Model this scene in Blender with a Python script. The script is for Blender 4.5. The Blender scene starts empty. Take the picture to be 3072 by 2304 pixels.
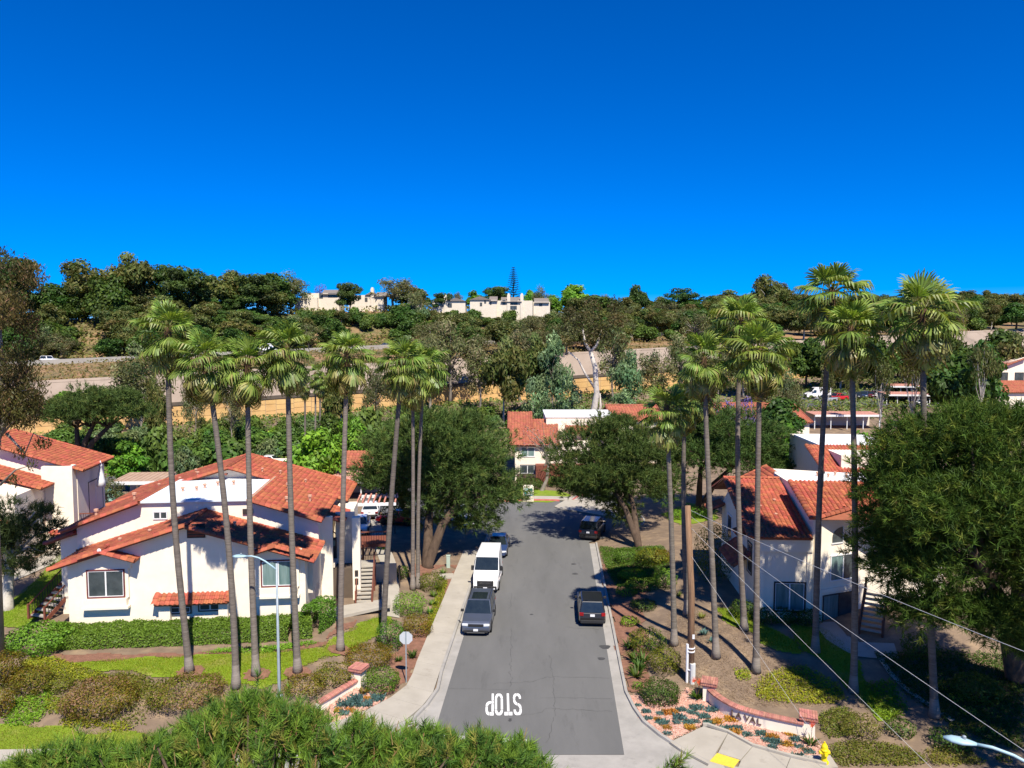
import bpy, math, random
import numpy as np
from mathutils import Vector, Matrix
R = math.radians
random.seed(7); RNG = np.random.default_rng(7)
scene = bpy.context.scene
COL = scene.collection

# ------------------------------------------------------------------ camera
PITCH = R(3.8); CH = 20.0; FPX = 2204.0
cam_d = bpy.data.cameras.new('camera'); cam = bpy.data.objects.new('camera', cam_d); COL.objects.link(cam)
cam.location = (0, 0, CH); cam.rotation_euler = (R(90) - PITCH, 0, 0)
cam_d.sensor_width = 36.0; cam_d.lens = 36.0 * FPX / 3072.0
cam_d.clip_start = 0.3; cam_d.clip_end = 6000
scene.camera = cam

# ------------------------------------------------------------------ sky and sun
SUN_EL = R(54); SUN_AZ = R(17)          # sun behind the camera, a little to its right
sun_vec = Vector((math.sin(SUN_AZ) * math.cos(SUN_EL), -math.cos(SUN_AZ) * math.cos(SUN_EL), math.sin(SUN_EL)))
world = bpy.data.worlds.new('World'); scene.world = world; world.use_nodes = True
wn = world.node_tree; wn.nodes.clear()
sky = wn.nodes.new('ShaderNodeTexSky'); sky.sky_type = 'NISHITA'; sky.sun_disc = False
sky.sun_elevation = SUN_EL; sky.sun_rotation = math.atan2(sun_vec.x, sun_vec.y)
sky.altitude = 2000; sky.air_density = 1.0; sky.dust_density = 0.0; sky.ozone_density = 4.0
hs = wn.nodes.new('ShaderNodeHueSaturation'); hs.inputs['Saturation'].default_value = 1.33
tn = wn.nodes.new('ShaderNodeMixRGB'); tn.blend_type = 'MULTIPLY'; tn.inputs[0].default_value = 1; tn.inputs[2].default_value = (0.56, 0.79, 1.33, 1)   # clear, polarised sky
bg = wn.nodes.new('ShaderNodeBackground'); bg.inputs['Strength'].default_value = 0.076
wo = wn.nodes.new('ShaderNodeOutputWorld')
wn.links.new(sky.outputs[0], tn.inputs[1]); wn.links.new(tn.outputs[0], hs.inputs['Color']); wn.links.new(hs.outputs[0], bg.inputs['Color']); wn.links.new(bg.outputs[0], wo.inputs[0])
sl = bpy.data.lights.new('sun', 'SUN'); sl.energy = 5.0; sl.angle = R(0.53); sl.color = (1.0, 0.925, 0.80)
sun = bpy.data.objects.new('sun', sl); COL.objects.link(sun)
sun.rotation_euler = sun_vec.to_track_quat('Z', 'Y').to_euler(); sun.location = (0, -20, 60)
scene.view_settings.view_transform = 'Standard'; scene.view_settings.look = 'None'
scene.view_settings.exposure = 0.62; scene.view_settings.gamma = 1.0; scene.view_settings.use_curve_mapping = False
cy = scene.cycles
cy.max_bounces = 7; cy.diffuse_bounces = 4; cy.glossy_bounces = 2; cy.transmission_bounces = 3; cy.transparent_max_bounces = 4
cy.caustics_reflective = False; cy.caustics_refractive = False; cy.sample_clamp_indirect = 6

# ------------------------------------------------------------------ surveying helpers (photo pixel -> place)
CP, SP = math.cos(PITCH), math.sin(PITCH)
def ray(u, v):
    a = (u - 1536) / FPX; b = -(v - 1152) / FPX
    return (a, CP + b * SP, -SP + b * CP)
def at(u, v, Y):
    r = ray(u, v); k = Y / r[1]
    return Vector((r[0] * k, Y, CH + r[2] * k))
def atz(u, v, z):
    r = ray(u, v); k = (z - CH) / r[2]
    return Vector((r[0] * k, r[1] * k, z))
def ss(t):
    t = np.clip(t, 0.0, 1.0); return t * t * (3 - 2 * t)

# ------------------------------------------------------------------ terrain
RDX = 0.0585                                    # the street runs a little to the right
def road_t(x, y): return (x - (1.55 + RDX * (y - 49.0)))
def road_p(t, y): return 1.55 + RDX * (y - 49.0) + t
def Yw(x): return 140.0 + (x + 91.2) * 0.417    # freeway retaining wall line
def ZwT(x): return 5.07 + (x + 91.2) * 0.0418
def ZwB(x): return np.maximum(ZwT(x) - 4.8, 0.3)
def hz(x, y):
    x = np.asarray(x, float); y = np.asarray(y, float)
    t = road_t(x, y)
    left = 1.0 * ss((-t - 7.3) / 6.0) * ss((y - 35.0) / 6.5)
    left = left * (1 - 0.55 * ss((y - 58) / 14))
    right = 1.25 * ss((t - 5.9) / 6.5) * ss((y - 38.5) / 7.0) * (1 - 0.9 * ss((y - 66) / 12))
    right = right + 1.0 * ss((x - 19) / 10) * ss((y - 33) / 5) * (1 - ss((y - 60) / 20))
    yw = Yw(x)
    f = np.clip((y - 95) / np.maximum(yw - 6 - 95, 5), 0, 1)
    front = left + right + (f ** 2) * ZwB(x)
    d = y - yw
    rr = 14.0 - 8.0 * ss((x + 40) / 140)
    back = ZwT(x) + np.where(d < 10, 0.55 * np.clip(d, 0, 10), 5.5) + 3.1 * ss((d - 12) / 42) + rr * ss((d - 82) / 52) - 26 * ss((d - 150) / 160)
    bump = 0.6 * np.sin(x * 0.11 + 1.3) * np.sin(y * 0.09) * ss((d - 84) / 20)
    return np.where(d < 0.0, front, back + bump)
def H(x, y): return float(hz(x, y))
def gp(u, v, dz=0.0):
    r = ray(u, v); k0 = 5.0; k = 5.0
    while k < 700:
        x, y, z = r[0] * k, r[1] * k, CH + r[2] * k
        if z < H(x, y) + dz: break
        k0 = k; k += max(0.4, k * 0.01)
    for _ in range(24):
        m = (k0 + k) / 2
        if CH + r[2] * m < H(r[0] * m, r[1] * m) + dz: k = m
        else: k0 = m
    x, y = r[0] * k, r[1] * k
    return Vector((x, y, H(x, y)))
def px(P):                                       # place -> photo pixel, for sizing
    x, y, z = P[0], P[1], P[2] - CH
    f = y * CP - z * SP; w = y * SP + z * CP
    return 1536 + FPX * x / f, 1152 - FPX * w / f

# ------------------------------------------------------------------ materials
MATS = {}
def mat(name, c1, c2=None, scale=6.0, rough=0.85, c3=None, bump=0.0, bscale=None, metal=0.0, spec=0.3, rnd=0.0, detail=6.0, coat=0.0, lo=0.35, hi=0.65, stretch=None, coords='Object', wear=None):
    if name in MATS: return MATS[name]
    m = bpy.data.materials.new(name); m.use_nodes = True; n = m.node_tree; n.nodes.clear(); L = n.links.new
    out = n.nodes.new('ShaderNodeOutputMaterial'); b = n.nodes.new('ShaderNodeBsdfPrincipled'); L(b.outputs[0], out.inputs[0])
    b.inputs['Roughness'].default_value = rough; b.inputs['Metallic'].default_value = metal; b.inputs['Specular IOR Level'].default_value = spec
    b.inputs['Coat Weight'].default_value = coat; b.inputs['Coat Roughness'].default_value = 0.05
    tc = n.nodes.new('ShaderNodeTexCoord'); src = tc.outputs[coords]
    if stretch:
        mp = n.nodes.new('ShaderNodeMapping'); mp.inputs['Scale'].default_value = stretch; L(src, mp.inputs[0]); src = mp.outputs[0]
    col = None
    if c2 is not None:
        t = n.nodes.new('ShaderNodeTexNoise'); t.inputs['Scale'].default_value = scale; t.inputs['Detail'].default_value = detail; t.inputs['Roughness'].default_value = 0.62
        L(src, t.inputs['Vector'])
        r = n.nodes.new('ShaderNodeValToRGB'); r.color_ramp.elements[0].position = lo; r.color_ramp.elements[1].position = hi
        r.color_ramp.elements[0].color = (*c1, 1); r.color_ramp.elements[1].color = (*c2, 1)
        if c3 is not None:
            e = r.color_ramp.elements.new((lo + hi) / 2); e.color = (*c3, 1)
        L(t.outputs['Fac'], r.inputs[0]); col = r.outputs[0]
    if wear is not None:
        t2 = n.nodes.new('ShaderNodeTexNoise'); t2.inputs['Scale'].default_value = wear[1]; t2.inputs['Detail'].default_value = 8; t2.inputs['Roughness'].default_value = 0.7; L(src, t2.inputs['Vector'])
        r2 = n.nodes.new('ShaderNodeValToRGB'); r2.color_ramp.elements[0].position = wear[2]; r2.color_ramp.elements[1].position = wear[3]
        r2.color_ramp.elements[0].color = (0, 0, 0, 1); r2.color_ramp.elements[1].color = (1, 1, 1, 1); L(t2.outputs['Fac'], r2.inputs[0])
        mx = n.nodes.new('ShaderNodeMixRGB'); L(r2.outputs[0], mx.inputs[0]); mx.inputs[2].default_value = (*wear[0], 1)
        if col is None: mx.inputs[1].default_value = (*c1, 1)
        else: L(col, mx.inputs[1])
        col = mx.outputs[0]
    if rnd > 0:
        oi = n.nodes.new('ShaderNodeObjectInfo'); at_ = n.nodes.new('ShaderNodeAttribute'); at_.attribute_name = 'rnd'
        ad = n.nodes.new('ShaderNodeMath'); ad.operation = 'ADD'; L(oi.outputs['Random'], ad.inputs[0]); L(at_.outputs['Fac'], ad.inputs[1])
        fr = n.nodes.new('ShaderNodeMath'); fr.operation = 'FRACT'; L(ad.outputs[0], fr.inputs[0])
        mr = n.nodes.new('ShaderNodeMapRange'); mr.inputs[3].default_value = 1 - rnd; mr.inputs[4].default_value = 1 + rnd; L(fr.outputs[0], mr.inputs[0])
        fr2 = n.nodes.new('ShaderNodeMath'); fr2.operation = 'MULTIPLY_ADD'; L(fr.outputs[0], fr2.inputs[0]); fr2.inputs[1].default_value = 7.31; fr2.inputs[2].default_value = 0.17
        fr3 = n.nodes.new('ShaderNodeMath'); fr3.operation = 'FRACT'; L(fr2.outputs[0], fr3.inputs[0])
        hu = n.nodes.new('ShaderNodeMapRange'); hu.inputs[3].default_value = 0.5 - 0.06 * rnd; hu.inputs[4].default_value = 0.5 + 0.06 * rnd; L(fr3.outputs[0], hu.inputs[0])
        h = n.nodes.new('ShaderNodeHueSaturation'); L(mr.outputs[0], h.inputs['Value']); L(hu.outputs[0], h.inputs['Hue'])
        if col is None: h.inputs['Color'].default_value = (*c1, 1)
        else: L(col, h.inputs['Color'])
        col = h.outputs[0]
    if col is None: b.inputs['Base Color'].default_value = (*c1, 1)
    else: L(col, b.inputs['Base Color'])
    if bump > 0:
        t3 = n.nodes.new('ShaderNodeTexNoise'); t3.inputs['Scale'].default_value = bscale or scale * 4; t3.inputs['Detail'].default_value = 5; L(src, t3.inputs['Vector'])
        bp = n.nodes.new('ShaderNodeBump'); bp.inputs['Strength'].default_value = bump; bp.inputs['Distance'].default_value = 0.03; L(t3.outputs['Fac'], bp.inputs['Height']); L(bp.outputs[0], b.inputs['Normal'])
    MATS[name] = m; return m
def leaf_mat(name, trans=0.32, rndv=0.12, gloss=0.015, tint=(1, 1, 1)):
    if name in MATS: return MATS[name]
    m = bpy.data.materials.new(name); m.use_nodes = True; n = m.node_tree; n.nodes.clear(); L = n.links.new
    out = n.nodes.new('ShaderNodeOutputMaterial')
    a = n.nodes.new('ShaderNodeAttribute'); a.attribute_name = 'leafcol'
    oi = n.nodes.new('ShaderNodeObjectInfo')
    mr = n.nodes.new('ShaderNodeMapRange'); mr.inputs[3].default_value = 1 - rndv; mr.inputs[4].default_value = 1 + rndv; L(oi.outputs['Random'], mr.inputs[0])
    k = n.nodes.new('ShaderNodeMath'); k.operation = 'MULTIPLY_ADD'; k.inputs[1].default_value = 5.7; k.inputs[2].default_value = 0.3; L(oi.outputs['Random'], k.inputs[0])
    fr = n.nodes.new('ShaderNodeMath'); fr.operation = 'FRACT'; L(k.outputs[0], fr.inputs[0])
    mh = n.nodes.new('ShaderNodeMapRange'); mh.inputs[3].default_value = 0.5 - 0.02; mh.inputs[4].default_value = 0.5 + 0.015; L(fr.outputs[0], mh.inputs[0])
    h = n.nodes.new('ShaderNodeHueSaturation'); L(a.outputs['Color'], h.inputs['Color']); L(mr.outputs[0], h.inputs['Value']); L(mh.outputs[0], h.inputs['Hue'])
    d = n.nodes.new('ShaderNodeBsdfDiffuse'); t = n.nodes.new('ShaderNodeBsdfTranslucent'); L(h.outputs[0], d.inputs[0])
    g2 = n.nodes.new('ShaderNodeMixRGB'); g2.blend_type = 'MULTIPLY'; g2.inputs[0].default_value = 1; g2.inputs[2].default_value = (1.15, 1.1, 0.5, 1); L(h.outputs[0], g2.inputs[1]); L(g2.outputs[0], t.inputs[0])
    mx = n.nodes.new('ShaderNodeMixShader'); mx.inputs[0].default_value = trans; L(d.outputs[0], mx.inputs[1]); L(t.outputs[0], mx.inputs[2])
    gl = n.nodes.new('ShaderNodeBsdfGlossy'); gl.inputs['Roughness'].default_value = 0.5
    mx2 = n.nodes.new('ShaderNodeMixShader'); mx2.inputs[0].default_value = gloss; L(mx.outputs[0], mx2.inputs[1]); L(gl.outputs[0], mx2.inputs[2])
    L(mx2.outputs[0], out.inputs[0]); MATS[name] = m; return m
def glass_mat(name, c=(0.03, 0.04, 0.045), rough=0.06):
    return mat(name, c, None, rough=rough, spec=0.7, coat=0.3)

# ------------------------------------------------------------------ mesh building
class MB:
    def __init__(s): s.v = []; s.f = []; s.mi = []
    def add(s, vs, fs, mi=0):
        o = len(s.v); s.v += [tuple(p) for p in vs]; s.f += [tuple(i + o for i in f) for f in fs]; s.mi += [mi] * len(fs); return s
    def box(s, x0, x1, y0, y1, z0, z1, mi=0):
        return s.add([(x0, y0, z0), (x1, y0, z0), (x1, y1, z0), (x0, y1, z0), (x0, y0, z1), (x1, y0, z1), (x1, y1, z1), (x0, y1, z1)],
                     [(3, 2, 1, 0), (4, 5, 6, 7), (0, 1, 5, 4), (1, 2, 6, 5), (2, 3, 7, 6), (3, 0, 4, 7)], mi)
    def obox(s, c, hx, hy, hz_, M=None, mi=0):
        vs = [Vector((sx * hx, sy * hy, sz * hz_)) for sz in (-1, 1) for sx, sy in ((-1, -1), (1, -1), (1, 1), (-1, 1))]
        c = Vector(c); vs = [(M @ p if M else p) + c for p in vs]
        return s.add(vs, [(3, 2, 1, 0), (4, 5, 6, 7), (0, 1, 5, 4), (1, 2, 6, 5), (2, 3, 7, 6), (3, 0, 4, 7)], mi)
    def beam(s, a, b, w, h, mi=0, up=(0, 0, 1)):
        a = Vector(a); b = Vector(b); d = (b - a); l = d.length; d.normalize(); up = Vector(up)
        if abs(d.dot(up)) > 0.98: up = Vector((0, 1, 0))
        r = d.cross(up).normalized(); n = r.cross(d).normalized()
        M = Matrix((r, d, n)).transposed()
        return s.obox((a + b) / 2, w / 2, l / 2, h / 2, M, mi)
    def prism(s, poly, z0, z1, mi=0):
        n = len(poly); vs = [(p[0], p[1], z0) for p in poly] + [(p[0], p[1], z1) for p in poly]
        fs = [tuple(range(n - 1, -1, -1)), tuple(range(n, 2 * n))] + [(i, (i + 1) % n, n + (i + 1) % n, n + i) for i in range(n)]
        return s.add(vs, fs, mi)
    def plate(s, pts, nrm, th, mi=0):                     # polygon pts extruded by th along nrm
        n = len(pts); nv = Vector(nrm).normalized() * th
        vs = [Vector(p) for p in pts] + [Vector(p) + nv for p in pts]
        fs = [tuple(range(n - 1, -1, -1)), tuple(range(n, 2 * n))] + [(i, (i + 1) % n, n + (i + 1) % n, n + i) for i in range(n)]
        return s.add(vs, fs, mi)
    def tube(s, pts, rad, n=8, mi=0, cap=True):
        pts = [Vector(p) for p in pts]; k = len(pts)
        if not hasattr(rad, '__len__'): rad = [rad] * k
        rings = []; prev = None
        for i, p in enumerate(pts):
            d = (pts[min(i + 1, k - 1)] - pts[max(i - 1, 0)])
            d = d.normalized() if d.length > 1e-9 else Vector((0, 0, 1))
            a = Vector((1, 0, 0)) if abs(d.x) < 0.9 else Vector((0, 1, 0))
            if prev is not None: a = prev
            r = (a - d * a.dot(d)).normalized(); q = d.cross(r); prev = r
            rings.append([p + (r * math.cos(t) + q * math.sin(t)) * rad[i] for t in [2 * math.pi * j / n for j in range(n)]])
        vs = [p for rg in rings for p in rg]
        fs = [(i * n + j, i * n + (j + 1) % n, (i + 1) * n + (j + 1) % n, (i + 1) * n + j) for i in range(k - 1) for j in range(n)]
        if cap: fs += [tuple(range(n - 1, -1, -1)), tuple((k - 1) * n + j for j in range(n))]
        return s.add(vs, fs, mi)
    def lathe(s, prof, c=(0, 0, 0), n=16, mi=0):
        return s.tube([(c[0], c[1], c[2] + z) for r, z in prof], [max(r, 1e-4) for r, z in prof], n, mi) if all(prof[i][1] != prof[i + 1][1] for i in range(len(prof) - 1)) else s._lathe(prof, c, n, mi)
    def _lathe(s, prof, c, n, mi):
        vs = [(c[0] + r * math.cos(2 * math.pi * j / n), c[1] + r * math.sin(2 * math.pi * j / n), c[2] + z) for r, z in prof for j in range(n)]
        k = len(prof)
        fs = [(i * n + j, i * n + (j + 1) % n, (i + 1) * n + (j + 1) % n, (i + 1) * n + j) for i in range(k - 1) for j in range(n)]
        fs += [tuple(range(n - 1, -1, -1)), tuple((k - 1) * n + j for j in range(n))]
        return s.add(vs, fs, mi)
    def mesh(s, name, mats):
        me = bpy.data.meshes.new(name); me.from_pydata(s.v, [], s.f)
        for m in (mats if isinstance(mats, (list, tuple)) else [mats]): me.materials.append(m)
        if any(s.mi): me.polygons.foreach_set('material_index', s.mi)
        return me
    def obj(s, name, mats, parent=None, smooth=False, bevel=0.0, kind=None, loc=None):
        me = s.mesh(name, mats)
        if smooth: me.polygons.foreach_set('use_smooth', [True] * len(me.polygons))
        o = link(name, me, parent, kind)
        if loc is not None: o.location = loc
        if bevel > 0:
            b = o.modifiers.new('bevel', 'BEVEL'); b.width = bevel; b.segments = 2; b.limit_method = 'ANGLE'; b.angle_limit = R(35)
        return o
def link(name, data, parent=None, kind=None):
    o = bpy.data.objects.new(name, data); COL.objects.link(o)
    if parent is not None: o.parent = parent
    if kind: o['kind'] = kind
    return o
def npmesh(name, V, F, mats, cols=None, rnd=None, smooth=False, colname='leafcol'):
    V = np.asarray(V, np.float32); F = np.asarray(F, np.int32); k = F.shape[1]; n = len(F)
    me = bpy.data.meshes.new(name); me.vertices.add(len(V)); me.vertices.foreach_set('co', V.ravel())
    me.loops.add(n * k); me.loops.foreach_set('vertex_index', F.ravel())
    me.polygons.add(n); me.polygons.foreach_set('loop_start', np.arange(n, dtype=np.int32) * k)
    try: me.polygons.foreach_set('loop_total', np.full(n, k, np.int32))
    except Exception: pass
    if smooth: me.polygons.foreach_set('use_smooth', np.ones(n, bool))
    for m in (mats if isinstance(mats, (list, tuple)) else [mats]): me.materials.append(m)
    if cols is not None:
        a = me.color_attributes.new(colname, 'FLOAT_COLOR', 'POINT'); c = np.ones((len(V), 4), np.float32); c[:, :3] = cols; a.data.foreach_set('color', c.ravel())
    if rnd is not None:
        a = me.attributes.new('rnd', 'FLOAT', 'POINT'); a.data.foreach_set('value', np.asarray(rnd, np.float32))
    me.update(calc_edges=True); me.validate(); return me
def thing(name, label, cat, loc=(0, 0, 0), rz=0.0, group=None):
    o = bpy.data.objects.new(name, None); COL.objects.link(o); o.location = loc; o.rotation_euler = (0, 0, rz); o.empty_display_size = 0.2
    return tag(o, label, cat, group)
def tag(o, label, cat, group=None, kind=None):
    o['label'] = label; o['category'] = cat
    if group: o['group'] = group
    if kind: o['kind'] = kind
    return o
# ================================================================== the setting
M_dirt = mat('dirt', (0.30, 0.215, 0.135), (0.16, 0.115, 0.08), 0.9, c3=(0.20, 0.145, 0.10), bump=0.5, bscale=9, lo=0.3, hi=0.7)
M_hill = mat('hill_soil', (0.33, 0.19, 0.10), (0.10, 0.10, 0.04), 0.10, c3=(0.22, 0.15, 0.075), bump=0.4, bscale=2.0, lo=0.38, hi=0.62)
M_asph = mat('asphalt', (0.115, 0.115, 0.112), (0.145, 0.144, 0.140), 0.5, rough=0.92, bump=0.25, bscale=60, lo=0.3, hi=0.7, wear=((0.085, 0.084, 0.082), 0.9, 0.56, 0.80), stretch=(1, .22, 1))
M_asph2 = mat('dark_asphalt', (0.10, 0.105, 0.115), (0.13, 0.13, 0.135), 0.3, rough=0.9)
M_conc = mat('pavement_concrete', (0.35, 0.318, 0.265), (0.41, 0.375, 0.315), 0.7, rough=0.9, bump=0.1, bscale=40, wear=((0.27, 0.24, 0.20), 1.1, 0.58, 0.78))
M_gut = mat('gutter_concrete', (0.29, 0.275, 0.25), (0.36, 0.34, 0.31), 0.9, rough=0.9, wear=((0.22, 0.21, 0.19), 0.8, 0.58, 0.74))
M_white = mat('road_paint', (0.78, 0.78, 0.76), (0.70, 0.70, 0.68), 5, rough=0.7, wear=((0.3, 0.3, 0.3), 9.0, 0.66, 0.74))
M_redk = mat('red_kerb_paint', (0.42, 0.09, 0.08), (0.50, 0.16, 0.14), 3, rough=0.7)
M_lawn = mat('lawn_turf', (0.15, 0.24, 0.010), (0.10, 0.175, 0.008), 0.8, rough=0.95, bump=0.8, bscale=30, c3=(0.18, 0.255, 0.016), lo=0.28, hi=0.7, wear=((0.30, 0.25, 0.08), 0.5, 0.52, 0.72))

def grid_sheet(name, xs, yrows, hfun, m, kind='structure'):
    # yrows(x-array, j) -> y
    nx, ny = len(xs), len(yrows)
    V = np.zeros((ny, nx, 3), np.float32)
    for j, yf in enumerate(yrows):
        y = yf(xs) if callable(yf) else np.full(nx, yf)
        V[j, :, 0] = xs; V[j, :, 1] = y; V[j, :, 2] = hfun(xs, y)
    idx = np.arange(nx * ny).reshape(ny, nx)
    F = np.stack([idx[:-1, :-1], idx[:-1, 1:], idx[1:, 1:], idx[1:, :-1]], -1).reshape(-1, 4)
    return link(name, npmesh(name, V.reshape(-1, 3), F, m, smooth=True), None, kind)
xs = np.concatenate([np.arange(-900, -60, 20), np.arange(-60, 60, 1.0), np.arange(60, 200, 4), np.arange(200, 1001, 20)])
def fy(k): return lambda x: 95 + (Yw(np.clip(x, -190, 900)) - 0.05 - 95) * k
rows = list(np.arange(-900, -30, 30)) + list(np.arange(-30, 95, 1.0)) + [fy(k) for k in np.linspace(0, 1, 30)]
def hfront(x, y):
    z = hz(x, np.minimum(y, Yw(np.clip(x, -190, 900)) - 0.06))
    t = road_t(x, y); low = (np.abs(t) < 5.4) | (y < 37.5)      # bed of the streets, under the asphalt
    dd = np.hypot(x - 3.4, y - 82)
    return z - 0.03 - 0.10 * ((t > -5.6) & (t < 5.6) & (y < 95)) * 1.0 - 0.10 * (y < 31.0)
grid_sheet('ground', xs, rows, hfront, M_dirt)
xs2 = np.concatenate([np.arange(-900, -250, 50), np.arange(-250, 420, 5.0), np.arange(420, 1001, 40)])
rows2 = [(lambda x, d=d: Yw(x) + d) for d in list(np.arange(9.9, 160, 3.0)) + list(np.arange(160, 700, 30))]
grid_sheet('hill', xs2, rows2, lambda x, y: hz(x, y) - 0.03, M_hill)

def drape(name, poly, m, dz=0.02, cell=0.14, wob=0.15, kind='structure', seed=0):
    # a patch of ground cover laid over the terrain, with an uneven edge
    poly = [(p[0], p[1]) for p in poly]; P = np.array(poly); x0, y0 = P.min(0) - cell; x1, y1 = P.max(0) + cell
    gx = np.arange(x0, x1, cell); gy = np.arange(y0, y1, cell)
    X, Y = np.meshgrid(gx, gy); rg = np.random.default_rng(seed)
    cxm, cym = X + cell / 2, Y + cell / 2
    jx = cxm + wob * np.sin(cym * 2.1 + seed) + wob * 0.6 * np.sin(cxm * 3.7 + 1 + cym * 2.9); jy = cym + wob * np.sin(cxm * 1.9 + seed * 2) + wob * 0.6 * np.sin(cym * 4.1)
    ins = inpoly(jx, jy, P)
    Z = hz(X, Y) + dz
    ny, nx = X.shape; idx = np.arange(nx * ny).reshape(ny, nx)
    F = np.stack([idx[:-1, :-1], idx[:-1, 1:], idx[1:, 1:], idx[1:, :-1]], -1)[ins[:-1, :-1]]
    V = np.stack([X, Y, Z], -1).reshape(-1, 3)
    used = np.unique(F); rm = -np.ones(len(V), int); rm[used] = np.arange(len(used))
    return link(name, npmesh(name, V[used], rm[F], m, smooth=True), None, kind)
def inpoly(X, Y, P):
    ins = np.zeros(X.shape, bool); n = len(P); j = n - 1
    for i in range(n):
        xi, yi = P[i]; xj, yj = P[j]
        c = ((yi > Y) != (yj > Y)) & (X < (xj - xi) * (Y - yi) / (yj - yi + 1e-12) + xi); ins ^= c; j = i
    return ins
def flat(name, poly, z, m, kind='structure', parent=None, th=0.0):
    b = MB()
    if th > 0: b.prism(poly, z - th, z)
    else: b.add([(p[0], p[1], z) for p in poly], [tuple(range(len(poly)))])
    o = b.obj(name, m, parent)
    if parent is None: o['kind'] = kind
    return o

# --- asphalt: the street, its turning head at the end and the cross street
KL, KR = -5.28, 5.28                                 # kerb faces, measured from the street's middle
GUT = 0.58
ys = np.arange(36.0, 74.1, 1.0)
def rl(t, y): return (road_p(t, y), y)
bulb = [(road_p(KL + GUT, 72.0), 72.0)]
cxb, cyb = road_p(-0.6, 84.0), 79.0
for a in np.linspace(R(205), R(-25), 40):
    bulb.append((cxb + 11.2 * math.cos(a), cyb + 8.8 * math.sin(a)))
poly = [rl(KL + GUT, y) for y in (33.86, 45, 60, 71.9)] + bulb[1:] + [rl(KR - GUT, y) for y in (70, 60, 45, 33.86)]
flat('street_asphalt', poly[::-1], 0.0, M_asph)
# cross street under the camera and its concrete gutter apron
flat('cross_street', [(-120, 10), (120, 10), (120, 31.4), (-120, 31.4)], -0.02, M_asph)
KLc = [(-4.12, 40.24), (-4.54, 38.47), (-5.02, 37.18), (-5.36, 36.66), (-6.1, 35.85), (-7.18, 35.05), (-9.34, 33.89), (-13.0, 33.06), (-19.0, 32.58), (-28.0, 32.4), (-80.0, 32.3)]
KRc = [(6.31, 39.93), (6.47, 38.15), (6.74, 36.75), (7.34, 35.45), (8.11, 34.23), (9.03, 33.09), (10.3, 32.5), (13.0, 32.3), (60.0, 32.2)]
apron = [(-13, 31.3), (13, 31.3)] + KRc[:-1][::-1] + [rl(KR - GUT, 40.5), rl(KR - GUT, 33.85), rl(KL + GUT, 33.85), rl(KL + GUT, 40.5)] + KLc[:8]
flat('gutter_apron', apron, -0.006, M_gut)
flat('apron_strip', [(-120, 31.36), (-13, 31.36), (-13, 33.06), (-19, 32.6), (-120, 32.4)], -0.008, M_gut)
flat('apron_strip', [(13, 31.36), (120, 31.36), (120, 32.3), (13, 32.3)], -0.008, M_gut)

# --- kerbs and gutters of the street
def strip(name, line, w_in, prof, m, parent=None, kind='structure'):
    # sweep a cross profile [(offset,z)...] along a plan polyline, offsets to its left-hand side
    pts = [Vector((p[0], p[1], 0)) for p in line]; vs = []; k = len(prof)
    for i, p in enumerate(pts):
        d = (pts[min(i + 1, len(pts) - 1)] - pts[max(i - 1, 0)]).normalized(); n = Vector((-d.y, d.x, 0))
        vs += [(p.x + n.x * o, p.y + n.y * o, z) for o, z in prof]
    fs = [(i * k + j, i * k + j + 1, (i + 1) * k + j + 1, (i + 1) * k + j) for i in range(len(pts) - 1) for j in range(k - 1)]
    fs = [f[::-1] for f in fs]
    b = MB(); b.add(vs, fs); o = b.obj(name, m, parent)
    if parent is None: o['kind'] = kind
    return o
Lk = [rl(KL, y) for y in np.arange(72.5, 41.5, -1.5)] + KLc
Rk = [rl(KR, y) for y in np.arange(69.5, 41.5, -1.5)] + KRc
strip('kerb', Lk, 0, [(0.62, -0.004), (0.02, 0.006), (0.0, 0.13), (-0.16, 0.135), (-0.16, -0.1)], M_gut)
strip('kerb', Rk[::-1], 0, [(0.62, -0.004), (0.02, 0.006), (0.0, 0.13), (-0.16, 0.135), (-0.16, -0.1)], M_gut)

# --- pavement along the left kerb, slab by slab
def slab_run(parent, inner, outer, n, z, m, gap=0.012, th=0.1):
    def lerp(line, t):
        d = [0.0]
        for i in range(1, len(line)): d.append(d[-1] + math.hypot(line[i][0] - line[i - 1][0], line[i][1] - line[i - 1][1]))
        s = t * d[-1]
        for i in range(1, len(line)):
            if s <= d[i] + 1e-9:
                k = (s - d[i - 1]) / max(d[i] - d[i - 1], 1e-9); return (line[i - 1][0] + (line[i][0] - line[i - 1][0]) * k, line[i - 1][1] + (line[i][1] - line[i - 1][1]) * k)
        return line[-1]
    for i in range(n):
        t0, t1 = i / n, (i + 1) / n; e = 0.5 * gap / 1.6 / n
        p = [lerp(inner, t0 + e), lerp(inner, t1 - e), lerp(outer, t1 - e), lerp(outer, t0 + e)]
        a = sum(p[k][0] * p[(k + 1) % 4][1] - p[(k + 1) % 4][0] * p[k][1] for k in range(4))
        if a < 0: p = p[::-1]
        b = MB(); b.prism(p, z - th, z); o = b.obj('slab', m, parent)
sw = thing('pavement', 'x', 'x'); del sw['label'], sw['category']; sw['kind'] = 'structure'
inn = [rl(KL - 0.165, y) for y in (67.0, 55, 48, 41.5)] + [(-4.3, 40.2), (-4.72, 38.5), (-5.2, 37.25), (-5.5, 36.8), (-6.25, 36.0), (-7.3, 35.2), (-9.4, 34.05), (-13.05, 33.22), (-19, 32.75), (-28, 32.57), (-80, 32.47)]
outr = [rl(KL - 1.78, y) for y in (67.0, 55, 48, 43.5)] + [(-5.85, 41.2), (-6.1, 40.2), (-6.79, 38.98), (-7.4, 38.2), (-8.0, 37.5), (-8.92, 36.72), (-11, 35.6), (-14, 34.75), (-19.5, 34.2), (-28.3, 33.97), (-80, 33.87)]
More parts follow.
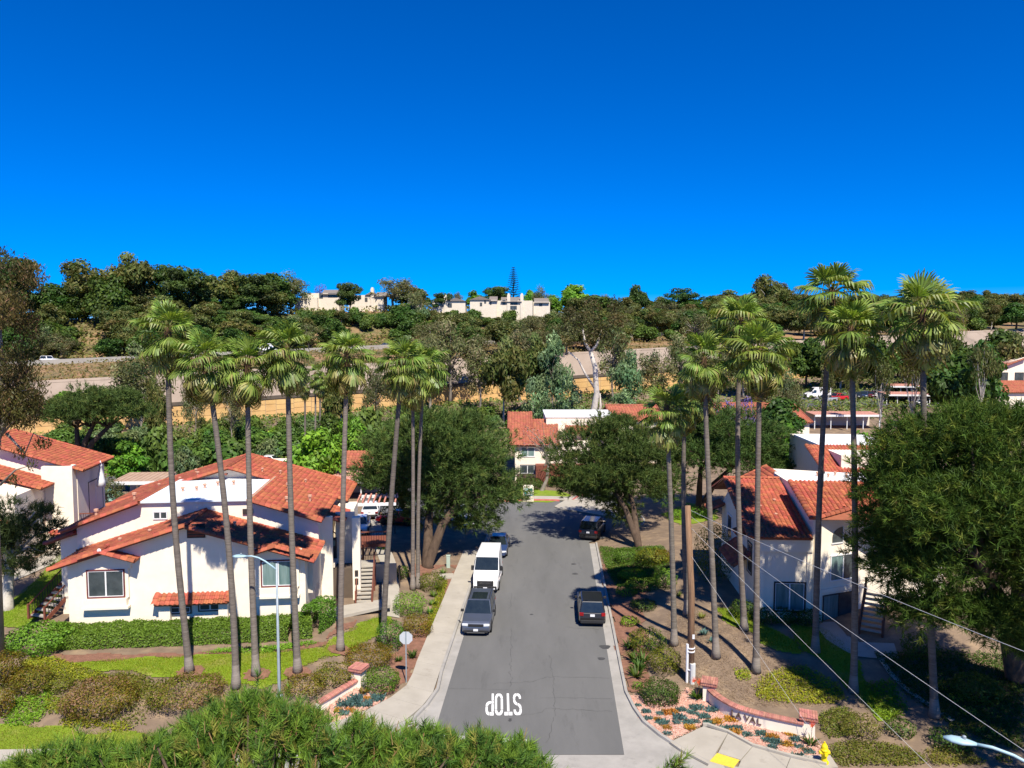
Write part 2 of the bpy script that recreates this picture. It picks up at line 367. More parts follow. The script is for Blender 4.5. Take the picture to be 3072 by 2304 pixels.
slab_run(sw, inn, outr, 66, 0.137, M_conc)
# right corner pavement and the path that leaves it
P_ = lambda u, v: tuple(atz(u, v, 0.13)[:2])
cor = [[(2010, 2226), (2110, 2179), (2183, 2200), (2147, 2258), (2126, 2292), (2040, 2247)],
       [(2184, 2201), (2256, 2240), (2222, 2279), (2154, 2259)],
       [(2258, 2241), (2370, 2273), (2358, 2304), (2350, 2330), (2200, 2330), (2224, 2281)],
       [(2372, 2273.5), (2480, 2298), (2560, 2318), (2540, 2345), (2352, 2331), (2360, 2304)],
       [(2562, 2318), (2900, 2322), (3300, 2324), (3300, 2360), (2542, 2346)],
       [(2126, 2293), (2147, 2260), (2150, 2262), (2190, 2330), (2100, 2330)]]
swr = thing('pavement', 'x', 'x'); del swr['label'], swr['category']; swr['kind'] = 'structure'
for c in cor:
    p = [P_(*q) for q in c]
    if sum(p[k][0] * p[(k + 1) % len(p)][1] - p[(k + 1) % len(p)][0] * p[k][1] for k in range(len(p))) < 0: p = p[::-1]
    b = MB(); b.prism(p, 0.03, 0.134); b.obj('slab', M_conc, swr)
M_yel = mat('tactile_yellow', (0.75, 0.55, 0.06), (0.68, 0.48, 0.05), 8, rough=0.7)
p = [P_(*q) for q in [(2129, 2284), (2152, 2260), (2219, 2281), (2200, 2305)]]
b = MB(); b.prism(p[::-1] if sum(p[k][0] * p[(k + 1) % 4][1] - p[(k + 1) % 4][0] * p[k][1] for k in range(4)) < 0 else p, 0.135, 0.150)
for i in range(8):                                      # domes of the warning pad
    for j in range(5):
        q = [(p[0][k] * (1 - (i + .5) / 8) + p[3][k] * (i + .5) / 8) * (1 - (j + .5) / 5) + (p[1][k] * (1 - (i + .5) / 8) + p[2][k] * (i + .5) / 8) * (j + .5) / 5 for k in (0, 1)]
        b.lathe([(0.03, 0.0), (0.02, 0.008)], (q[0], q[1], 0.150), 6)
tag(b.obj('tactile_pad', M_yel), 'yellow tactile warning pad set into the corner pavement', 'tactile pad')
strip('kerb', [P_(*q) for q in [(2108, 2176), (2123, 2176), (2183, 2197), (2258, 2238), (2372, 2270), (2480, 2294)]], 0, [(-0.08, 0.1), (-0.08, 0.24), (0.08, 0.24), (0.08, 0.1)], M_conc)

# --- road paint: stop line and STOP, read by drivers coming towards the camera
M_paint = M_white
a0, a1 = atz(1287, 2207, 0.006), atz(1580, 2224, 0.006)
b = MB(); d = (a1 - a0); d.z = 0; d.normalize(); n = Vector((-d.y, d.x, 0)) * 0.17
b.add([a0 - n, a1 - n, a1 + n, a0 + n], [(0, 1, 2, 3)]); o = b.obj('stop_line', M_paint); tag(o, 'white painted stop line across the end of the street', 'road marking')
def glyph(ch):
    # stencil letters on a 1 x 3 cell: list of polygons
    out = []
    def ring(cx, cy0, cy1, r, w, cuts):
        pts = []
        for k in range(28):
            pass
    if ch == 'T': out = [[(.02, 2.55), (.47, 2.55), (.47, 3), (.02, 3)], [(.53, 2.55), (.98, 2.55), (.98, 3), (.53, 3)], [(.36, 0), (.64, 0), (.64, 2.48), (.36, 2.48)]]
    if ch == 'O':
        W = .27
        for (x0, x1) in ((0, W), (1 - W, 1)): out.append([(x0, .8), (x1, .8), (x1, 2.2), (x0, 2.2)])
        for (sx, ax) in ((1, 0), (-1, 1)):
            for (yc, sy) in ((.74, -1), (2.26, 1)):
                po = [(ax + sx * 0, yc)]; q = [(0, 0), (.04, .32), (.16, .58), (.33, .72), (.47, .74)]; qi = [(.47, .36), (.40, .34), (.32, .22), (W, 0)]
                out.append([(ax + sx * x, yc + sy * y) for x, y in q + qi])
    if ch == 'P':
        W = .27
        out = [[(0, 0), (W, 0), (W, 1.0), (0, 1.0)], [(0, 1.07), (W + .02, 1.07), (W + .02, 1.42), (0, 1.42)], [(0, 1.5), (W, 1.5), (W, 2.5), (0, 2.5)], [(0, 2.56), (.45, 2.56), (.45, 3), (0, 3)],
               [(W + .08, 1.07), (.62, 1.1), (.85, 1.25), (.97, 1.5), (1, 1.8), (1 - W, 1.8), (.66, 1.56), (.5, 1.45), (W + .08, 1.42)],
               [(1 - W, 1.86), (1, 1.86), (1, 2.3), (.95, 2.62), (.8, 2.88), (.52, 3), (.52, 2.58), (.66, 2.5), (.73, 2.3)]]
    if ch == 'S':
        W = .27
        out = [[(0, .78), (0, .55), (.07, .25), (.22, .06), (.46, 0), (.46, .38), (.34, .44), (W, .6), (W, .78)],
               [(.53, 0), (.78, .06), (.93, .25), (1, .6), (1, .9), (.73, .9), (.73, .62), (.66, .44), (.53, .38)],
               [(1, .96), (.96, 1.3), (.8, 1.55), (.52, 1.72), (.52, 1.32), (.66, 1.2), (.73, .96)],
               [(.46, 1.36), (.46, 1.76), (.34, 1.86), (.27, 2.05), (0, 2.05), (.05, 1.72), (.2, 1.5)],
               [(0, 2.11), (.27, 2.11), (.27, 2.35), (.34, 2.55), (.46, 2.62), (.46, 3), (.22, 2.94), (.07, 2.75), (0, 2.45)],
               [(.53, 3), (.53, 2.62), (.66, 2.55), (.72, 2.4), (.72, 2.25), (1, 2.25), (.98, 2.6), (.88, 2.85), (.75, 2.96)]]
    return out
so = gp(1564, 2081); sx = atz(1456, 2146, 0); b = MB()
c0 = atz(1562, 2080, 0); c1 = atz(1458, 2081, 0); c2 = atz(1560, 2146, 0)
lx = (c1 - c0); lw = lx.length; lx.normalize(); ly = Vector((-lx.y, lx.x, 0)); hgt = abs((c2 - c0).dot(ly)); ly = ly if (c2 - c0).dot(ly) > 0 else -ly
adv = lw / 4.42
for i, ch in enumerate('STOP'):
    for poly in glyph(ch):
        vs = [c0 + lx * ((i * 1.14 + (x)) * adv) + ly * (hgt * y / 3.0) for x, y in poly]
        vs = [(p_.x, p_.y, 0.006) for p_ in vs]
        nz = (Vector(vs[1]) - Vector(vs[0])).cross(Vector(vs[2]) - Vector(vs[1])).z
        b.add(vs, [tuple(range(len(vs)))[::1 if nz > 0 else -1]])
tag(b.obj('stop_marking', M_paint), 'white stencilled word STOP painted on the asphalt', 'road marking')
# asphalt cracks and tar spots
M_tar = mat('tar', (0.055, 0.055, 0.055), (0.075, 0.074, 0.072), 4, rough=0.6)
def crack(pts, w=0.012):
    b = MB(); P3 = []
    for i in range(len(pts) - 1):
        a = Vector(pts[i]); c = Vector(pts[i + 1]); n = max(2, int((c - a).length / 0.25))
        for k in range(n): P3.append(a.lerp(c, k / n) + Vector((random.gauss(0, .05), random.gauss(0, .05), 0)))
    vs = []; 
    for i, p in enumerate(P3):
        d = (P3[min(i + 1, len(P3) - 1)] - P3[max(0, i - 1)]).normalized(); nn = Vector((-d.y, d.x, 0)) * w * random.uniform(.3, 1.2)
        vs += [(p.x - nn.x, p.y - nn.y, 0.005), (p.x + nn.x, p.y + nn.y, 0.005)]
    b.add(vs, [(2 * i, 2 * i + 2, 2 * i + 3, 2 * i + 1) for i in range(len(P3) - 1)]); return b
cr = MB()
for ln in ([(1345, 2065), (1450, 2068), (1540, 2070)], [(1565, 2147), (1610, 2140), (1650, 2125), (1850, 2135)], [(1620, 2095), (1700, 2092), (1850, 2098)], [(1533, 2060), (1531, 1950), (1534, 1880)], [(1700, 1880), (1730, 1885), (1815, 1888)], [(1480, 2050), (1600, 2045), (1640, 2030), (1838, 2035)], [(1535, 1780), (1530, 1830)], [(1640, 2230), (1665, 2140), (1660, 2050), (1650, 1960)]):
    c_ = crack([atz(u, v, 0) for u, v in ln]); cr.add(c_.v, c_.f)
tag(cr.obj('asphalt_cracks', M_tar), 'thin dark cracks wandering across the street asphalt', 'road cracks', kind='stuff')
for i, (u, v, s) in enumerate([(1815, 1941, .34), (1803, 1976, .22), (1720, 1692, .22), (1725, 1721, .24), (1595, 1843, .12), (1531, 2157, .08), (1530, 2162, .09), (1650, 1550, .35), (1710, 1535, .3)]):
    c = atz(u, v, 0.005); b = MB(); k = 14
    b.add([(c.x + s * (1 + .25 * math.sin(3 * a + i)) * math.cos(a), c.y + 1.1 * s * (1 + .2 * math.cos(2 * a)) * math.sin(a), 0.005 + .0003 * i) for a in [2 * math.pi * j / k for j in range(k)]], [tuple(range(k))])
    tag(b.obj('tar_patch', M_tar), ['larger dark stain near the right gutter below the black car', 'smaller dark stain near the right gutter, lower of two', 'dark stain in the right lane before the pine shadow, farther', 'dark stain in the right lane before the pine shadow, nearer', 'small dark speck in the middle of the street', 'tiny dark speck below the painted word, farther', 'tiny dark speck below the painted word, nearer', 'dark stain in the middle of the turning head', 'dark stain at the far side of the turning head'][i], 'stain', 'tar stains on the street')
# --- freeway wall with its panels, concrete slope, freeway
M_wallp = mat('wall_panel', (0.58, 0.36, 0.14), (0.65, 0.42, 0.18), 0.5, rough=0.9, rnd=0.07, wear=((0.42, 0.26, 0.11), 0.22, 0.55, 0.75))
M_slope = mat('slope_concrete', (0.27, 0.21, 0.165), (0.33, 0.265, 0.21), 0.15, rough=0.95, wear=((0.17, 0.135, 0.105), 0.12, 0.50, 0.72), stretch=(1, 0.2, 1))
M_cap = mat('wall_cap', (0.09, 0.075, 0.06), (0.13, 0.10, 0.08), 1, rough=0.9)
M_fwy = mat('freeway_concrete', (0.30, 0.28, 0.25), (0.36, 0.34, 0.30), 0.2, rough=0.95)
fw = thing('retaining_wall', 'long tan block freeway retaining wall with dark cap', 'wall', (0, 0, 0))
wd = Vector((1, 0.417, 0)).normalized(); wnrm = Vector((0.417, -1, 0)).normalized()
def wp(x, z): return Vector((x, float(Yw(x)), z))
xa, xb = -150.0, 260.0
b = MB(); vs = []
for x in (xa, xb): vs += [wp(x, -1.0), wp(x, ZwT(x)), wp(x, ZwT(x)) - wnrm * 1.0, wp(x, -1.0) - wnrm * 1.0]
b.add(vs, [(0, 4, 5, 1), (1, 5, 6, 2), (2, 6, 7, 3), (0, 1, 2, 3), (7, 6, 5, 4)]); b.obj('wall_core', M_slope, fw)
b = MB(); vs = []
for x in (xa, xb):
    z = ZwT(x)
    for o, zz in ((0.22, z - 0.35), (0.22, z + 0.35), (-0.3, z + 0.35), (-0.3, z - 0.35)): vs.append(wp(x, zz) + wnrm * o)
b.add(vs, [(0, 4, 5, 1), (1, 5, 6, 2), (2, 6, 7, 3), (3, 7, 4, 0)]); b.obj('wall_cap', M_cap, fw)
# panels, the rows stepped like cut stone
x = -96.0; i = 0; pan = 0
while x < 165 and pan < 290:
    wdx = random.choice([2.6, 3.4, 2.0]); zt = ZwT(x) - 0.42; rowsz = [zt, zt - random.uniform(0.9, 1.2), zt - random.uniform(2.1, 2.5), zt - random.uniform(3.4, 3.7), zt - 4.9]
    for k in range(4):
        z1, z0 = rowsz[k] - 0.035, rowsz[k + 1] + 0.035
        b = MB(); pr = random.uniform(0.05, 0.075); a, c = x + 0.035, x + wdx - 0.035
        sl_ = 0.0418
        P4 = [wp(a, z0) , wp(c, z0 + sl_ * wdx), wp(c, z1 + sl_ * wdx), wp(a, z1)]
        b.plate([p_ + wnrm * 0.002 for p_ in P4], wnrm, pr); b.obj('panel', M_wallp, fw); pan += 1
    x += wdx
# slope paving behind the wall
V = []; xsl = np.arange(-150, 260, 6.0)
for x in xsl:
    y = Yw(x)
    V += [(x, y + 0.3, ZwT(x) + 0.1), (x - .417 * 3.0, y + 3.0, ZwT(x) + 1.6), (x - .417 * 3.1, y + 3.3, ZwT(x) + 1.72), (x - 4.0, y + 8.6, ZwT(x) + 5.4), (x - 4.05, y + 9.0, ZwT(x) + 5.75), (x - 4.4, y + 10.6, ZwT(x) + 5.70)]
k = 6; b = MB(); n = len(xsl)
b.add(V, [(i * k + j, (i + 1) * k + j, (i + 1) * k + j + 1, i * k + j + 1) for i in range(n - 1) for j in range(k - 1)]); b.obj('slope_paving', M_slope, None, kind='structure')
# freeway deck
b = MB(); V = []; xf = np.arange(-260, 300, 8.0)
for x in xf:
    for d in (58, 80):
        V.append((x, Yw(x) + d, float(hz(x, Yw(x) + d)) + 0.25))
b.add(V, [(2 * i, 2 * i + 2, 2 * i + 3, 2 * i + 1) for i in range(len(xf) - 1)]); b.obj('freeway', M_fwy, None, kind='structure')
b = MB(); V = []
for x in xf:
    for d, dz in ((57.6, -.3), (57.6, 1.0), (57.9, 1.0), (57.9, 0)): V.append((x, Yw(x) + d, float(hz(x, Yw(x) + 58)) + 0.25 + dz))
b.add(V, [(4 * i + j, 4 * i + 4 + j, 4 * i + 5 + j, 4 * i + 1 + j) for i in range(len(xf) - 1) for j in range(3)]); tag(b.obj('freeway_barrier', M_fwy), 'low concrete barrier along the freeway edge on the hillside', 'barrier')

# --- the turning head: red kerb, pavement, driveway, small lawn
def bl(a, r=0.0): return (cxb + (11.2 + r) * math.cos(a), cyb + (8.8 + r) * math.sin(a))
arc = [bl(a, 0.5) for a in np.linspace(R(112), R(76), 12)]
strip('kerb', [bl(a, 0.02) for a in np.linspace(R(205), R(114), 24)], 0, [(-0.5, 0.004), (0.0, 0.012), (0.02, 0.14), (0.18, 0.145), (0.18, -.1)], M_gut)
strip('red_kerb', [bl(a, 0.02) for a in np.linspace(R(114), R(76), 14)], 0, [(-0.05, 0.006), (0.0, 0.01), (0.02, 0.15), (0.30, 0.155), (0.30, -.1)], M_redk)
strip('kerb', [bl(a, 0.02) for a in np.linspace(R(52), R(-25), 20)], 0, [(-0.5, 0.004), (0.0, 0.012), (0.02, 0.14), (0.18, 0.145), (0.18, -.1)], M_gut)
walk = [bl(a, 0.3) for a in np.linspace(R(160), R(60), 24)] + [bl(a, 2.0) for a in np.linspace(R(60), R(160), 24)]
flat('turning_head_pavement', walk[::-1], 0.16, M_conc, th=0.12)
drv = [tuple(gp(u, v)[:2]) for u, v in ((1663, 1522), (1700, 1500), (1730, 1484), (1760, 1470), (1775, 1478), (1745, 1495), (1735, 1503), (1800, 1505), (1850, 1528), (1870, 1560), (1760, 1540), (1680, 1528))]
flat('driveway_apron', drv, 0.12, M_conc, th=0.1) 
flat('side_lane', [tuple(gp(u, v)[:2]) for u, v in ((1735, 1503), (1775, 1480), (2060, 1470), (2330, 1450), (2360, 1490), (2060, 1515), (1870, 1540), (1800, 1505))], 0.02, M_asph2)
strip('red_kerb', [tuple(gp(u, v)[:2]) for u, v in ((1718, 1503), (1735, 1492), (1752, 1486), (1775, 1480))], 0, [(-0.12, 0.05), (-0.12, 0.2), (0.12, 0.2), (0.12, 0.05)], M_redk)
gpt = lambda L_: [tuple(gp(u, v)[:2]) for u, v in L_]
drape('lawn', gpt([(1520, 1500), (1510, 1475), (1570, 1462), (1640, 1470), (1700, 1478), (1712, 1486), (1655, 1507), (1600, 1508), (1560, 1504)]), M_lawn, seed=3)
# --- lawns on the left and right, worn soil between
lawnA = gpt([(160, 1998), (330, 1980), (600, 1968), (830, 1955), (960, 1945), (1010, 1915), (1085, 1868), (1135, 1850), (1175, 1852), (1165, 1880), (1100, 1925), (1060, 1950), (1010, 1965), (945, 1985), (900, 2010), (860, 2040), (800, 2062), (690, 2058), (590, 2045), (470, 2025), (330, 2010), (240, 2008)])
drape('lawn', lawnA, M_lawn, seed=1)
lawnB = gpt([(-60, 2185), (60, 2175), (160, 2182), (250, 2195), (420, 2196), (560, 2210), (700, 2235), (760, 2250), (600, 2252), (200, 2253), (-60, 2252)])
drape('lawn', lawnB, M_lawn, seed=2)
lawnC = gpt([(2150, 1822), (2230, 1835), (2290, 1870), (2340, 1900), (2385, 1925), (2412, 1955), (2405, 1962), (2350, 1950), (2290, 1935), (2270, 1905), (2205, 1880), (2160, 1850)])
drape('lawn', lawnC, M_lawn, seed=4)
lawnD = gpt([(2380, 1870), (2470, 1885), (2560, 1960), (2600, 2050), (2700, 2150), (2640, 2160), (2560, 2080), (2480, 1990), (2415, 1950), (2380, 1925)])
drape('lawn', lawnD, M_lawn, seed=5)
lawnE = gpt([(-120, 1840), (40, 1800), (120, 1730), (180, 1660), (215, 1640), (205, 1720), (190, 1780), (150, 1840), (60, 1880), (-120, 1890)])
drape('lawn', lawnE, M_lawn, seed=6)
lawnF = gpt([(1985, 1545), (2060, 1508), (2150, 1520), (2150, 1560), (2040, 1575)])
drape('lawn', lawnF, M_lawn, seed=8)
# paths
pathA = gpt([(985, 1828), (1170, 1817), (1172, 1842), (1000, 1858), (975, 1845)])
flat('house_path', pathA, H(*pathA[0]) + 0.12, M_conc, th=0.2)
lp = [(1150, 1845), (1185, 1845), (1195, 1740), (1190, 1680), (1150, 1600), (1128, 1560), (1112, 1560), (1130, 1620), (1145, 1690), (1150, 1740)]
def ribbon(name, left, right, m, dz=0.03):
    vs = []; 
    for a, c in zip(left, right): vs += [(a.x, a.y, H(a.x, a.y) + dz), (c.x, c.y, H(c.x, c.y) + dz)]
    b = MB(); b.add(vs, [(2 * i, 2 * i + 1, 2 * i + 3, 2 * i + 2) for i in range(len(left) - 1)]); return b.obj(name, m, None, kind='structure')
def path(name, pts, w, m, dz=0.035, sub=4):
    P3 = [gp(*p_) if len(p_) == 2 else Vector(p_) for p_ in pts]; Q = []
    for i in range(len(P3) - 1):
        for k in range(sub): Q.append(P3[i].lerp(P3[i + 1], k / sub))
    Q.append(P3[-1]); Lf, Rt = [], []
    for i, p_ in enumerate(Q):
        d = (Q[min(i + 1, len(Q) - 1)] - Q[max(i - 1, 0)]); d.z = 0; d.normalize(); n_ = Vector((-d.y, d.x, 0)) * w / 2
        Lf.append(p_ + n_); Rt.append(p_ - n_)
    return ribbon(name, Rt, Lf, m, dz)[0] if False else ribbon(name, Lf[::-1], Rt[::-1], m, dz)
path('garden_path', [(1170, 1850), (1172, 1760), (1165, 1690), (1130, 1600), (1118, 1560)], 1.3, M_conc)
path('garden_path', [(-40, 1760), (60, 1720), (130, 1690), (200, 1640), (230, 1600)], 2.0, M_conc)
path('garden_path', [(2470, 1868), (2510, 1915), (2570, 1948), (2690, 1955)], 1.4, M_conc)
path('mow_strip', [(2630, 1960), (2670, 2020), (2720, 2070), (2800, 2125), (2860, 2165)], 0.28, M_conc, dz=0.06)
# parking areas behind
flat('parking_court', gpt([(300, 1470), (330, 1405), (1100, 1395), (1330, 1470), (1340, 1560), (1180, 1560), (1090, 1500), (1060, 1490), (500, 1470)]), 0.45, M_asph2)
b = MB(); V = []
for u0, u1, v in ((2400, 3120, 1222), (2400, 3120, 1205), (2400, 3120, 1185), (2420, 3120, 1172), (2430, 3120, 1162)):
    for u in np.linspace(u0, u1, 12):
        p_ = gp(u, v); V.append((p_.x, p_.y, p_.z + 0.12))
b.add(V, [(j * 12 + i, j * 12 + i + 1, (j + 1) * 12 + i + 1, (j + 1) * 12 + i) for j in range(4) for i in range(11)]); b.obj('parking_lot', M_asph2, None, kind='structure')

# ================================================================== foliage generators
M_leaf = leaf_mat('leaves'); M_needle = leaf_mat('needles', trans=0.2, rndv=0.08, gloss=0.01); M_palm = leaf_mat('palm_leaf', trans=0.35, rndv=0.14, gloss=0.04)
M_bark = mat('bark', (0.06, 0.04, 0.028), (0.11, 0.075, 0.052), 3, rough=0.95, bump=0.8, bscale=14, stretch=(1, 1, .3))
M_palebark = mat('pale_bark', (0.55, 0.50, 0.43), (0.36, 0.31, 0.26), 2.2, rough=0.9, bump=0.3, c3=(0.5, .46, .4))
M_greybark = mat('grey_bark', (0.20, 0.17, 0.14), (0.30, 0.26, 0.22), 2.2, rough=0.9, bump=0.5)
def unit(n, rg):
    a = rg.normal(size=(n, 3)); return a / np.linalg.norm(a, axis=1, keepdims=True)
def palette_cols(pal, n, rg, jit=0.22):
    pal = np.array(pal, float); w = None
    if pal.shape[1] == 4: w = pal[:, 3] / pal[:, 3].sum(); pal = pal[:, :3]
    c = pal[rg.choice(len(pal), n, p=w)]
    return c * rg.uniform(1 - jit, 1 + jit, (n, 1))
def leaf_quads(P, N, size, rg, aspect=0.55, cols=None, hang=0.0):
    # diamond-shaped leaf faces at P, roughly facing N
    n = len(P); T = unit(n, rg); T -= (T * N).sum(1, keepdims=True) * N; T /= np.linalg.norm(T, axis=1, keepdims=True) + 1e-9
    if hang > 0: T = T * (1 - hang) + np.array([0, 0, -1.0]) * hang; T /= np.linalg.norm(T, axis=1, keepdims=True)
    B = np.cross(N, T); B /= np.linalg.norm(B, axis=1, keepdims=True) + 1e-9
    s = (size * rg.uniform(0.65, 1.35, (n, 1)))
    V = np.stack([P - T * s, P + B * s * aspect - T * s * .1, P + T * s, P - B * s * aspect - T * s * .1], 1).reshape(-1, 3)
    F = np.arange(4 * n).reshape(n, 4)
    return V, F, (np.repeat(cols, 4, 0) if cols is not None else None)
def clump_crown(centres, radii, per, size, pal, seed, flat_=0.75, fill=0.35, aspect=0.55, up=0.35, hang=0.0, clumpjit=0.18):
    # leaves spread over the shells of many clumps
    rg = np.random.default_rng(seed); Ps, Ns, Cs = [], [], []
    for c, r in zip(centres, radii):
        k = max(4, int(per * r * r)); d = unit(k, rg); rad = r * (1 - fill * rg.random((k, 1)) ** 1.5) * (1 + 0.12 * rg.normal(size=(k, 1)))
        P = np.asarray(c) + d * rad * np.array([1, 1, flat_]); N = d + np.array([0, 0, up]) + 0.55 * rg.normal(size=(k, 3)); N /= np.linalg.norm(N, axis=1, keepdims=True)
        col = palette_cols(pal, k, rg) * (1 + clumpjit * rg.normal()) * np.array([1 + .1 * rg.normal(), 1, 1 + .06 * rg.normal()])
        Ps.append(P); Ns.append(N); Cs.append(np.clip(col, 0.005, 0.9))
    P = np.concatenate(Ps); N = np.concatenate(Ns); C = np.concatenate(Cs)
    return leaf_quads(P, N, size, rg, aspect, C, hang)
def ball_pts(n, rx, ry, rz_, rg, shell=0.5, zmin=-1.0):
    out = []
    while len(out) < n:
        d = unit(1, rg)[0]; r = shell + (1 - shell) * rg.random()
        if d[2] < zmin: continue
        out.append(d * r * np.array([rx, ry, rz_]))
    return np.array(out)
def limb_tree(b, base, top, r0, r1, ends, rg, bend=0.4, n=7, forks=1):
    # trunk from base to top, then limbs out to the ends
    base = Vector(base); top = Vector(top); L_ = (top - base).length; pts = []
    w1 = Vector((rg.normal(), rg.normal(), 0)) * bend * 0.12 * L_
    for i in range(6):
        t = i / 5; pts.append(base.lerp(top, t) + w1 * math.sin(math.pi * t))
    rr = [r0 * 1.25] + [r0 + (r1 - r0) * i / 5 for i in range(1, 6)]
    b.tube(pts, rr, n)
    for e in ends:
        e = Vector(e); s = pts[random.choice([3, 4, 5])] if forks else pts[5]
        mid = s.lerp(e, 0.5) + Vector((rg.normal() * .1, rg.normal() * .1, 0.08)) * (e - s).length
        b.tube([s, mid, e], [r1 * 0.62, r1 * 0.4, r1 * 0.12], 5)
# ---- unit crowns shared between the far trees (about 1 m across, scaled per tree)
UNIT = {}
def unit_tree(kind, seed):
    key = (kind, seed)
    if key in UNIT: return UNIT[key]
    rg = np.random.default_rng(seed * 37 + sum(map(ord, kind))); b = MB()
    if kind == 'euc':      # eucalyptus: tall, open, clumps hung on visible pale limbs
        n = 26; c = ball_pts(n, .40, .40, .36, rg, .25); c[:, 2] += .66; r = rg.uniform(.12, .20, n)
        pal = [(0.102, 0.127, 0.032, 3), (0.137, 0.142, 0.039, 3), (0.076, 0.113, 0.028, 2), (0.177, 0.172, 0.057, 1)]; V, F, C = clump_crown(c, r, 9750, 0.0359, pal, seed, .8, .5, .4, .2, .35)
        limb_tree(b, (0, 0, 0), (rg.normal() * .05, rg.normal() * .05, .62), .020, .011, c[:9], rg, .5, 6)
    elif kind == 'thin':   # slender: small high crown over bare white forks
        n = 20; c = ball_pts(n, .34, .34, .24, rg, .3); c[:, 2] += .76; r = rg.uniform(.07, .13, n)
        pal = [(0.109, 0.126, 0.033, 3), (0.134, 0.131, 0.048, 2), (0.084, 0.107, 0.028, 2)]; V, F, C = clump_crown(c, r, 5600, .026, pal, seed, .8, .6, .4, .2, .35)
        limb_tree(b, (0, 0, 0), (rg.normal() * .05, 0, .42), .018, .012, c[:12], rg, .6, 6)
    elif kind == 'greyeuc':
        n = 22; c = ball_pts(n, .38, .38, .40, rg, .3); c[:, 2] += .60; r = rg.uniform(.10, .18, n)
        pal = [(0.205, 0.307, 0.138, 3), (0.150, 0.235, 0.103, 2), (0.260, 0.362, 0.172, 1)]; V, F, C = clump_crown(c, r, 8625, 0.0329, pal, seed, .85, .5, .35, .2, .3)
        limb_tree(b, (0, 0, 0), (rg.normal() * .06, 0, .55), .026, .014, c[:8], rg, .5, 6)
    elif kind == 'bare':   # thin brown-grey crown with much twig
        n = 26; c = ball_pts(n, .42, .42, .36, rg, .3); c[:, 2] += .62; r = rg.uniform(.10, .18, n)
        pal = [(0.177, 0.172, 0.075, 3), (0.137, 0.153, 0.057, 2), (0.218, 0.217, 0.103, 1), (0.123, 0.180, 0.052, 1)]; V, F, C = clump_crown(c, r, 6750, 0.0254, pal, seed, .9, .75, .35, .1)
        limb_tree(b, (0, 0, 0), (rg.normal() * .06, 0, .5), .024, .014, list(c), rg, .5, 5)
    elif kind == 'broad':  # dense dark green
        n = 30; c = ball_pts(n, .36, .36, .34, rg, .35); c[:, 2] += .55; r = rg.uniform(.12, .20, n)
        pal = [(0.055, 0.113, 0.021, 3), (0.076, 0.135, 0.023, 2), (0.041, 0.090, 0.017, 2)]; V, F, C = clump_crown(c, r, 7875, 0.0359, pal, seed, .85, .35, .55, .35)
        limb_tree(b, (0, 0, 0), (0, 0, .5), .026, .015, c[:5], rg, .3, 6)
    elif kind == 'bright':
        n = 24; c = ball_pts(n, .36, .36, .36, rg, .35); c[:, 2] += .56; r = rg.uniform(.12, .20, n)
        pal = [(0.137, 0.289, 0.028, 3), (0.177, 0.343, 0.034, 2), (0.102, 0.235, 0.023, 2)]; V, F, C = clump_crown(c, r, 7500, 0.0389, pal, seed, .85, .4, .55, .35)
        limb_tree(b, (0, 0, 0), (0, 0, .5), .024, .014, c[:5], rg, .3, 6)
    elif kind == 'pine':   # dark conifer with layered plates
        n = 34; c = ball_pts(n, .40, .40, .36, rg, .3); c[:, 2] += .58; r = rg.uniform(.09, .16, n)
        pal = [(0.048, 0.094, 0.023, 3), (0.068, 0.119, 0.025, 2), (0.089, 0.145, 0.028, 1)]; V, F, C = clump_crown(c, r, 11250, 0.0299, pal, seed, .55, .3, .35, .7)
        limb_tree(b, (0, 0, 0), (rg.normal() * .05, 0, .55), .026, .014, c[:8], rg, .4, 6)
    elif kind == 'bush':
        n = 16; c = ball_pts(n, .36, .36, .30, rg, .3, -.2); c[:, 2] += .26; r = rg.uniform(.14, .24, n)
        pal = [(0.082, 0.153, 0.028, 3), (0.102, 0.180, 0.034, 2), (0.068, 0.127, 0.028, 2)]; V, F, C = clump_crown(c, r, 4875, 0.0478, pal, seed, .8, .35, .6, .35)
        limb_tree(b, (0, 0, -.02), (0, 0, .25), .03, .015, c[:3], rg, .2, 5)
    elif kind == 'greybush':
        n = 16; c = ball_pts(n, .36, .36, .28, rg, .3, -.2); c[:, 2] += .25; r = rg.uniform(.13, .22, n)
        pal = [(0.164, 0.235, 0.098, 3), (0.117, 0.172, 0.063, 2), (0.205, 0.271, 0.126, 1)]; V, F, C = clump_crown(c, r, 4875, 0.0419, pal, seed, .8, .5, .45, .3)
        limb_tree(b, (0, 0, -.02), (0, 0, .25), .03, .015, c[:3], rg, .2, 5)
    elif kind == 'drybush':
        n = 14; c = ball_pts(n, .38, .38, .24, rg, .3, -.2); c[:, 2] += .22; r = rg.uniform(.12, .2, n)
        pal = [(0.232, 0.217, 0.063, 3), (0.164, 0.180, 0.046, 2), (0.137, 0.190, 0.046, 2)]; V, F, C = clump_crown(c, r, 4500, 0.0419, pal, seed, .8, .5, .45, .3)
        limb_tree(b, (0, 0, -.02), (0, 0, .2), .03, .015, c[:3], rg, .2, 5)
    UNIT[key] = (npmesh(kind + '_crown', V, F, M_leaf, C), b.mesh(kind + '_trunk', {'euc': M_palebark, 'thin': M_palebark, 'greyeuc': M_greybark, 'bare': M_greybark}.get(kind, M_bark)))
    for p_ in UNIT[key][1].polygons: p_.use_smooth = True
    return UNIT[key]
def place_tree(kind, seed, P, h, w, label, group=None, name='tree', cat='tree', rz=None, simple=False):
    cr_, tr_ = unit_tree(kind, seed); t = thing(name, label, cat, P, random.uniform(0, 6.28) if rz is None else rz, group)
    a = link('trunk', tr_, t); a.scale = (w, w, h); c = link('crown', cr_, t); c.scale = (w, w, h); return t
